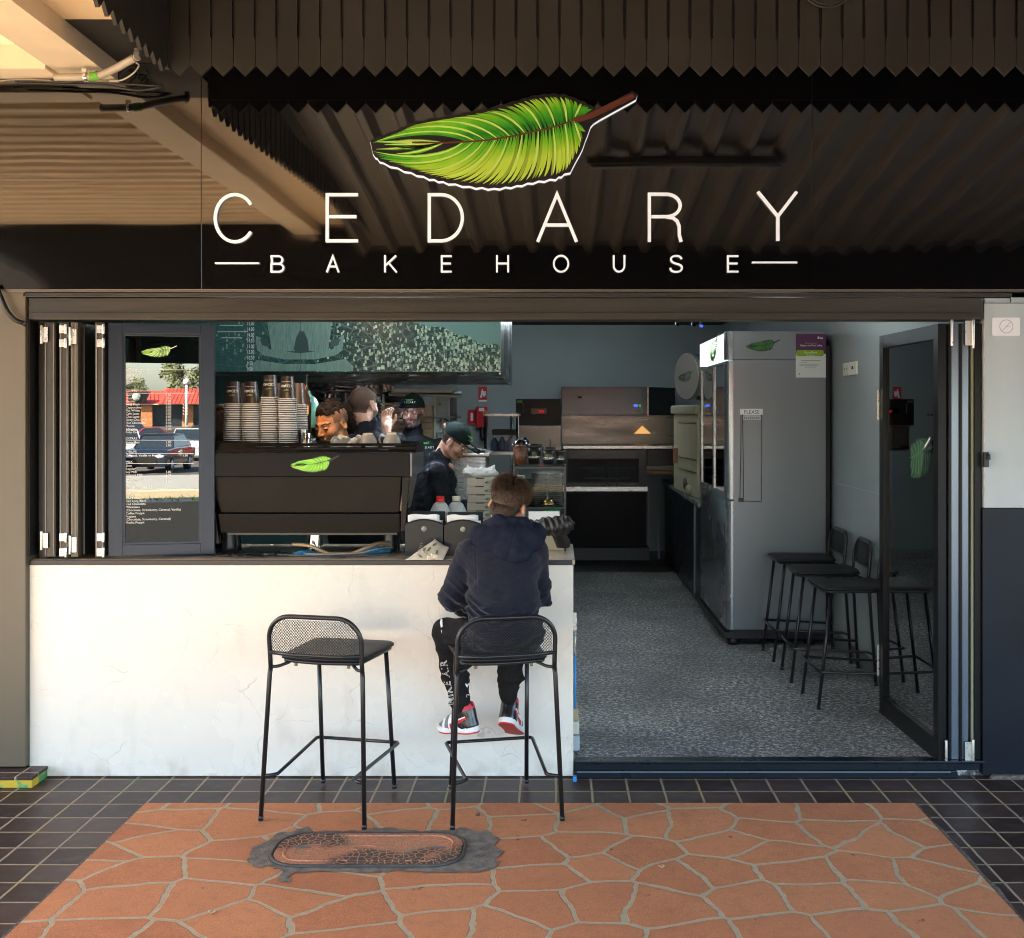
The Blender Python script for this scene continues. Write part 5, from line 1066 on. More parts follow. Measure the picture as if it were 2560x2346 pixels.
# warming oven and range hood
ov = thing('warming_oven', 'dark oven with a red digital display beside the steel hood', 'oven', V(1060, 838, 6.2))
ovm = mat('oven_dark', (.030, .033, .033), .35, metal=.0, spec=.25, rvar=.05); YO = 6.2
vbox('casing', 1015, 1103.5, 785.5, 838, YO, .5, ovm, ov, .004); vbox('display_bezel', 1045, 1076, 804, 816, YO - .006, .006, MATS['black_gloss'], ov, .002)
vbox('red_digits', 1060, 1066, 807.5, 812.5, YO - .0085, .002, mat('led_red', (.3, 0, 0), .4, emit=(1, .01, .02), estr=.035), ov); vbox('red_digits', 1067.5, 1070.5, 807.5, 812.5, YO - .0085, .002, MATS['led_red'], ov); vbox('green_sticker', 1017.5, 1028, 788.5, 793.5, YO - .002, .002, mat('sticker_green', (.10, .42, .12), .5), ov)
mb = MB(); 
for i in range(7):
    for j in range(5): mb.box(X_(1083 + i * 2.6, YO), X_(1084.4 + i * 2.6, YO), YO - .002, YO - .0005, Z_(799.3 + j * 4, YO), Z_(798 + j * 4, YO))
mb.build('vent_holes', blk, ov); 
for i in range(6): vbox('light_mark', 1029 + 0 * i, 1030.8, 795 + i * 3.4, 796.2 + i * 3.4, YO - .002, .001, wh, ov)
ovs = tag(vbox('splashback', 1018, 1103, 839, 888, YO + .1, .02, mat('warm_steel', (.24, .225, .20), .32, metal=.7, rvar=.08, vscale=3, stretch=(.5, 1, 5))), 'brushed steel splash panel below the dark oven', 'panel')
YH = 6.4
hd = thing('range_hood', 'polished steel range hood above the rear display cabinet', 'range hood', V(1220, 818, YH))
mb = MB(); xa, xb, xc = X_(1105, YH), X_(1275, YH), X_(1275, YH) + .31
mb.prism([(xa, YH), (xb, YH), (xb + .33, YH + .45), (xb + .33, 7.9), (xa, 7.9)], 'z', Z_(817.5, YH), Z_(762, YH)); mb.build('canopy', mat('mirror_steel', (.060, .075, .080), .22, metal=.9, rvar=.04, vscale=3), hd, bevel=.004)
vbox('corner_strip', 1274, 1276, 761.5, 818, YH - .004, .005, steel, hd); mb = MB(); mb.xf = Matrix.Translation(V(1141, 782.5, YH - .002)) @ Matrix.Rotation(R(90), 4, 'X'); mb.lathe([(0, 0), (.026, 0), (.024, .003), (0, .003)], n=24, sq=.42); mb.build('maker_badge', MATS['black_gloss'], hd)
vbox('indicator', 1247, 1255, 796.5, 801, YH - .004, .003, mat('led_blue', (.02, .03, .3), .4, emit=(.06, .12, 1), estr=.12), hd); vbox('indicator', 1257, 1261, 796.5, 801, YH - .004, .003, mat('led_green', (.02, .3, .1), .4, emit=(.02, .5, .15), estr=.04), hd)
vbox('splash_panel', 1106, 1337, 818, 882, YH + .5, .02, MATS['warm_steel'], hd)
wl_ = thing('lamp_reflection', 'warm glowing triangle standing in for a lamp reflection on the steel splash panel', 'reflection', V(1264, 854, YH + .45))  # glowing triangle stands in for a lamp's reflection in the steel
mb = MB(); p = [V(1248, 854, YH + .44), V(1281, 854, YH + .44), V(1264, 838.5, YH + .44)]; mb.add(p + [q_ + Vector((0, .03, 0)) for q_ in p], [(0, 1, 2), (5, 4, 3), (0, 3, 4, 1), (1, 4, 5, 2), (2, 5, 3, 0)]); mb.build('reflection_shape', mat('reflection_glow', (.8, .5, .2), .5, emit=(1, .50, .16), estr=.06), wl_)
# display cabinet under the hood
YD = 6.5
dc = thing('display_cabinet', 'black glass-fronted display cabinet with steel top under the range hood', 'display cabinet', V(1190, 1103, YD))
vbox('steel_top', 1108, 1340, 877.5, 884, YD - .25, .85, steel, dc, .004)
P = [V(1113, 888, YD), V(1268, 888, YD), V(1268, 968, YD), V(1113, 968, YD)]
vbox('left_frame', 1108, 1117, 886, 968, YD - .1, .6, MATS['black_gloss'], dc); vbox('right_frame', 1257, 1272, 886, 968, YD - .1, .6, MATS['black_gloss'], dc); vbox('back', 1117, 1257, 886, 968, YD + .45, .02, mat('cabinet_inside', (.01, .01, .012), .4), dc); vbox('top_frame', 1117, 1257, 886, 904, YD - .1, .5, MATS['black_gloss'], dc, .004)
vbox('glass', 1117, 1257, 904, 958, YD - .08, .004, glass_mat('cabinet_glass', (.5, .55, .58), 1.5, .25), dc); vbox('sill', 1106, 1275, 958, 968, YD - .16, .65, steel, dc, .004)
for (x0_, x1_, y_) in ((1144, 1186, 920), (1200, 1250, 920), (1150, 1240, 940)): vbox('inner_shelf', x0_, x1_, y_, y_ + 3, YD + .05, .3, mat('shelf_steel', (.15, .18, .20), .3, metal=.6), dc)
for (x_, ) in ((1188,), (1197,), (1212,)): vbox('inner_post', x_, x_ + 4, 906, 956, YD + .1, .02, mat('post_grey', (.12, .13, .14), .4), dc)
vbox('lower_cabinet', 1108, 1272, 969, 1078, YD - .05, .5, mat('black_laminate', (.006, .006, .008), .35, spec=.08), dc, .002); vbox('kick_board', 1120, 1278, 1079, 1103, YD + .3, .3, mat('kick_grey', (.035, .038, .045), .4), dc)
for (xa_, y0_, y1_) in ((1275, 968, 1076), (1295, 1043, 1100)): vbox('pale_edge', xa_, xa_ + 3, y0_, y1_, YD - .06, .008, mat('edge_grey', (.16, .17, .19), .4), dc)
vbox('tray', 1272, 1330, 926, 934, YD - .1, .3, mat('orange_brown', (.30, .12, .04), .5), dc, .003); vbox('gap_box', 1274, 1326, 886, 916, YD + .1, .2, blk, dc); vbox('grey_ledge', 1272, 1336, 917, 926, YD, .3, mat('ledge', (.2, .19, .19), .4, metal=.4), dc)
# right bench and fridge
FX = 1.187; F0 = 2.62; F1 = F0 + 1.40; FT = Z_(652, F0)
fr = thing('upright_fridge', 'tall silver double door drinks fridge with a lit white header panel', 'fridge', (FX + .35, F0 + .7, FZ))
fs = mat('fridge_silver', (.21, .23, .245), .36, metal=.55, var=.06, vscale=2, rvar=.05, stretch=(1, 1, .3)); fs2 = mat('fridge_bright', (.36, .39, .41), .26, metal=.75, rvar=.06, vscale=2)
zk = Z_(1240, F0); zh = Z_(708, F0)
box_obj('side_panel', FX + .055, FX + .70, F0, F1, zk, zh - .001, fs, fr, bevel=.003); box_obj('side_header', FX + .055, FX + .70, F0 - .001, F1, zh + .001, FT, fs, fr, bevel=.003)
def rnd_front(x_out, y0, y1, z0, z1, nm, m):
    mb = MB(); pr = [(FX + .054, y1), (FX + x_out, y1)] + [(FX + x_out + .045 * (1 - math.cos(a)), y0 + .045 * (1 - math.sin(a))) for a in [i * PI / 12 for i in range(7)]][::1]
    pr = [(FX + .054, y1), (FX + x_out, y1)] + [(FX + x_out + .045 * (1 - math.cos(i * PI / 12)), y0 + .045 * (1 - math.sin(i * PI / 12)) if False else y0 + .045 - .045 * math.sin(i * PI / 12)) for i in range(7)] + [(FX + .054, y0)]
    mb.prism(pr, 'z', z0, z1); return mb.build(nm, m, fr, bevel=.0)
zm = Z_(985, F0 + .05)
rnd_front(0, F0 - .0015, F0 + .09, zm + .01, zh - .012, 'door_edge', fs2); rnd_front(0, F0 - .0015, F0 + .09, zh, FT - .001, 'header_edge', fs2); rnd_front(.004, F0 - .0015, F1, zk, zm - .004, 'lower_doors', fs2)
box_obj('door_stile', FX + .002, FX + .05, F0 + .62, F0 + .70, zm + .01, zh - .012, fs2, fr, bevel=.004); box_obj('door_stile', FX + .002, FX + .05, F1 - .06, F1, zm + .01, zh - .012, fs2, fr, bevel=.004)
for (a, b) in ((F0 + .09, F0 + .62), (F0 + .70, F1 - .06)):
    box_obj('door_glass', FX + .012, FX + .016, a, b, zm + .05, zh - .03, glass_mat('fridge_glass', (.45, .70, .75), 1.5, 1.6), fr); box_obj('door_rail', FX + .003, FX + .05, a, b, zm + .01, zm + .05, fs2, fr); box_obj('door_rail', FX + .003, FX + .05, a, b, zh - .03, zh - .012, fs2, fr)
box_obj('inside', FX + .054, FX + .0545, F0 + .09, F1 - .06, zm, zh, mat('fridge_teal_glow', (.05, .26, .33), .3, emit=(.08, .42, .52), estr=.02), fr)  # faint emission stands in for the light inside the fridge
for k in range(3): box_obj('inner_shelf', FX + .02, FX + .053, F0 + .1, F1 - .07, zm + .2 + k * .30, zm + .206 + k * .30, mat('shelf_white', (.5, .6, .62), .4), fr)
box_obj('header_light', FX - .001, FX + .052, F0 + .10, F1 - .005, zh + .004, FT - .012, mat('header_lit', (.9, .95, .95), .4, emit=(.93, 1, .98), estr=.11), fr)
feather_badge('leaf_badge', lambda u, v, d: (FX - .003 - d, F0 + .62 - (v) * 1.6, (zh + FT) / 2 - .095 + u * .20), fr, fem, n=12)
fq = (X_(1469, F0), Z_(682, F0)); fw = X_(1534, F0) - fq[0]
dkf = [mat('leaf_dk1', (.03, .16, .02), .4), mat('leaf_dk2', (.02, .10, .015), .4), MATS['leaf_dk1'], lblk, lblk]
feather_badge('leaf_badge', lambda u, v, d: (fq[0] + u * fw, F0 - .0015 - d, fq[1] + v * fw * 1.0), fr, dkf, n=18, back=4)
mb = MB(); mb.box(FX + .03, FX + .70, F0 + .02, F1 + .3, FZ + .045, zk - .001); mb.box(FX - .01, FX + .06, F0 + .01, F1 + .3, FZ + .05, zk - .02)
for (x_, y_) in ((FX + .06, F0 + .05), (FX + .06, F0 + .65), (FX + .06, F1 - .1), (FX + .60, F0 + .05)): mb.lathe([(0, 0), (.04, 0), (.04, .045), (0, .045)], (x_, y_, FZ + .001), 12)
mb.build('black_plinth', blk, fr); box_obj('black_edge', FX + .702, FX + .735, F0 + .03, F1, FZ + .05, FT - .10, blk, fr)
vb_ = X_(1428.5, F0)
ps = thing('hanging_sign', 'small white PLEASE sign with long dark cords taped to the fridge side', 'sign', V(1475, 817, F0))
vbox('plate', 1456, 1501, 805, 817, F0 - .003, .0015, wh, ps); vbox('strip', 1462, 1497, 818, 827, F0 - .003, .0015, mat('sign_grey', (.5, .52, .52), .5), ps); text('lettering', 'PLEASE', .038, mat('ink_dark', (.06, .07, .08), .5), (X_(1479, F0), F0 - .0035, Z_(815.0, F0)), (R(90), 0, 0), ps, 'CENTER', sx=.92)
for k in range(8): vbox('faded_letter', 1464 + k * 4, 1466.6 + k * 4, 820.5 + (k % 3) * .6, 824.8, F0 - .0042, .001, mat('ink_grey', (.22, .23, .24), .5), ps)
for (xa_, xb_) in ((1458, 1456), (1461, 1463), (1499, 1498)): mb = MB(); mb.tube([V(xa_, 816, F0 - .006), V((xa_ + xb_) / 2 + .5, 900, F0 - .006), V(xb_, 985, F0 - .006)], .0022, 6); mb.build('cord', mat('cord_dark', (.04, .035, .04), .6), ps)
mb = MB(); mb.tube([V(1454, 986, F0 - .006), V(1500, 988, F0 - .006)], .0025, 6); mb.box(X_(1453, F0), X_(1463, F0), F0 - .012, F0 - .002, Z_(988, F0), Z_(980, F0)); mb.build('cord_clip', blk, ps)
ce_ = thing('hygiene_certificate', 'purple, green and white food safety certificate on the fridge side', 'certificate', V(1595, 743, F0))
vbox('sheet', 1566, 1625, 657.5, 743.5, F0 - .0035, .002, mat('cert_white', (.58, .62, .60), .45), ce_); vbox('purple_band', 1566, 1625, 657.5, 697, F0 - .0055, .0015, mat('cert_purple', (.075, .018, .075), .4), ce_)
mb = MB(); mb.prism(rrect(X_(1566.3, F0), X_(1620.5, F0), Z_(701.5, F0), Z_(689.5, F0), .014), 'y', F0 - .0075, F0 - .006); mb.build('green_band', mat('cert_green', (.20, .36, .01), .4), ce_)
text('lettering', 'Hygiene and food safety', .0185, wh, (X_(1595.5, F0), F0 - .0065, Z_(682, F0)), (R(90), 0, 0), ce_, 'CENTER', sx=.86); text('lettering', 'Scores on doors', .012, mat('gold_ink', (.5, .33, .1), .5), (X_(1595, F0), F0 - .0065, Z_(677, F0)), (R(90), 0, 0), ce_, 'CENTER')
text('lettering', 'Excellent', .026, mat('cert_pale', (.62, .78, .35), .5), (X_(1595, F0), F0 - .0082, Z_(696.5, F0)), (R(90), 0, 0), ce_, 'CENTER', sx=.95); text('stars', '★★★★★', .012, wh, (X_(1595, F0), F0 - .0082, Z_(700.8, F0)), (R(90), 0, 0), ce_, 'CENTER')
vbox('small_mark', 1609, 1612, 663, 667, F0 - .0065, .001, wh, ce_); vbox('small_mark', 1613, 1619, 665, 667, F0 - .0065, .001, wh, ce_); vbox('green_rule', 1576, 1615, 709.3, 710.5, F0 - .0045, .001, MATS['cert_green'], ce_)
for k, (xa_, xb_) in enumerate(((1573, 1588), (1590, 1612), (1573, 1610), (1573, 1608), (1573, 1580), (1584, 1606))): vbox('text_line', xa_, xb_, 714 + (k + 1) // 2 * 2.9, 714.9 + (k + 1) // 2 * 2.9, F0 - .0045, .001, mat('ink_soft', (.22, .26, .25), .5), ce_)
vbox('small_mark', 1571.5, 1574.5, 735, 738, F0 - .0045, .001, MATS['cert_green'], ce_)
vbox('wall_strip', 1643.5, 1646.5, 675, 1235, F0 + .03, .012, mat('strip_grey', (.20, .24, .26), .4), None, label='thin grey vertical strip on the side wall behind the fridge', cat='strip')
# bench beyond the fridge
BY0 = F1 + .03; BT = Z_(951, 4.4)
bb = thing('side_bench', 'dark panelled bench with a pale worktop between fridge and rear cabinet', 'bench', (FX + .3, 5, FZ))
box_obj('worktop', FX - .01, 1.95, BY0, 7.2, .91, .95, mat('bench_pale', (.34, .38, .36), .25, rvar=.05), bb, bevel=.003)
box_obj('panel', FX + .01, 1.9, BY0 + .42, 7.1, .12, .909, mat('bench_navy', (.009, .013, .022), .35, rvar=.08), bb, bevel=.002)
box_obj('pale_post', FX + .001, FX + .02, BY0 + .37, BY0 + .41, .11, .90, mat('edge_pale', (.25, .28, .29), .4), bb); box_obj('end_panel', FX + .012, 1.9, BY0, BY0 + .36, .12, .909, mat('bench_teal', (.035, .06, .075), .35), bb); box_obj('kick', FX + .03, 1.9, BY0, 7.1, FZ, .119, blk, bb)
# cream machine on the bench
YC = 4.62
cu_ = thing('cream_machine', 'cream coloured plastic machine with a dark round outlet on the side bench', 'machine', V(1355, 951, YC))
crm = mat('cream_plastic', (.78, .73, .50), .4, var=.05, vscale=6); crm_d = mat('cream_shadow', (.28, .25, .15), .5)
cx0 = FX + .01
mb = MB(); mb.prism([(X_(1332, YC + .9), YC + .9), (X_(1332, YC + .9), YC + 1.2), (1.9, YC + 1.2), (1.9, YC - .2), (cx0 + .02, YC - .2)], 'z', .952, 1.68); mb.build('body', crm, cu_, bevel=.012)
mb = MB(); mb.prism([(X_(1332, YC + .9) - .03, YC + .88), (X_(1332, YC + .9) - .03, YC + 1.22), (1.9, YC + 1.22), (1.9, YC - .22), (cx0 - .005, YC - .22)], 'z', 1.6805, 1.76); mb.build('lid', crm, cu_, bevel=.02)
e0 = Vector((X_(1332, YC + .9), YC + .9)); e1_ = Vector((cx0 + .02, YC - .2)); dr = (e1_ - e0); 
for z_ in (1.60, 1.28, 1.17):
    a_ = e0 + dr * .12; b_ = e0 + dr * .95; nn = Vector((dr.y, -dr.x)).normalized(); nn = nn if nn.x < 0 else -nn
    mb = MB(); mb.tube([(a_.x + nn.x * .001, a_.y + nn.y * .001, z_), (b_.x + nn.x * .001, b_.y + nn.y * .001, z_)], .009, 6); mb.build('groove', crm_d, cu_)
mb = MB(); c_ = e0 + dr * .45 + nn * .004; mb.ell((c_.x, c_.y, 1.045), (.02, .10, .06)); mb.build('outlet', mat('outlet_grey', (.20, .19, .14), .4), cu_); mb = MB(); c_ = e0 + dr * .7 + nn * .02; mb.ell((c_.x, c_.y, 1.01), (.03, .06, .04)); mb.build('knob', crm, cu_)
tag(vbox('paper_note', 1325, 1337, 882, 912, YC + .85, .03, mat('peach', (.62, .36, .22), .6), None, .004), 'small peach coloured card beside the cream machine', 'card')
# round projecting sign
rs = thing('round_sign', 'round white sign with faint green leaf, hung beside the fridge header', 'sign', V(1356, 741, 4.3))
c_ = V(1356, 741, 4.3); rad = .197; an = R(-66)
def rsf(r_, a, d): return c_ + Vector((math.cos(an) * math.cos(a) * r_ , -math.sin(an) * -math.cos(a) * r_, math.sin(a) * r_)) + Vector((math.sin(an), -math.cos(an), 0)) * d
for nm, r0, da, db, m_ in (('disc', rad, .0, .03, mat('disc_white', (.85, .88, .86), .35)), ('rim', rad + .006, -.004, .026, mat('rim_grey', (.3, .33, .30), .4))):
    mb = MB(); n_ = 40; vs = [rsf(r0, 2 * PI * k / n_, da) for k in range(n_)] + [rsf(r0, 2 * PI * k / n_, db) for k in range(n_)]
    mb.add(vs, [tuple(range(n_)), tuple(range(n_, 2 * n_))[::-1]] + [(k, (k + 1) % n_, n_ + (k + 1) % n_, n_ + k) for k in range(n_)]); mb.build(nm, m_, rs)
pm = [mat('pale_leaf1', (.16, .34, .18), .5), mat('pale_leaf2', (.28, .44, .30), .5), MATS['pale_leaf1'], MATS['pale_leaf2'], lblk]
feather_badge('leaf_print', lambda u, v, d: rsf((u - .5) * .27, 0, .031 + d) + Vector((0, 0, v * .30 - .01)), rs, pm, n=14)
box_obj('bracket', c_.x + .02, 1.95, c_.y - .03, c_.y + .03, c_.z + .13, c_.z + .19, mat('bracket_blue', (.01, .06, .26), .4), rs)
box_obj('bracket', c_.x + .06, 1.95, c_.y - .02, c_.y + .05, c_.z - .20, c_.z - .17, blk, rs)
# cameras, switches
for i, (x, y, w_, lb) in enumerate(((1334, 640, 8, 'small tan ceiling sensor near the rear wall, left of the security camera'), (1366, 641, 9, 'small grey security camera below the ceiling above the round sign'), (1380.5, 643, 5, 'small black camera with a blue light by the fridge top'))):
    c_ = V(x, y, 5.5); t = thing('security_camera', lb, 'camera', c_); mb = MB(); mb.box(c_.x - w_ * .0024, c_.x + w_ * .0024, 5.5, 5.58, c_.z, c_.z + .03); mb.box(c_.x - .01, c_.x + .01, 5.52, 5.56, c_.z + .03, 2.72); mb.build('housing', mat('cam_%d' % i, (.09, .085, .06) if i == 0 else (.06, .065, .07), .4), t, bevel=.004)
    mb = MB(); mb.ell((c_.x, 5.5, c_.z + .004), (.016, .012, .014)); mb.build('lens', MATS['black_gloss'] if i < 2 else MATS['led_blue'], t)
for (xa_, xb_, ya_, yb_, Y0, lb) in ((1662, 1673.5, 716, 742, 0, 'white wall socket plate left of the switch on the side wall'), (1674.5, 1688.5, 713.5, 739, 1, 'white wall switch plate with a dark rocker on the side wall')):
    XW = 1.953; dA = XW * F / (xa_ - VX); dB = XW * F / (xb_ - VX); zt2 = HZ - (ya_ - 811) * dA / F; zb2 = zt2 - .085
    t = thing('switch_plate', lb, 'wall switch', (XW, dA - D0, zb2)); box_obj('plate', XW - .012, XW, dB - D0, dA - D0, zb2, zt2, mat('switch_white', (.62, .62, .52), .4), t, bevel=.003); m_ = (dA + dB) / 2 - D0
    if Y0: box_obj('rocker', XW - .018, XW - .0125, m_ - .012, m_ + .012, zb2 + .035, zb2 + .055, blk, t, bevel=.001)
    else:
        for k in (-.03, .03): box_obj('socket_hole', XW - .0135, XW - .0125, m_ + k - .006, m_ + k + .006, zb2 + .04, zb2 + .052, blk, t)
box_obj('skirting', 1.94, 1.954, .2, F0, FZ, FZ + .10, mat('skirting', (.10, .12, .13), .5), None, label='dark skirting board along the side wall', cat='skirting board')
box_obj('panel_joint', 1.953, 1.9545, .2, 2.6, 1.20, 1.205, mat('joint', (.33, .39, .40), .5), None, label='horizontal joint line between side wall panels', cat='wall joint')
# ------------------------------------------------ right end of the counter
milk = mat('milk_plastic', (.52, .56, .56), .35, sss=.2)
for (x, Y, lab, cm) in ((866, .34, 'milk bottle with a red cap behind the napkin boxes', mat('cap_red', (.55, .015, .02), .4)), (898, .42, 'milk bottle with a pale cap and navy band behind the napkin boxes', mat('cap_pale', (.60, .58, .46), .4))):
    t = thing('milk_bottle', lab, 'milk bottle', (X_(x, Y), Y, CT + .003), 'two plastic milk bottles on the counter'); px = X_(x, Y); z0 = CT + .003; zc = Z_(988, Y)
    mb = MB(); prof = [(0, z0), (.05, z0), (.055, z0 + .01), (.055, zc - .075), (.050, zc - .045), (.034, zc - .012), (.020, zc), (0, zc)]
    mb.lathe(prof, (px, Y, 0), 24, sq=.9); mb.build('body', milk, t)
    mb = MB(); mb.lathe([(.0, zc), (.021, zc), (.0215, zc + .006), (.020, zc + .028), (0, zc + .028)], (px, Y, 0), 20); mb.build('cap', cm, t)
    mb = MB(); mb.lathe([(.0222, zc + .002), (.0222, zc + .006)], (px, Y, 0), 20); mb.build('cap_band', MATS['cap_red'] if x < 880 else mat('navy_band', (.02, .04, .15), .4), t)
kw = mat('pizza_box_board', (.64, .60, .52), .7, var=.06, vscale=10)
YP = .95
pz = ['topmost', 'second from the top', 'third from the top', 'fourth from the top', 'fifth from the top', 'lowest']
for i, (ya_, yb_) in enumerate(((941.5, 957), (957.5, 973.5), (974, 989.5), (990, 1005), (1005.5, 1020), (1020.5, 1036))):
    dx = (0, -1, 1, 0, .5, 0)[i]; b = thing('pizza_box', 'pale pizza box left of the boy, %s of its stack' % pz[i], 'pizza box', V(948, yb_, YP), 'pizza boxes stacked behind the counter')
    vbox('box', 919 + dx, 1030 + dx, ya_, yb_, YP, .30, kw, b, .002); vbox('slot', 936 + dx, 953 + dx, ya_ - .2, ya_ + 1.6, YP - .001, .0007, kraft_d, b)
    c0 = V(953 + dx, (ya_ + yb_) / 2 + 1, YP - .002); feather_badge('leaf_mark', lambda u, v, d, c0=c0: c0 + Vector((u * .055, -d, v * .075)), b, [mat('box_green', (.05, .30, .04), .5), mat('box_green2', (.08, .36, .06), .5), MATS['box_green'], MATS['box_green'], lblk], n=8)
vbox('stand', 917, 1040, 1036.5, 1100, YP - .02, .34, mat('cabinet_dark2', (.03, .03, .03), .6), None, label='dark shelf unit carrying the pizza box stack', cat='shelf unit')
cb = V(946, 931, YP + .12)
def bagf(P):
    q_ = P - np.array(cb, np.float32); s_ = elli(P, (cb.x, cb.y, cb.z), (.100, .09, .026)); s_ = smin(s_, cone(P, (cb.x - .062, cb.y, cb.z), (cb.x - .075, cb.y, cb.z + .045), .022, .006), .03); s_ = smin(s_, cone(P, (cb.x + .055, cb.y, cb.z), (cb.x + .078, cb.y, cb.z + .050), .026, .004), .03)
    return s_ + vnoise(P, 34, 5) * .010 + vnoise(P, 90, 6) * .003
sdf_mesh('plastic_bag', bagf, cb - Vector((.14, .12, .05)), cb + Vector((.14, .12, .08)), .0028, mat('bag_white', (.62, .66, .66), .35, spec=.6), label='white plastic bag lying on top of the pizza boxes', cat='bag')
# glass case with lids, cups on top
YG = .34; gx0, gx1 = X_(1010, YG), X_(1114, YG); gz0 = CT + .003; gzt = Z_(918, YG); gzm = Z_(1001, YG)
gc_ = thing('glass_case', 'black framed glass case with stacked black lids at the right end of the counter', 'display case', ((gx0 + gx1) / 2, YG + .12, CT))
mb = MB(); fw_ = .010
for (x_, y_) in ((gx0, YG), (gx1 - fw_, YG), (gx0, YG + .28), (gx1 - fw_, YG + .28)): mb.box(x_, x_ + fw_, y_, y_ + fw_, gz0, gzt)
for z_ in (gzt - .008, gzm): mb.box(gx0 + fw_ + .0003, gx1 - fw_ - .0003, YG + .0005, YG + fw_ - .0005, z_ - .006, z_ + .006); mb.box(gx0 + .0005, gx0 + fw_ - .0005, YG + fw_ + .0003, YG + .2797, z_ - .006, z_ + .006); mb.box(gx1 - fw_ + .0005, gx1 - .0005, YG + fw_ + .0003, YG + .2797, z_ - .006, z_ + .006)
mb.build('frame', blk, gc_, bevel=.001)
gg = MB(); gg.box(gx0 + .002, gx1 - .002, YG + .002, YG + .288, gzt - .001, gzt + .005); gg.build('top_glass', glass_c, gc_, merge=False); gg = MB(); gg.box(gx0 + fw_, gx1 - fw_, YG + .003, YG + .006, gzm + .006, gzt - .014); gg.build('front_glass', glass_c, gc_, merge=False)
box_obj('shelf', gx0 + fw_, gx1 - fw_, YG + fw_, YG + .28, gzm - .004, gzm + .004, blk, gc_); box_obj('lower_body', gx0 + .012, gx1 - .012, YG + .03, YG + .27, gz0, gz0 + .10, mat('case_cream', (.50, .42, .30), .5), gc_)
gg = MB(); gg.box(gx1 - .004, gx1 - .001, YG - .20, YG - .001, gz0, gzm + .02); gg.build('side_glass', glass_c, gc_, merge=False)
lidm = mat('lid_black', (.020, .016, .014), .22, spec=.6)
lme = MB().lathe([(.036, 0), (.0405, .001), (.0410, .0055), (.037, .0075), (.0, .0075)], n=24).mesh('cup_lid', lidm)
for si, (x, nl, nm) in enumerate(((1061, 17, 'left'), (1093, 17, 'right'), (1031, 14, 'hidden left'))):
    for i in range(nl):
        o = bpy.data.objects.new('cup_lid', lme); COL.objects.link(o); o.location = (X_(x, YG + .12) + random.uniform(-.0008, .0008), YG + .12, gzm + .005 + i * .0098); tag(o, 'black cup lid, %s from the bottom of the %s stack in the glass case' % (ordinal(i + 1), nm), 'cup lid', 'black cup lids stacked in the glass case')
bell = thing('counter_bell', 'brass counter bell in the glass case in front of the lids', 'bell', (X_(1079, YG), YG + .05, gzm)); c_ = (X_(1079, YG + .045), YG + .045, gzm + .004)
brass = mat('brass', (.60, .42, .15), .15, metal=1.0); mb = MB(); mb.lathe([(.031, .010), (.031, .014), (.024, .030), (.012, .040), (.003, .043), (.003, .050), (0, .052)], c_, 24); mb.build('dome', brass, bell); mb = MB(); mb.lathe([(.0, .0), (.034, .0), (.034, .006), (.0, .009)], c_, 24); mb.build('base', blk, bell)
card = vbox('white_card', 1040, 1101, 1007, 1042, YG - .05, .004, MATS['paper_white'], label='plain white card standing at the counter end above the dark sleeve', cat='card')
tag(cloth('green_wrapper', 1086, YG + .10, gzm - .02, .04, .02, .012, mat('wrap_green', (.02, .35, .08), .4), 12), 'green and white wrapper under the shelf of the glass case', 'wrapper')
# cups on the case
gzc = gzt + .006
def black_cup(x, Y, r, h, lab, straw=False, dome=False):
    t = thing('takeaway_cup', lab, 'takeaway cup', (X_(x, Y), Y, gzc), 'sample cups on the glass case'); c_ = (X_(x, Y), Y, gzc)
    if dome:
        mb = MB(); mb.lathe([(0, 0), (r * .68, 0), (r * .95, h * .72)], c_, 24); mb.build('body', mat('coffee_beans', (.075, .028, .014), .35, var=.6, vscale=110, bump=.004, bscale=150), t)
        mb = MB(); mb.lathe([(r * .99, h * .72), (r * 1.04, h * .725), (r * 1.04, h * .75), (r * .98, h * .80), (r * .80, h * .93), (r * .4, h), (0, h)], c_, 24); mb.build('dome_lid', glass_mat('dome_plastic', (.85, .88, .88), 1.5, 2.6, .05), t)
    else:
        mb = MB(); mb.lathe([(0, 0), (r * .72, 0), (r * .94, h * .86)], c_, 24); mb.build('body', mat('cup_black', (.015, .014, .014), .35), t)
        mb = MB(); mb.lathe([(r, h * .86), (r * 1.02, h * .90), (r * .93, h), (r * .85, h), (r * .84, h * .96), (0, h * .96)], c_, 24); mb.build('lid', lidm, t)
        text('cup_lettering', 'CEDARY', r * .38, MATS['letter_white'], (c_[0], Y - r * .90, gzc + h * .30), (R(86), 0, 0), t, 'CENTER', ext=.0002)
        mb = MB(); feather(mb, lambda u, v, d: (c_[0] - r * .35 + u * r * .7, Y - r * .93 - d, gzc + h * .56 + v * r * .6), n=7, d0=.0, th=.0003, mats=(0, 1, 0), lw=.02, mstem=0); mb.build('leaf_print', [MATS['box_green'], MATS['box_green2']], t, merge=False)
    if straw: mb = MB(); mb.tube([(c_[0] + r * .2, Y, gzc + h * .9), (c_[0] + r * .2, Y, gzc + h * 1.5)], .003, 6); mb.build('straw', blk, t)
    return t
black_cup(1024, .42, .042, .125, 'domed plastic cup full of coffee beans at the left of the glass case top', dome=True)
black_cup(1051, .48, .040, .100, 'tallest black takeaway cup with lid, beside the cup of beans'); black_cup(1079.5, .44, .036, .084, 'black takeaway cup with a straw, second from the right on the glass case', True); black_cup(1103, .46, .028, .070, 'smallest black takeaway cup at the right end of the glass case', True)
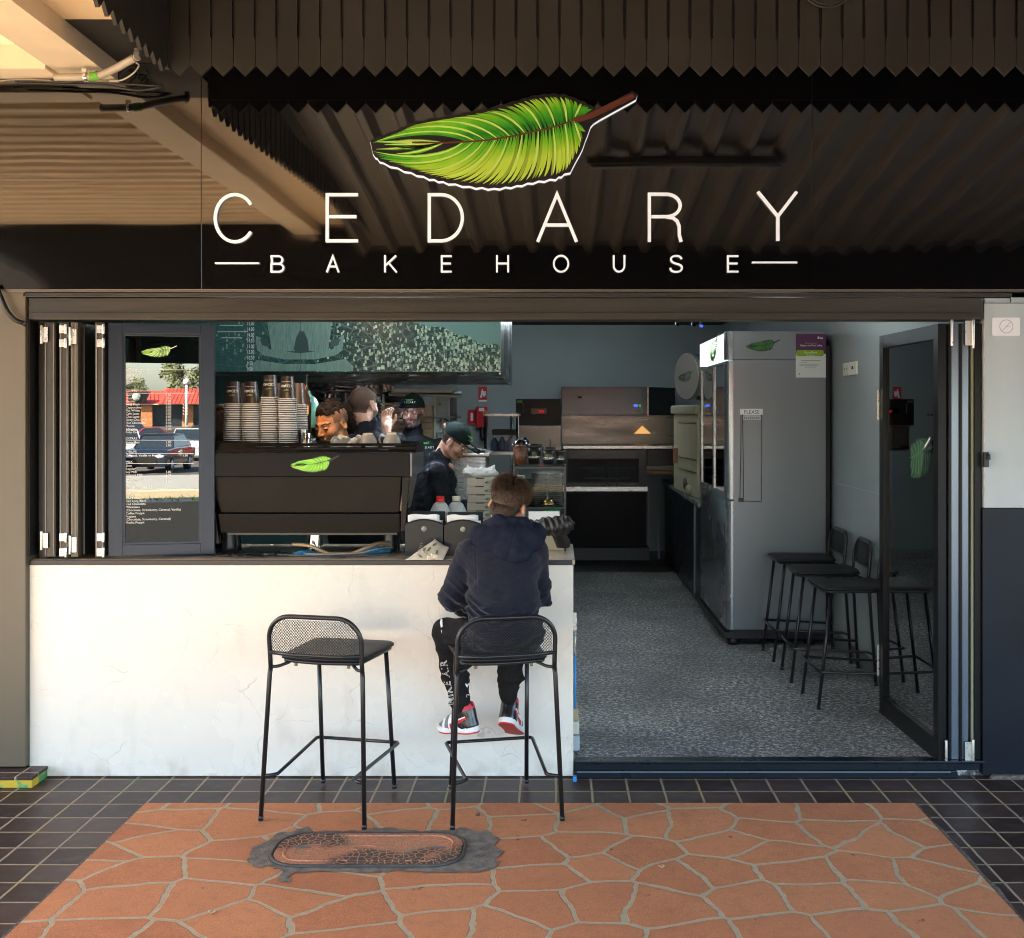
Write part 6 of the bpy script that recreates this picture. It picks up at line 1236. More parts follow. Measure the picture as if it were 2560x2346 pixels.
# things at the counter's right edge
sq_ = thing('window_squeegee', 'silver headed squeegee with a blue handle standing at the counter end', 'squeegee', (.10, .2, FZ)); 
mb = MB(); px = X_(1131.5, .12); mb.tube([(px, .12, Z_(1395, .12)), (px, .12, Z_(1290, .12))], .006, 8); mb.build('blue_handle', MATS['blue_tape'], sq_); mb = MB(); mb.tube([(px, .12, Z_(1290, .12)), (px + .002, .12, Z_(1240, .12))], .0045, 8); mb.box(px - .008, px + .008, .112, .128, Z_(1240, .12), Z_(1206, .12)); mb.build('silver_head', hinge_m, sq_)
for i, (ya_, yb_, xb_, lb, m_) in enumerate(((1395, 1420, 1138.5, 'tan box on top of the two at the counter end on the shop floor', mat('box_tan', (.33, .27, .17), .6)), (1421, 1447, 1140, 'cream box between the tan box and the grey box on the shop floor', mat('box_cream', (.52, .50, .42), .6)), (1449, 1479, 1141, 'pale grey lowest box at the counter end on the shop floor', mat('box_grey', (.35, .40, .43), .6)))):
    tag(vbox('small_box', 1124, xb_, ya_, yb_, .14, .16, m_, None, .01), lb, 'box', 'boxes stacked on the floor at the counter end')
# ================================================================== STOOLS
stool_m = mat('stool_black', (.010, .011, .013), .30, spec=.45)
mesh_m = mat('stool_mesh_black', (.022, .023, .025), .25, metal=.3, spec=.8)
seat_m = mat('seat_black', (.008, .008, .009), .45, bump=.0006, bscale=500, spec=.3)
def make_stool(label, group):
    t = thing('bar_stool', label, 'bar stool', (0, 0, 0), group); r = .0098
    for s in (-1, 1):
        mb = MB(); mb.tube([(s * .228, -.25, .006), (s * .206, -.213, .600), (s * .203, -.210, .625)], r, 12); mb.build('leg', stool_m, t)
        mb = MB(); mb.tube([(s * .172, .24, .006), (s * .160, .165, .645)], r, 12); mb.build('leg', stool_m, t)
        for p in ((s * .228, -.25), (s * .172, .24)): mb = MB(); mb.lathe([(0, 0), (.0108, 0), (.0112, .018), (.0, .018)], (p[0], p[1], 0), 12); mb.build('rubber_foot', blk, t)
    ar = [(-.203, -.210, .6255), (-.203, -.214, .66), (-.204, -.222, .745)] + [(-.104 + .100 * math.cos(R(180 - a)), -.222 - .018 * math.sin(R(a)), .745 + .100 * math.sin(R(a))) for a in range(10, 91, 10)]
    ar = ar + [(-p[0], p[1], p[2]) for p in ar[::-1]]
    MB().tube(ar, r, 12).build('back_frame', stool_m, t)
    MB().tube([(-.200, -.222, .690), (-.10, -.232, .686), (.10, -.232, .686), (.200, -.222, .690)], .0085, 10).build('back_rail', stool_m, t)
    mb = MB(); cw, chh = .0236, .0128
    def inside(x, z):
        if z < .690 or z > .842 or abs(x) > .200: return False
        if z > .745 and abs(x) > .104: return (abs(x) - .104) ** 2 + (z - .745) ** 2 < .0965 ** 2
        return True
    for k in range(-1, 15):
        for ph in (0, 1):
            run = []
            for i in range(-18, 19):
                x = i * cw / 2; z = .690 + k * chh + (chh * .46 if (i + ph) % 2 else -chh * .46) + (chh * .5 if ph else 0) * 0 + chh * .5
                y = -.226 - .012 * (1 - (x / .2) ** 2)
                if inside(x, z): run.append((x, y + (.0012 if ph else 0), z))
                else:
                    if len(run) > 1: mb.tube(run, .0016, 4, caps=False)
                    run = []
            if len(run) > 1: mb.tube(run, .0016, 4, caps=False)
    mb.build('back_mesh', mesh_m, t, merge=False)
    out = arc(-.135, -.135, .05, 225, 180, 4) + arc(-.145, .165, .05, 180, 90, 6) + arc(.145, .165, .05, 90, 0, 6) + arc(.135, -.135, .05, 0, -45, 4)
    out += [(.135 - .27 * i / 8 + 0, -.175 - .018 * math.sin(PI * i / 8)) for i in range(1, 8)]
    mb = MB(); n = len(out); L = [(.94, .652), (1.0, .655), (1.0, .664), (.97, .6685), (.6, .6665), (.0, .665)]; vs = []
    for s_, z in L[:-1]: vs += [(p[0] * s_, p[1] * s_ + .01 * (1 - s_), z) for p in out]
    vs.append((0, 0, .665)); fs = [tuple(range(n))[::-1]]
    for j in range(len(L) - 2): fs += [(j * n + i, j * n + (i + 1) % n, (j + 1) * n + (i + 1) % n, (j + 1) * n + i) for i in range(n)]
    fs += [((len(L) - 2) * n + i, (len(L) - 2) * n + (i + 1) % n, len(vs) - 1) for i in range(n)]
    mb.add(vs, fs, True).build('seat', seat_m, t)
    mb = MB(); mb.tube([(p[0] * .93, p[1] * .93, .645) for p in out], .008, 8, close=True); mb.build('seat_frame', stool_m, t)
    mb = MB()
    for s in (-1, 1): mb.tube(smooth_path([(s * .205, -.211, .628), (s * .175, -.195, .628), (s * .140, -.160, .640)], 4), .007, 8)
    mb.build('seat_bracket', stool_m, t)
    mb = MB()
    for s in (-1, 1): mb.lathe([(0, .622), (.007, .622), (.007, .640), (0, .640)], (s * .118, -.150, 0), 10)
    mb.build('bumper', mat('rubber_tan', (.20, .18, .10), .6), t)
    MB().tube([(-.223, -.239, .18), (-.188, -.232, .183), (-.168, -.218, .186), (-.196, .222, .208), (-.188, .236, .208), (.188, .236, .208), (.196, .222, .208), (.168, -.218, .186), (.188, -.232, .183), (.223, -.239, .18)], .0078, 10).build('footrest', stool_m, t)
    return t
st1 = make_stool('empty black metal bar stool with mesh back, left of the seated boy', 'outdoor bar stools at the counter')
st2 = copy_tree(st1); tag(st2, 'black metal bar stool with mesh back that the boy sits on'); ins = []
for lb in ('inside black bar stool nearest the glass door', 'middle one of the three black bar stools by the fridge', 'inside black bar stool farthest back, against the fridge side'):
    c = copy_tree(st1); tag(c, lb, group='indoor bar stools by the fridge'); ins.append(c)
st1.location = (-.945, -.385, .011); st1.rotation_euler = (0, 0, R(-12.5)); st2.location = (-.2505, -.388, .011); st2.rotation_euler = (0, 0, R(12.5))
for c, (x, y, a) in zip(ins, ((1.675, 1.115, 92), (1.665, 1.70, 88), (1.66, 2.28, 91))): c.location = (x, y, FZ + .001); c.rotation_euler = (0, 0, R(a))
# ================================================================== PEOPLE
def head_sdf(Q, ears=True, young=0.0):
    s = elli(Q, (0, -.015, .030), (.077, .097, .088)); s = smin(s, elli(Q, (0, .034, -.032), (.060, .062, .082)), .025)
    ax = np.abs(Q[..., 0]); M = np.stack([ax, Q[..., 1], Q[..., 2]], -1)
    s = smin(s, cone(M, (.045, .005, -.068), (.010, .072, -.098), .022, .018), .02)
    s = smin(s, elli(M, (.040, .062, -.032), (.024, .024, .024)), .02)
    s = smin(s, cone(M, (.008, .088, .016), (.040, .074, .014), .011, .009), .012)
    s = -smin(-s, elli(M, (.031, .103, -.002), (.019, .017, .010)), .008)
    s = smin(s, cone(Q, (0, .092, .004), (0, .114, -.034), .0085, .0115), .010); s = smin(s, elli(M, (.012, .105, -.038), (.008, .009, .007)), .006)
    s = smin(s, elli(M, (.031, .086, -.0065), (.0145, .012, .0085)), .004)
    s = smin(s, elli(Q, (0, .096, -.064), (.024, .0095, .0055)), .005); s = smin(s, elli(Q, (0, .095, -.0735), (.019, .0095, .006)), .005)
    s = -smin(-s, elli(Q, (0, .108, -.0685), (.022, .006, .0016)), .002)
    if ears:
        e = elli(M, (.081, -.008, -.008), (.009, .019, .031), (0, -18, 0)); e = -smin(-e, elli(M, (.089, -.003, -.006), (.006, .011, .019)), .005); s = smin(s, e, .008)
    return s
def frame(pos, yaw, pitch=0, roll=0, sc=1.0):
    """canonical head/hand space -> world: +Y turned to yaw, nodded by pitch"""
    return Matrix.Translation(pos) @ Euler((0, 0, R(yaw))).to_matrix().to_4x4() @ Euler((R(pitch), 0, 0)).to_matrix().to_4x4() @ Euler((0, R(roll), 0)).to_matrix().to_4x4() @ Matrix.Scale(sc, 4)
def inv(Mx):
    A_ = np.array(Mx.inverted(), np.float32); return lambda P: P @ A_[:3, :3].T + A_[:3, 3]
def skin(n, c, c2): return mat(n, c, .45, col2=c2, vscale=30, sss=.12, bump=.0003, bscale=300, spec=.4)
lips = lambda n, c: mat(n, c, .4)
def bbox(pts, r):
    a = np.array(pts); return a.min(0) - r, a.max(0) + r
def person(label, base): return thing('person', label, 'person', base)
def project(o, target, off, axis=(0, 1, 0)):
    """lay a flat printed mark on the cloth surface behind it"""
    from mathutils.bvhtree import BVHTree
    tw = wpos(target); ow = wpos(o); bm = bmesh.new(); bm.from_mesh(target.data); tr = BVHTree.FromBMesh(bm); bm.free(); ax = Vector(axis)
    W = Matrix.Translation(ow) @ o.rotation_euler.to_matrix().to_4x4() @ Matrix.Diagonal((*o.scale, 1)); me = o.data; base = None
    for v_ in me.vertices:
        p = W @ v_.co; hit = tr.ray_cast(p - tw - ax * .25, ax)
        if hit[0] is not None: v_.co = (hit[0] + tw) - ax * (off + (0.0006 if v_.index % 2 else 0)); base = v_.co.copy()
        else: v_.co = p if base is None else Vector((p.x, base.y, p.z))
    o.rotation_euler = (0, 0, 0); o.scale = (1, 1, 1)
    if o.parent: me.transform(Matrix.Translation(-wpos(o.parent))); o.location = (0, 0, 0)
    else: me.transform(Matrix.Translation(-Vector(o.location)))
    return o
def strands(name, Mx, n, fn_pt, m, parent, r0=.0009, seed=1):
    """hair as thin tapered locks; fn_pt(rand) gives a list of canonical points"""
    rr = random.Random(seed); mb = MB(); mb.xf = Mx
    for _ in range(n):
        P = fn_pt(rr)
        if not P: continue
        k = len(P); mb.tube(P, [r0 * (1 - .85 * i / (k - 1)) for i in range(k)], 3, caps=False)
    return mb.build(name, m, parent, merge=False)
# ---------------- the boy on the stool
boy = person('boy in a navy hoodie seen from behind, sitting on a bar stool at the counter', (-.22, -.40, .67))
bsk = skin('boy_skin', (.62, .33, .20), (.52, .25, .15)); navy_c = mat('hoodie_navy', (.008, .010, .021), .9, var=.25, vscale=60, bump=.0008, bscale=700, sheen=.15, spec=.2)
HB = frame(Vector((-.207, -.300, 1.292)), -16, -24, 13, .94); HBi = inv(HB)
def boy_body(P):
    s = head_sdf(HBi(P)) * .94
    s = smin(s, cone(P, (-.215, -.31, 1.23), (-.222, -.34, 1.12), .048, .052), .02)
    s = smin(s, cone(P, (-.31, -.33, 1.08), (-.13, -.31, 1.08), .035, .035), .03)
    s = smin(s, cone(P, (-.222, -.345, 1.05), (-.225, -.41, .86), .075, .09), .03); return s
sdf_mesh('body', boy_body, (-.42, -.54, .74), (-.02, -.12, 1.43), .0032, bsk, boy)
L_sh, R_sh, L_el, R_el = (-.368, -.350, 1.085), (-.100, -.320, 1.090), (-.445, -.355, .905), (-.084, -.290, .895)
def fold(P, c, n_, amp, freq, seed): return 0
def hoodie(P):
    x, y, z = P[..., 0], P[..., 1], P[..., 2]
    s = elli(P, (-.218, -.455, .765), (.168, .120, .11)); s = smin(s, elli(P, (-.225, -.435, .90), (.158, .120, .14)), .05)
    s = smin(s, elli(P, (-.230, -.375, 1.035), (.165, .122, .13)), .05); s = smin(s, cone(P, L_sh, R_sh, .060, .060), .05)
    s = smin(s, cone(P, (-.218, -.345, 1.20), (-.222, -.36, 1.10), .062, .09), .05)
    for a, b, c in ((L_sh, L_el, (-.385, -.215, .815)), (R_sh, R_el, (-.10, -.135, .86))):
        arm = smin(cone(P, a, b, .066, .060), cone(P, b, c, .058, .040), .018); s = smin(s, arm, .016)
    # stretched folds: shallow ridges that fan from the armpits and pile up at the waist
    w1 = .6 - 2.2 * np.abs(vnoise(np.stack([x * .55 + z * .25, y * .6, z * 1.9 + x * .5 * np.sin(x * 9)], -1), 17, 3)); w2 = vnoise(np.stack([x * .5, y * .5, z * 2.2 - x * .6], -1), 34, 5)
    k = np.clip((1.04 - z) / .22, .15, 1); s = s - w1 * .0105 * k - w2 * .009 * k
    s = s - vnoise(P, 24, 8) * .005
    # sleeve seam
    sl = np.abs(x + .335 + (z - 1.0) * .05); s = s + np.clip(1 - sl / .004, 0, 1) * np.clip((z - .93) / .05, 0, 1) * .0030
    s = smax(s, .690 + 0 * z - z, .02)
    d = np.abs(z - .735); s = s + np.clip(1 - d / .006, 0, 1) * .004
    # open neck
    return smax(s, -cone(P, (-.214, -.30, 1.19), (-.208, -.26, 1.40), .060, .085), .006)
hd_ = sdf_mesh('hoodie', hoodie, (-.58, -.63, .66), (.04, -.06, 1.27), .0036, navy_c, boy)
def hood(P):
    s = cone(P, (-.325, -.365, 1.165), (-.095, -.335, 1.165), .050, .050); s = smin(s, elli(P, (-.205, -.425, 1.145), (.148, .060, .072)), .03)
    s = smin(s, elli(P, (-.180, -.475, 1.105), (.080, .036, .045)), .035); s = smin(s, cone(P, (-.30, -.33, 1.20), (-.25, -.385, 1.222), .030, .030), .03); s = smin(s, cone(P, (-.25, -.385, 1.222), (-.14, -.375, 1.215), .030, .030), .02)
    x, z = P[..., 0], P[..., 2]
    seam = np.abs((x + .185) - (1.16 - z) * -.25); s = s + np.clip(1 - seam / .004, 0, 1) * .0030
    s = s - vnoise(np.stack([x, P[..., 1], z * .8 + np.abs(x + .19) * .9], -1), 26, 4) * .006
    return smax(s, -elli(P, (-.208, -.285, 1.27), (.085, .085, .095)), .008)
sdf_mesh('hood', hood, (-.42, -.56, 1.03), (.0, -.22, 1.28), .0032, mat('hood_navy', (.009, .012, .027), .9, var=.25, vscale=60, bump=.0008, bscale=700, spec=.2), boy)
hair_b = mat('boy_hair', (.024, .013, .008), .42, col2=(.13, .072, .036), vscale=70, spec=.4); hair_bd = mat('boy_hair_under', (.022, .010, .005), .6, col2=(.040, .019, .009), vscale=200)
def cap_hair(Q, off=.006, nape=-.085, front=.075):
    s = elli(Q, (0, -.017, .032), (.077 + off, .098 + off, .088 + off * 1.3)); s = smin(s, elli(Q, (0, -.036, -.04), (.056, .049, .05)), .03)
    x, y, z = Q[..., 0], Q[..., 1], Q[..., 2]
    s = np.maximum(s, nape - z); s = smax(s, -(z - (.02 + (y - .02) * 1.4)), .01) if front is None else smax(s, np.minimum(y - .012, .0 * y + 1) - np.clip((z - .02) * 1.2, 0, .075), .008)
    e = elli(np.stack([np.abs(x), y, z], -1), (.084, -.002, -.012), (.016, .026, .040)); return smax(s, -e, .003)
sdf_mesh('hair', lambda P: cap_hair(HBi(P), .0015) * .94, (-.34, -.46, 1.16), (-.07, -.14, 1.43), .0026, hair_bd, boy)
def boy_lock(rr, low=False):
    while True:
        th = rr.uniform(0, 2 * PI); ph = math.acos(rr.uniform(-.95, 1)); d = Vector((math.sin(ph) * math.cos(th), math.sin(ph) * math.sin(th), math.cos(ph)))
        if low: p = Vector((d.x * .062, -.038 + d.y * .056, -.036 + d.z * .057)); cr_ = (.062, .056, .057)
        else: p = Vector((d.x * .083, -.017 + d.y * .104, .032 + d.z * .095)); cr_ = (.083, .104, .095)
        if not low and p.z < .02 and p.y < .02: k_ = (.02 - p.z) / .07; p.x *= 1 - .16 * k_; p.y = -.017 + (p.y + .017) * (1 - .13 * k_)
        if low and (d.y > .1 or d.z > .6 or p.z < -.090): continue
        if not low and (p.z < -.045 - rr.random() * .045 or p.y > .02 + max(0, p.z - .02) * 1.2): continue
        if abs(p.x) > .060 and -.028 < p.y < .03 and p.z < .025: continue
        break
    nrm = Vector((d.x / cr_[0], d.y / cr_[1], d.z / cr_[2])).normalized(); cr = Vector((.020, -.062, .118)); fl = (p - cr); fl -= nrm * fl.dot(nrm)
    if fl.length < 1e-4: fl = Vector((1, 0, 0))
    fl.normalize(); sw = nrm.cross(fl); clump = math.sin(p.x * 260 + p.y * 190) * .35; fl = (fl + sw * (.45 + clump + rr.uniform(-.2, .2))).normalized()
    top = max(0, min(1, (p.z - .02) / .075)); ln = .015 + .034 * top * rr.uniform(.6, 1.3); lift = .06 + .80 * top * rr.random() ** 1.5
    P = [p - nrm * .003]
    for i in range(1, 5): t = i / 4; P.append(p + fl * ln * t + nrm * (ln * lift * math.sin(t * 1.9) * .55 + .0005))
    return P
strands('hair_locks', HB, 8500, boy_lock, hair_b, boy, .0011, 3); strands('nape_hair', HB, 3000, lambda rr: boy_lock(rr, True), mat('boy_hair_nape', (.030, .016, .010), .5, col2=(.075, .042, .024), vscale=90), boy, .0010, 4)
pant_m = mat('joggers_black', (.009, .0085, .009), .9, var=.3, vscale=80, bump=.0008, bscale=600, spec=.2)
HIPL, HIPR, KNL, KNR, ANL, ANR = (-.29, -.43, .745), (-.14, -.42, .745), (-.493, -.150, .700), (-.195, -.115, .665), (-.424, -.225, .400), (-.214, -.170, .428)
def pants(P):
    x, y, z = P[..., 0], P[..., 1], P[..., 2]
    s = elli(P, (-.215, -.45, .745), (.15, .12, .075))
    for h, k, a in ((HIPL, KNL, ANL), (HIPR, KNR, ANR)):
        am = tuple(np.array(k) * .35 + np.array(a) * .65); s = smin(s, smin(cone(P, h, k, .082, .064), smin(cone(P, k, am, .066, .056), cone(P, am, a, .056, .040), .02), .02), .025)
    low = np.clip((.58 - z) / .10, 0, 1); mid = np.clip((.74 - z) / .1, 0, 1)
    s = s - vnoise(np.stack([x * .6, y * .6, z * 2.2], -1), 30, 11) * (.0035 + .0065 * low) - vnoise(P, 26, 12) * .005 * mid
    s = smax(s, .667 - z - (y + .16) * 4, .01) if False else s
    for a in (ANL, ANR): s = smin(s, cone(P, (a[0], a[1], a[2] + .028), (a[0], a[1], a[2] - .008), .0415, .0385), .006)
    return smax(s, z - .80, .01)
pa = sdf_mesh('joggers', pants, (-.59, -.60, .35), (-.02, -.03, .82), .0036, pant_m, boy)
# printed lettering on the calf, outline letters reading upwards
def outline_text(name, body, size, m, loc, rz, parent, w_=.0016, sx=1):
    cu = bpy.data.curves.new(name, 'FONT'); cu.body = body; cu.size = size; cu.fill_mode = 'NONE'; cu.bevel_depth = w_; cu.bevel_resolution = 0; cu.resolution_u = 3; cu.space_character = 1.12
    tmp = bpy.data.objects.new('tmp', cu); me = bpy.data.meshes.new_from_object(tmp); bpy.data.objects.remove(tmp); me.materials.clear(); me.materials.append(m)
    o = bpy.data.objects.new(name, me); COL.objects.link(o); o.rotation_euler = (R(90), R(-rz), 0); o.scale = (sx, 1, 1); o.parent = parent; o.location = Vector(loc) - wpos(parent); return o
tx = outline_text('calf_lettering', 'NIKE AIR', .046, mat('print_white', (.75, .75, .75), .6), V(894, 1390, -.29), 102, boy, .0010, .95)
def flat_project(o, target, off):
    from mathutils.bvhtree import BVHTree
    tw = wpos(target); bm = bmesh.new(); bm.from_mesh(target.data); tr = BVHTree.FromBMesh(bm); bm.free()
    W = Matrix.Translation(wpos(o)) @ o.rotation_euler.to_matrix().to_4x4() @ Matrix.Diagonal((*o.scale, 1)); me = o.data; cs = [W @ v_.co for v_ in me.vertices]; ym = sum(c.y for c in cs) / len(cs); last = ym
    for v_, c in zip(me.vertices, cs):
        h = tr.ray_cast(Vector((c.x, -2, c.z)) - tw, Vector((0, 1, 0)))
        if h[0] is not None: last = h[0].y + tw.y
        v_.co = Vector((c.x, last - off + (c.y - ym) * .6, c.z))
    o.rotation_euler = (0, 0, 0); o.scale = (1, 1, 1); pw = wpos(o.parent); me.transform(Matrix.Translation(-pw)); o.location = (0, 0, 0); return o
flat_project(tx, pa, .0012)
mb = MB(); f3 = lambda u, v, d: (X_(u, -.29), -.35 - d, Z_(v, -.29))
for pts in ([(916, 1372), (922, 1371), (922, 1376), (917, 1377)], [(913, 1352), (917, 1361), (921, 1353), (919, 1352), (917, 1356), (915, 1352)], [(861, 1234), (863, 1226), (866, 1226), (868, 1238), (866, 1252), (864, 1240)]): mb.add([f3(p[0], p[1], 0) for p in pts], [tuple(range(len(pts)))])
pk = mb.build('calf_print', MATS['print_white'], boy, merge=False); flat_project(pk, pa, .0012)
# left hand resting by the thigh
def hand_sdf(Q, curl=.5):
    """right-hand palm in x (width), y (fingers forward), z (back of hand up), metres"""
    s = elli(Q, (0, .0, 0), (.040, .048, .015)); s = smin(s, cone(Q, (0, -.04, 0), (0, -.085, 0), .026, .026), .02)
    for i, (x, l_) in enumerate(((-.030, .062), (-.010, .074), (.010, .069), (.029, .054))):
        a = np.array((x, .038, .002)); c1 = curl * 1.0 + i * .05; c2 = c1 + curl * 1.3; b = a + np.array((x * .12, math.cos(c1), -math.sin(c1))) * l_ * .45; c = b + np.array((0, math.cos(c2), -math.sin(c2))) * l_ * .32; c3 = c2 + curl; d = c + np.array((0, math.cos(c3), -math.sin(c3))) * l_ * .23
        s = smin(s, cone(Q, a, b, .0098, .0086), .006); s = np.minimum(s, cone(Q, b, c, .0088, .0078)); s = np.minimum(s, cone(Q, c, d, .0078, .0066))
    t0, t1, t2 = (-.028, -.018, -.004), (-.052, .012, -.018), (-.050, .042, -.030)
    return smin(smin(s, cone(Q, t0, t1, .015, .0105), .010), cone(Q, t1, t2, .0105, .008), .003)
for nm, Mx in (('hand', frame(Vector((-.392, -.185, .795)), -30, -35, 30, .86)), ('hand', frame(Vector((-.115, -.085, .85)), 25, -20, -20, .86))):
    sdf_mesh(nm, (lambda iv: lambda Q: hand_sdf(Q, .55))(None), (-.08, -.10, -.10), (.06, .13, .03), .0026, bsk, boy, xf=Mx)
# shoes
sh_w = mat('shoe_white', (.72, .72, .72), .4); sh_k = mat('shoe_black', (.016, .016, .018), .25, spec=.6); sh_r = mat('shoe_red', (.52, .010, .025), .45); sh_g = mat('shoe_grey', (.14, .15, .16), .5); sh_s = mat('sole_red', (.50, .035, .03), .6, bump=.002, bscale=120)
def shoe_prof(y): return .030 + .0125 * np.sin(np.clip((y + .12) / .25, 0, 1) * PI * .95) + .004 * np.clip(y / .08, -1, 1)
def upper(Q):
    M = Q * np.array((1, 1, 1), np.float32); x, y, z = Q[..., 0], Q[..., 1], Q[..., 2]
    s = elli(M, (0, .062, .030), (.039, .062, .034)); s = smin(s, cone(M, (0, -.078, .035), (0, -.066, .120), .040, .038), .02); s = smin(s, cone(M, (0, -.045, .040), (0, .045, .036), .037, .036), .03); s = smin(s, cone(M, (0, -.058, .100), (0, .020, .060), .034, .030), .03)
    s = smax(s, -(z - .012), .004); s = smax(s, z - .132 + y * .12, .004); return smax(s, -cone(M, (0, -.062, .10), (0, -.060, .14), .030, .032), .003)
def sole_f(z0, z1, grow):
    def f(Q):
        x, y, z = Q[..., 0], Q[..., 1], Q[..., 2]; lift = np.clip(y - .06, 0, 1) * .14
        a = np.sqrt((x / (.0385 + grow)) ** 2 + ((y + .072) / (.046 + grow)) ** 2) - 1; b = np.sqrt((x / (.0450 + grow)) ** 2 + ((y - .065) / (.066 + grow)) ** 2) - 1; c = np.maximum(np.abs(x) - (.0360 + grow), np.abs(y) - .08) / .04
        pl = smin(smin(a, b, .25), c, .2) * .035; zz = np.maximum(z0 + lift - z, z - z1 - lift); return smax(pl, zz, .003)
    return f
def shoe(Mx, lat):
    def pc(C):
        x, y, z = C[:, 0] * lat, C[:, 1], C[:, 2]; m_ = np.zeros(len(C), int)            # 0 white
        m_[(y < -.030 - (z - .03) * .1) & (z < .085)] = 1                                    # heel counter
        m_[(z > .070) & (y < .0)] = 1; m_[(y > .070) & (np.abs(x) < .05) & (z < .060) & ~((np.abs(x) < .022) & (z > .045))] = 3; m_[(y > .028) & (y < .052)] = 3
        m_[(np.abs(x) < .016) & (y > -.01) & (y < .052) & (z > .05)] = 1                     # laces
        t = (y + .085) / .105; zz = .072 - t * .038; hw = .0045 + .009 * np.clip(t, 0, 1)
        m_[(np.abs(z - zz) < hw) & (t > -.05) & (t < 1.0) & (np.abs(x) > .015)] = 2; m_[(np.abs(z - zz - hw - .003) < .003) & (t > 0) & (t < .5) & (np.abs(x) > .015)] = 0
        m_[z > .098 - y * .12] = 2; return m_
    sdf_mesh('shoe', upper, (-.06, -.14, 0), (.06, .14, .145), .0022, [sh_w, sh_k, sh_r, sh_g], boy, xf=Mx, paint=pc)
    sdf_mesh('shoe_sole', sole_f(.004, .030, .002), (-.07, -.14, -.01), (.07, .15, .06), .0025, sh_w, boy, xf=Mx); sdf_mesh('outsole', sole_f(-.003, .005, .001), (-.07, -.14, -.02), (.07, .15, .06), .0018, sh_s, boy, xf=Mx)
    mb = MB(); mb.xf = Mx
    for k in range(4): mb.tube([(-.016, .005 + k * .013, .076 - k * .007), (0, .004 + k * .013, .081 - k * .007), (.016, .005 + k * .013, .076 - k * .007)], .0028, 6)
    mb.build('laces', sh_k, boy)
    mb = MB(); mb.xf = Mx; mb.tube([(0, -.098, .112), (0, -.108, .130), (0, -.100, .142), (0, -.090, .128)], .0028, 6); mb.build('pull_tab', sh_k, boy)
def align(heel, toe, up):
    h, t = Vector(heel), Vector(toe); y = (t - h).normalized(); u = Vector(up); z = (u - y * u.dot(y)).normalized(); x = y.cross(z); c = h + y * .12 * .94
    return Matrix.Translation(c) @ Matrix((x, y, z)).transposed().to_4x4() @ Matrix.Scale(.94, 4)
shoe(align((-.345, -.262, .283), (-.520, -.120, .248), (.0, -.05, 1)), 1)
shoe(align((-.232, -.235, .318), (-.186, -.075, .222), (.12, .55, 1)), -1)
# ---------------- sleeve of another person reaching over the counter beside the boy
slv = thing('jacket', 'crumpled black quilted jacket sleeve lying on the counter right of the boy', 'jacket', (X_(1095, -.05), -.05, CT + .06))
def sleeve(P):
    a, b = np.array(V(1050, 1040, -.02)), np.array(V(1112, 1034, -.06)); s = cone(P, a, b, .040, .046); t = (P[..., 0] - a[0]) / (b[0] - a[0]); s = s + .0028 * np.cos((P[..., 0] + P[..., 2] * .35 + vnoise(P, 20, 7) * .012) * 200) - vnoise(P, 24, 5) * .008
    return smin(s, cone(P, V(1096, 1046, .0), V(1108, 1070, .06), .030, .035), .03)
sdf_mesh('sleeve', sleeve, V(1035, 1090, -.14), V(1135, 1000, .14) + Vector((0, .02, 0)), .0028, mat('puffer_black', (.014, .012, .011), .45, bump=.001, bscale=90, spec=.5), slv)
# ---------------- staff
shirt = mat('staff_black', (.008, .011, .016), .85, var=.3, vscale=50, bump=.0006, bscale=500, spec=.25)
capm = mat('cap_green_black', (.005, .014, .011), .9, bump=.0005, bscale=500, spec=.12)
def staff_body(t, Mx, sk, paint=None, mats=None, sc=1.0, neck=None, vox=.0030):
    iv = inv(Mx); c = Mx.translation; nk = Vector(neck)
    def f(P):
        s = head_sdf(iv(P)) * sc; j = Mx @ Vector((0, -.03, -.06)); s = smin(s, cone(P, j, nk, .050, .050), .02); return smin(s, elli(P, nk + Vector((0, 0, -.075)), (.09, .06, .05)), .02)
    lo, hi = bbox([c + Vector((-.13, -.13, -.14)), c + Vector((.13, .13, .15)), nk + Vector((-.14, -.10, -.11)), nk + Vector((.14, .1, 0))], .004)
    return sdf_mesh('body', f, lo, hi, vox, mats or sk, t, paint=(lambda C: paint(np.array(iv(C)))) if paint else None)
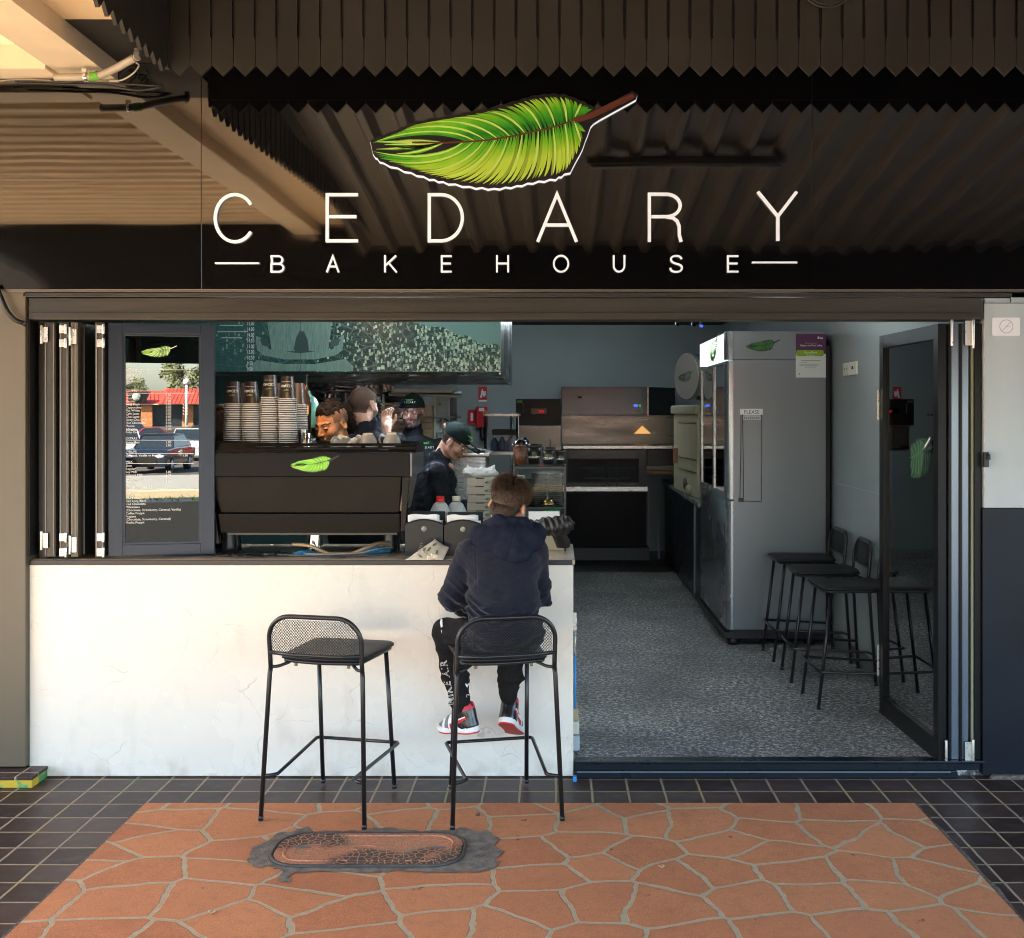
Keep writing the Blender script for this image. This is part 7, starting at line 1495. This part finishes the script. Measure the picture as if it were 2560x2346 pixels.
def garment(t, nk, shL, shR, elL, elR, wrL, wrR, waist, hips, m=shirt, collar=True, rr=(.060, .052, .036), belly=(.175, .12), vox=.0065, seed=1, floor=FZ):
    yaw = math.atan2(shR[1] - shL[1], shR[0] - shL[0]); Rz = np.array(Euler((0, 0, yaw)).to_matrix(), np.float32)
    def loc(P, c): return (P - np.array(c, np.float32)) @ Rz
    def f(P):
        ch = (np.array(shL) + np.array(shR)) / 2 - np.array((0, 0, .13)); s = elli(loc(P, ch), (0, 0, 0), (belly[0], belly[1], .20)); s = smin(s, elli(loc(P, waist), (0, 0, 0), (belly[0] * .95, belly[1], .20)), .06); s = smin(s, elli(loc(P, hips), (0, 0, 0), (belly[0], belly[1], .14)), .06)
        s = smin(s, cone(P, shL, shR, rr[0], rr[0]), .05); s = smin(s, cone(P, nk, np.array(nk) - (0, 0, .10), .058, .10), .04)
        if collar: s = smin(s, cone(P, np.array(nk) + (0, 0, .03), nk, .062, .072), .012)
        for a, b, c in ((shL, elL, wrL), (shR, elR, wrR)): s = smin(s, smin(cone(P, a, b, rr[0], rr[1]), cone(P, b, c, rr[1], rr[2]), .02), .025)
        s = s - vnoise(P, 15, seed) * .009 - vnoise(np.stack([P[..., 0], P[..., 1], P[..., 2] * 2], -1), 22, seed + 1) * .005
        return smax(s, -cone(P, nk, np.array(nk) + (0, 0, .12), .050, .056), .004)
    lo, hi = bbox([shL, shR, elL, elR, wrL, wrR, waist, hips, np.array(hips) - (0, 0, .1), np.array(nk) + (0, 0, .04)], .20)
    g_ = sdf_mesh('shirt', f, lo, hi, vox, m, t)
    def leg(P):
        h = np.array(hips); o = np.array((.085 * math.cos(yaw), .085 * math.sin(yaw), 0)); s = np.minimum(cone(P, h - o, (h[0] - o[0], h[1] - o[1], floor + .06), .090, .065), cone(P, h + o, (h[0] + o[0], h[1] + o[1], floor + .06), .090, .065)); return smax(s, floor + .05 - P[..., 2], .01)
    h = np.array(hips); sdf_mesh('trousers', leg, (h[0] - .22, h[1] - .22, floor), (h[0] + .22, h[1] + .22, h[2] + .1), .012, mat('trousers_black', (.012, .012, .013), .8), t)
    mb = MB(); o = Vector((.085 * math.cos(yaw), .085 * math.sin(yaw), 0)); fwd = Vector((-math.sin(yaw), math.cos(yaw), 0))
    for s in (-1, 1): p = Vector((h[0], h[1], floor + .045)) + o * s + fwd * .05; mb.ell(p, (.06 + abs(fwd.x) * .07, .06 + abs(fwd.y) * .07, .043))
    mb.build('shoe', sh_k, t); return g_
def eyes(t, Mx, wide=1.0):
    for s in (-1, 1):
        mb = MB(); mb.xf = Mx; mb.ell((s * .031, .0835, -.003), (.0118, .0118, .0118), 14, 10); mb.mi(1).ell((s * .031, .0925, -.0035), (.0052, .0036, .0052), 10, 8); e_ = mb.build('eye', [mat('eye_white', (.55, .50, .47), .2), mat('eye_brown', (.03, .015, .008), .1)], t, merge=False)
def cap(t, Mx, print_=True):
    iv = inv(Mx)
    def f(P):
        Q = iv(P); s = np.abs(elli(Q, (0, -.012, .040), (.087, .107, .092))) - .002; s = smax(s, -(Q[..., 2] - .030 - Q[..., 1] * .06), .003); b = elli(Q, (0, .118, .040), (.070, .075, .030)); b = np.maximum(np.abs(b) - .0022, -(Q[..., 2] - .032 - 0 * Q[..., 1])); b = np.maximum(b, -(Q[..., 1] - .070)); b = np.maximum(b, Q[..., 2] - .058 + np.abs(Q[..., 0]) * .25)
        return np.minimum(s, b)
    c = Mx.translation; o = sdf_mesh('cap', f, np.array(c) - .20, np.array(c) + .20, .003, capm, t)
    mb = MB(); mb.xf = Mx; mb.ell((0, -.012, .133), (.008, .008, .005)); mb.build('cap_button', capm, t)
    if print_:
        def cf(u, v, d):
            a = (u - .5) * .95; return Mx @ Vector((math.sin(a) * .0885, -.012 + math.cos(a) * (.1085 + d) - max(0, v) * .22, .085 + v * .10))
        mb = MB(); feather(mb, lambda u, v, d: cf(1 - u if False else 1 - u, v + .12, d + .0015), n=12, th=.0006, mats=(0, 1, 0), lw=.03, mstem=1); mb.build('cap_leaf', [mat('cap_leaf_green', (.06, .42, .05), .5), mat('cap_leaf_deep', (.03, .25, .04), .5)], t, merge=False)
        for i, ch in enumerate('CEDARY'):
            a = (2.5 - i) * .165; p = Mx @ Vector((math.sin(a) * .091, -.012 + math.cos(a) * .1125, .067)); out = (Mx.to_3x3() @ Vector((math.sin(a), math.cos(a), .10))).normalized(); up = (Mx.to_3x3() @ Vector((0, 0, 1))).normalized(); up = (up - out * up.dot(out)).normalized(); rt = up.cross(out)
            q_ = text('cap_lettering', ch, .019, MATS['letter_white'], p, (0, 0, 0), t, 'CENTER', ext=.0003); q_.rotation_mode = 'QUATERNION'; q_.rotation_quaternion = Matrix((rt, up, out)).transposed().to_quaternion()
    return o
# barista bending behind the machine
p1 = person('young man with a dark curly ponytail bending over behind the coffee machine', (-1.15, .95, FZ))
B1 = frame(Vector((-1.205, .80, 1.635)), 150, -15, 4, .97); sk1 = skin('tan_skin', (.50, .25, .125), (.42, .19, .09)); fade = mat('fade_hair', (.20, .105, .060), .7, col2=(.13, .07, .04), vscale=160); brow = mat('brow_dark', (.018, .010, .007), .6); lip1 = lips('lip_tan', (.24, .11, .08))
def pt1(Q):
    x, y, z = np.abs(Q[:, 0]), Q[:, 1], Q[:, 2]; m_ = np.zeros(len(Q), int)
    m_[(y < .045 - (z < .01) * .04) & (z > -.005 - (y < -.03) * .05) & (x > .03)] = 1
    m_[(np.abs(z - (.0205 - np.abs(x - .032) * .22)) < .0042) & (x > .012) & (x < .052) & (y > .06)] = 2
    m_[(x < .023) & (z > -.0785) & (z < -.060) & (y > .088)] = 3; m_[(x > .018) & (x < .045) & (np.abs(z + .006) < .0030) & (y > .07)] = 2
    m_[(y > .0) & (z < -.082) & (y > .05)] = 4; return m_
staff_body(p1, B1, sk1, pt1, [sk1, fade, brow, lip1, mat('stubble_tan', (.36, .18, .10), .6)], .97, (-1.165, .93, 1.50))
curl_m = mat('curly_black', (.007, .005, .004), .75, col2=(.018, .011, .008), vscale=90, spec=.12)
def hr1(P):
    Q = inv(B1)(P); x, y, z = Q[..., 0], Q[..., 1], Q[..., 2]
    s = elli(Q, (0, -.010, .040), (.072, .104, .093)); s = np.maximum(s, .062 - z - np.clip(-y - .0, 0, .05)); s = smax(s, y - .072, .01)
    s = smin(s, elli(Q, (0, -.105, -.005), (.058, .040, .085)), .02); return s - vnoise(Q, 85, 3) * .006 - vnoise(Q, 40, 2) * .004
sdf_mesh('hair', hr1, np.array(B1.translation) - .19, np.array(B1.translation) + .19, .0035, curl_m, p1)
def curl(rr):
    if rr.random() < .85:
        a = Vector((rr.uniform(-.055, .055), rr.uniform(-.145, -.085), rr.uniform(-.085, .075)))
    else:
        th = rr.uniform(0, 2 * PI); q_ = rr.uniform(.0, .8); a = Vector((math.cos(th) * .072 * q_, -.01 + math.sin(th) * .10 * q_, .040 + .093 * math.sqrt(1 - q_ * q_)))
    n_ = Vector((a.x, a.y + .02, a.z - .02)).normalized(); r_ = rr.uniform(.004, .008); ph = rr.uniform(0, 6); ax = Vector((rr.uniform(-1, 1), rr.uniform(-1, 0), rr.uniform(-1.4, .3))).normalized(); u = ax.orthogonal().normalized(); v_ = ax.cross(u); ln = rr.uniform(.01, .022)
    return [a + ax * ln * i / 7 + (u * math.cos(ph + i * 1.1) + v_ * math.sin(ph + i * 1.1)) * r_ for i in range(8)]
strands('curls', B1, 1500, curl, curl_m, p1, .0012, 5)
garment(p1, (-1.165, .94, 1.505), (-1.33, .86, 1.40), (-.99, 1.02, 1.43), (-1.42, .72, 1.22), (-.90, .90, 1.20), (-1.30, .62, 1.13), (-1.05, .68, 1.13), (-1.13, 1.10, 1.15), (-1.12, 1.16, .98), seed=3)
# man with the shaved head, turned away, hand raised
p2 = person('man with a shaved head turned away, one hand raised near his chin', (-1.15, 2.0, FZ))
B2 = frame(Vector((-1.243, 2.02, 1.742)), -28, -6, 0, 1.0); sk2 = skin('fair_skin', (.52, .30, .21), (.44, .23, .15)); buzz = mat('buzz_hair', (.125, .080, .058), .9, col2=(.070, .045, .034), vscale=220, spec=.1)
def pt2(Q):
    x, y, z = np.abs(Q[:, 0]), Q[:, 1], Q[:, 2]; m_ = np.zeros(len(Q), int); e_ = (x > .073) & (y > -.035) & (y < .03) & (z < .03)
    m_[(z > -.055 - (y > -.03) * .0) & (y < .03 + np.clip(z - .0, 0, 1) * .8) & ((z > .02) | (y < -.03))] = 1; m_[(z < -.03) & (y > .025)] = 2; m_[e_] = 0; return m_
staff_body(p2, B2, sk2, pt2, [sk2, buzz, mat('beard_shadow', (.20, .12, .085), .7)], 1.0, (-1.215, 1.98, 1.60)); eyes(p2, B2)
garment(p2, (-1.215, 1.985, 1.60), (-1.40, 1.97, 1.50), (-1.03, 2.03, 1.50), (-1.46, 2.05, 1.24), (-.98, 2.10, 1.33), (-1.35, 2.25, 1.10), (-1.075, 2.20, 1.52), (-1.2, 1.98, 1.20), (-1.2, 1.98, 1.0), seed=6)
Mh = frame(Vector((-1.118, 2.19, 1.635)), 20, 78, 200, 1.0)
sdf_mesh('hand', lambda Q: hand_sdf(Q, .42), (-.08, -.10, -.12), (.06, .13, .03), .0025, sk2, p2, xf=Mh)
# man in the cap facing the street
p3 = person('bearded man in a black cap and jacket facing the street', (-1.04, 2.95, FZ))
B3 = frame(Vector((-1.045, 2.93, 1.700)), 176, -3, 0, 1.0); sk3 = skin('pale_skin', (.42, .25, .19), (.34, .18, .13)); beard = mat('beard_grey', (.105, .075, .060), .7, col2=(.055, .040, .035), vscale=200); lip3 = lips('lip_pink', (.36, .13, .11))
def pt3(Q):
    x, y, z = np.abs(Q[:, 0]), Q[:, 1], Q[:, 2]; m_ = np.zeros(len(Q), int)
    m_[(z < -.048 - (x < .03) * .006 + (x > .05) * .035) & (y > .0) & (z > -.125)] = 1; m_[(x < .024) & (z < -.050) & (z > -.058) & (y > .07)] = 1; m_[(x < .030) & (z > -.082) & (z < -.0585) & (y > .085)] = 3
    m_[(np.abs(z - (.0205 - np.abs(x - .032) * .15)) < .0035) & (x > .014) & (x < .050) & (y > .06)] = 2; m_[(x > .020) & (x < .042) & (np.abs(z - .0035) < .0025) & (y > .08)] = 2; m_[(z > .0) & (y < .01) & (x > .04)] = 1
    e_ = (x > .075) & (y > -.035) & (y < .03) & (z < .03); m_[e_] = 0; return m_
staff_body(p3, B3, sk3, pt3, [sk3, beard, brow, lip3], 1.0, (-1.045, 2.97, 1.565)); eyes(p3, B3); cap(p3, B3)
g3 = garment(p3, (-1.045, 2.975, 1.560), (-1.235, 2.98, 1.445), (-.845, 2.98, 1.445), (-1.30, 2.95, 1.18), (-.78, 2.95, 1.18), (-1.22, 2.80, 1.05), (-.84, 2.80, 1.05), (-1.04, 2.98, 1.15), (-1.04, 2.98, .95), belly=(.19, .125), seed=9)
def chest_logo(t, gar, x, y, Y, s_):
    mb = MB(); feather(mb, lambda u, v, d: (X_(x, Y) + u * s_, Y - .3 - d, Z_(y, Y) + v * s_), n=10, th=.0004, mats=(0, 1, 0), lw=.03, mstem=1); o = mb.build('chest_leaf', [MATS['cap_leaf_green'], MATS['cap_leaf_deep']], t, merge=False); flat_project(o, gar, .003)
    o = text('chest_lettering', 'CEDARY', s_ * .36, MATS['letter_white'], (X_(x - 3, Y), Y - .3, Z_(y + 10.5, Y)), (R(90), 0, 0), t, 'LEFT', ext=.0003, space=1.25); flat_project(o, gar, .003)
chest_logo(p3, g3, 829, 873, 2.85, .060)
# woman in the cap looking down, side-on
p4 = person('woman in a black cap with a hair bun, side-on and looking down at the bench', (-.75, 2.2, FZ))
B4 = frame(Vector((-.668, 2.20, 1.505)), -104, -36, 0, .95); sk4 = skin('warm_skin', (.47, .27, .19), (.40, .21, .14)); 
def pt4(Q):
    x, y, z = np.abs(Q[:, 0]), Q[:, 1], Q[:, 2]; m_ = np.zeros(len(Q), int); m_[(y < -.02 + np.clip(z, 0, 1) * .8) & (z > -.045) & ~((x > .074) & (y > -.035) & (z < .03))] = 1; m_[(z > .012) & (z < .05) & (y < .06) & (x > .05)] = 1
    m_[(x < .022) & (z > -.0785) & (z < -.060) & (y > .088)] = 3; m_[(np.abs(z - (.0195 - np.abs(x - .032) * .2)) < .003) & (x > .014) & (x < .050) & (y > .06)] = 2; m_[(x > .018) & (x < .045) & (np.abs(z + .004) < .0025) & (y > .07)] = 2; return m_
hw = mat('hair_dark_brown', (.055, .028, .016), .5, col2=(.025, .014, .010), vscale=120)
staff_body(p4, B4, sk4, pt4, [sk4, hw, brow, lips('lip_rose', (.40, .13, .12))], .95, (-.765, 2.22, 1.40)); eyes(p4, B4); cap(p4, B4, True)
bun_c = V(879.5, 845, 2.2)
sdf_mesh('hair_bun', lambda P: elli(P, bun_c, (.034, .034, .040)) - vnoise(P, 60, 4) * .008, np.array(bun_c) - .06, np.array(bun_c) + .06, .003, mat('bun_brown', (.12, .055, .022), .4, col2=(.05, .022, .01), vscale=100), p4)
mb = MB(); e_ = B4 @ Vector((.088, .002, -.040)); mb.ell(B4 @ Vector((.090, .000, -.036)), (.004, .004, .004), 10, 8); mb.build('earring', mat('pearl', (.8, .78, .74), .2), p4)
garment(p4, (-.775, 2.23, 1.395), (-.80, 2.38, 1.30), (-.775, 2.06, 1.30), (-.70, 2.40, 1.05), (-.715, 2.03, 1.04), (-.60, 2.30, .98), (-.62, 2.12, .96), (-.83, 2.22, 1.10), (-.86, 2.22, .92), belly=(.155, .115), rr=(.062, .052, .036), seed=12)
for y_ in (2.30, 2.12): sdf_mesh('hand', lambda Q: hand_sdf(Q, .3), (-.08, -.10, -.12), (.06, .13, .03), .004, sk4, p4, xf=frame(Vector((-.54, y_, .955)), -90, -10, 0, .9))
# ================================================================== BEHIND THE CAMERA: the car park and the red-roofed shops (seen reflected)
red_roof = mat('red_roofing', (.42, .075, .055), .5, var=.1, vscale=.8); brick = mat('orange_brick', (.50, .22, .09), .85, var=.15, vscale=6)
bd = thing('shop_building', 'low brick shop building with red metal roof across the car park, seen in reflections', 'building', (6, -135, 0))
gy = -133.0
dark_w = mat('dark_windows', (.03, .04, .05), .2)
box_obj('wall', -34, 46, gy - 14, gy - .6, -.02, 2.7, dark_w, bd)
mb = MB()
for i in range(-7, 10): mb.box(3.1 + i * 4.55 - .62, 3.1 + i * 4.55 + .62, gy - .5, gy + .1, -.02, 2.66)
mb.build('brick_pier', brick, bd)
def roof(x0, x1, yf, z0, z1, inset, name='roof'):
    mb = MB(); n = int((x1 - x0) / .45)
    for i in range(n):
        a = x0 + (x1 - x0) * i / n; b = x0 + (x1 - x0) * (i + .82) / n; c = x0 + (x1 - x0) * (i + 1) / n
        def tp(x): return x0 + inset + (x - x0) / (x1 - x0) * (x1 - x0 - 2 * inset)
        mb.add([(a, yf, z0), (b, yf, z0), (tp(b), yf - 1.5, z1), (tp(a), yf - 1.5, z1)], [(0, 1, 2, 3)]); mb.add([(b, yf, z0), (c, yf, z0 + .0), (tp(c), yf - 1.5, z1), (tp(b), yf - 1.5, z1)], [(0, 1, 2, 3)]); mb.add([(b, yf, z0), (b + .03, yf + .08, z0), (tp(b) + .03, yf - 1.42, z1), (tp(b), yf - 1.5, z1)], [(0, 1, 2, 3)])
    mb.add([(x0, yf, z0), (x0 + inset, yf - 1.5, z1), (x0 + inset, yf - 10, z1), (x0, yf - 10, z0)], [(0, 1, 2, 3)]); mb.add([(x0 + inset, yf - 1.5, z1), (x1 - inset, yf - 1.5, z1), (x1 - inset, yf - 10, z1), (x0 + inset, yf - 10, z1)], [(0, 1, 2, 3)])
    return mb.build(name, red_roof, bd)
roof(-34, 46, gy + .5, 2.62, 4.15, .6); roof(4.3, 30, gy + 1.6, 2.62, 4.45, 1.0)
box_obj('fascia_board', -34, 46, gy + .3, gy + .5, 2.5, 2.62, mat('fascia_cream', (.55, .50, .40), .6), bd)
mb = MB(); mb.prism([(1.1, 2.75), (2.9, 2.75), (3.5, 4.05), (1.0, 4.05)], 'y', gy + .75, gy + .85); mb.build('sign_board', mat('board_black', (.01, .01, .01), .4), bd)
mb = MB(); mb.xf = Matrix.Translation((1.95, gy + .9, 3.42)) @ Matrix.Rotation(R(90), 4, 'X'); mb.lathe([(0, -.04), (.46, -.04), (.46, .0), (0, .0)], n=28); mb.build('round_badge', mat('badge_pale', (.5, .62, .5), .5), bd)
glassc = mat('car_glass', (.02, .03, .04), .06, spec=.8); tyre = mat('tyre', (.015, .015, .015), .8); hl = mat('headlight', (.7, .72, .74), .1)
def car(x, y, col, label, L=4.5, W=1.8, H=1.55, rz=90, suv=False, gz=-.87):
    t = thing('parked_car', label, 'car', (0, 0, 0), 'cars parked behind the camera'); m_ = mat('car_' + label.split()[0], col, .25, metal=.3, coat=.8)
    hh = .62 * H if suv else .58 * H; P = [(-L / 2, .28), (-L / 2, hh * .80), (-L / 2 + .25, hh), (-L * .16, hh + .06), (L * .36, hh + .05), (L / 2 - .03, hh * .95), (L / 2, .3)]
    G = [(-L * .20, hh + .04), (-L * .06, H - .06), (L * .02, H), (L * .30, H - .02), (L * .44, hh + .05)] if suv else [(-L * .20, hh + .04), (-L * .05, H - .05), (L * .05, H), (L * .20, H - .05), (L * .36, hh + .04)]
    mb = MB(); mb.prism(P, 'y', -W / 2, W / 2); mb.build('body', m_, t, bevel=.06)
    mb = MB(); n_ = len(G); vs = [(p[0], -W / 2 + (.06 if p[1] < H * .8 else .22), p[1]) for p in G] + [(p[0], W / 2 - (.06 if p[1] < H * .8 else .22), p[1]) for p in G]
    mb.add(vs, [tuple(range(n_))[::-1], tuple(range(n_, 2 * n_))] + [(i, (i + 1) % n_, n_ + (i + 1) % n_, n_ + i) for i in range(n_)]); mb.build('cabin_glass', glassc, t, bevel=.03)
    mb = MB(); mb.box(G[1][0] + .05, G[3][0] - .05, -W / 2 + .22, W / 2 - .22, H - .03, H + .02)
    for g_ in (G[0], G[4]):
        for s in (-1, 1): mb.tube([(g_[0], s * (W / 2 - .08), g_[1]), (G[1 if g_ is G[0] else 3][0], s * (W / 2 - .23), H - .05)], .035, 6)
    mb.build('roof_panel', m_, t, bevel=.01)
    for sx in (-.31, .31):
        for s in (-1, 1):
            mb = MB(); mb.xf = Matrix.Translation((L * sx, s * (W / 2 - .10), .33)) @ Matrix.Rotation(R(90), 4, 'X'); mb.lathe([(0, -.11), (.33, -.11), (.33, .11), (0, .11)], n=20); wh_ = mb.build('wheel', tyre, t)
            mb = MB(); mb.xf = Matrix.Translation((L * sx, s * (W / 2 + .012), .33)) @ Matrix.Rotation(R(90), 4, 'X'); mb.lathe([(0, -.01), (.2, -.01), (.2, .01), (0, .01)], n=20); mb.build('rim', hl, wh_)
    for s in (-1, 1): mb = MB(); mb.ell((-L / 2 + .08, s * (W / 2 - .28), hh * .72), (.12, .24, .10)); mb.build('headlight', hl, t)
    mb = MB(); mb.box(-L / 2 - .02, -L / 2 + .05, -W * .28, W * .28, .35, hh * .72); mb.build('grille', MATS['black_metal'], t)
    t.location = (x, y, gz); t.rotation_euler = (0, 0, R(rz)); return t
car(-2.6, -43.5, (.02, .06, .12), 'blue wagon nose-on behind the camera, seen reflected at the left of the menu window', rz=-78, H=1.45)
car(.35, -46.0, (.015, .025, .045), 'navy four-wheel drive parked at an angle behind the camera, reflected in the menu window', rz=-72, H=1.6, L=4.7, suv=True)
car(-.9, -57.0, (.75, .75, .74), 'white wagon in the second row behind the camera, left one', rz=-90, H=1.62); car(2.4, -57.5, (.74, .74, .75), 'white-roofed car in the second row behind the camera, right one', rz=-80, H=1.66, suv=True)
car(-1.6, -80, (.45, .02, .03), 'red hatchback in the third row behind the camera, at the left', rz=-85, H=1.5); car(1.9, -82, (.50, .03, .04), 'red sedan in the third row behind the camera, near the middle', rz=180, H=1.4); car(5.2, -81, (.03, .09, .20), 'blue sedan in the third row behind the camera, at the right', rz=180, H=1.55); car(.6, -92, (.03, .08, .14), 'blue van in the fourth row behind the camera', rz=180, H=1.9)
for i, (x, y) in enumerate(((-8.5, -44), (5.5, -46), (10, -44), (-13, -57), (9, -58))): car(x, y, [(.5, .5, .5), (.03, .03, .035), (.6, .6, .58), (.1, .1, .11), (.3, .02, .02)][i], ['silver', 'black', 'cream', 'charcoal', 'maroon'][i] + ' car parked further along the rows behind the camera', rz=-90)
# white barrier rails and added planter between pavement and car park
rl = thing('barrier_rail', 'low white barrier rail between pavement and car park behind the camera', 'barrier', (0, -17, 0))
mb = MB(); mb.box(-9, 9, -17.06, -16.94, .22, .48); mb.build('beam', mat('rail_white', (.62, .66, .66), .35, metal=.3), rl)
for x in range(-9, 10, 2): mb = MB(); mb.box(x - .06, x + .06, -17.08, -16.92, -.87, .22); mb.build('post', MATS['rail_white'], rl)
rl = thing('bench', 'pale slatted bench on the pavement edge behind the camera', 'bench', (-.5, -11, 0))
mb = MB(); mb.box(-4, 1.5, -12.3, -11.9, .42, .52); mb.build('seat', mat('bench_cream', (.55, .48, .33), .6), rl)
for x in (-3.6, -1.3, 1.1): mb = MB(); mb.box(x - .05, x + .05, -12.2, -12.0, -.02, .42); mb.build('leg', stool_m, rl)
# lamp post, trees
lp = thing('lamp_post', 'white lamp post in front of the red roofed shops behind the camera', 'lamp post', (6.9, -124, 0))
mb = MB(); mb.tube([(6.9, -124, 0), (6.9, -124, 4.9)], .16, 10); mb.build('pole', mat('post_white', (.7, .7, .68), .5), lp); mb = MB(); mb.ell((6.9, -124, 5.0), (.4, .4, .35)); mb.build('lamp_head', MATS['post_white'], lp)
leafm = mat('gum_leaves', (.075, .11, .035), .7, col2=(.16, .19, .07), vscale=.5); bark = mat('bark', (.16, .12, .09), .9)
def tree(x, y, h, r, seed, label, cz=.68):
    rr = random.Random(seed); t = thing('tree', label, 'tree', (x, y, 0), 'trees beyond the car park')
    mb = MB(); mb.tube([(x, y, 0), (x + .2, y, h * .3), (x - .1, y, h * .62)], [h * .03, h * .022, h * .012], 8)
    cl = [(x + rr.uniform(-1, 1) * r * .8, y + rr.uniform(-1, 1) * r * .8, h * cz + rr.uniform(-1, 1) * h * .28) for _ in range(16)]
    for c in cl[:8]: mb.tube([(x, y, h * .45), ((x + c[0]) / 2, (y + c[1]) / 2, h * .58), c], [h * .012, h * .008, h * .003], 5)
    mb.build('trunk', bark, t); mb = MB()
    for c in cl:
        R_ = r * rr.uniform(.22, .42)
        for _ in range(210):
            d = Vector((rr.gauss(0, 1), rr.gauss(0, 1), rr.gauss(0, .7))).normalized() * R_ * rr.random() ** .4; p = Vector(c) + d; s_ = rr.uniform(.10, .24) * r / 4; a = Vector((rr.uniform(-1, 1), rr.uniform(-1, 1), rr.uniform(-1, 1))).normalized(); b = a.orthogonal()
            mb.add([p - a * s_, p + b * s_ * .5, p + a * s_, p - b * s_ * .5], [(0, 1, 2, 3)])
    mb.build('crown', leafm, t, merge=False)
tree(9.2, -150, 10.5, 3.9, 1, 'tall loose gum tree behind the red roofed shops, seen reflected'); tree(1.0, -152, 6.6, 2.6, 2, 'small tree behind the shops at the left of the reflection'); tree(24, -155, 12, 6, 3, 'broad tree beyond the shops, to the right behind the camera'); tree(-22, -150, 11, 6, 4, 'broad tree beyond the shops, to the left behind the camera')

pb = thing('planter', 'added dark planter box behind the camera, hiding bright ground in the window reflection', 'planter', (-1, -9.6, 0)); box_obj('box', -5, 2.5, -9.9, -9.3, -.02, .56, mat('planter_dark', (.03, .035, .04), .5), pb, bevel=.01)  # added to keep the lower part of the window reflection dark
mb = MB(); rr = random.Random(5)
for _ in range(500):
    p = Vector((rr.uniform(-4.8, 2.3), rr.uniform(-9.85, -9.35), .56)); q_ = p + Vector((rr.uniform(-.12, .12), rr.uniform(-.1, .1), rr.uniform(.02, .08))); mb.add([p, p + Vector((.02, 0, 0)), q_], [(0, 1, 2)])
mb.build('grass_tuft', mat('grass_dark', (.03, .07, .02), .7), pb, merge=False)
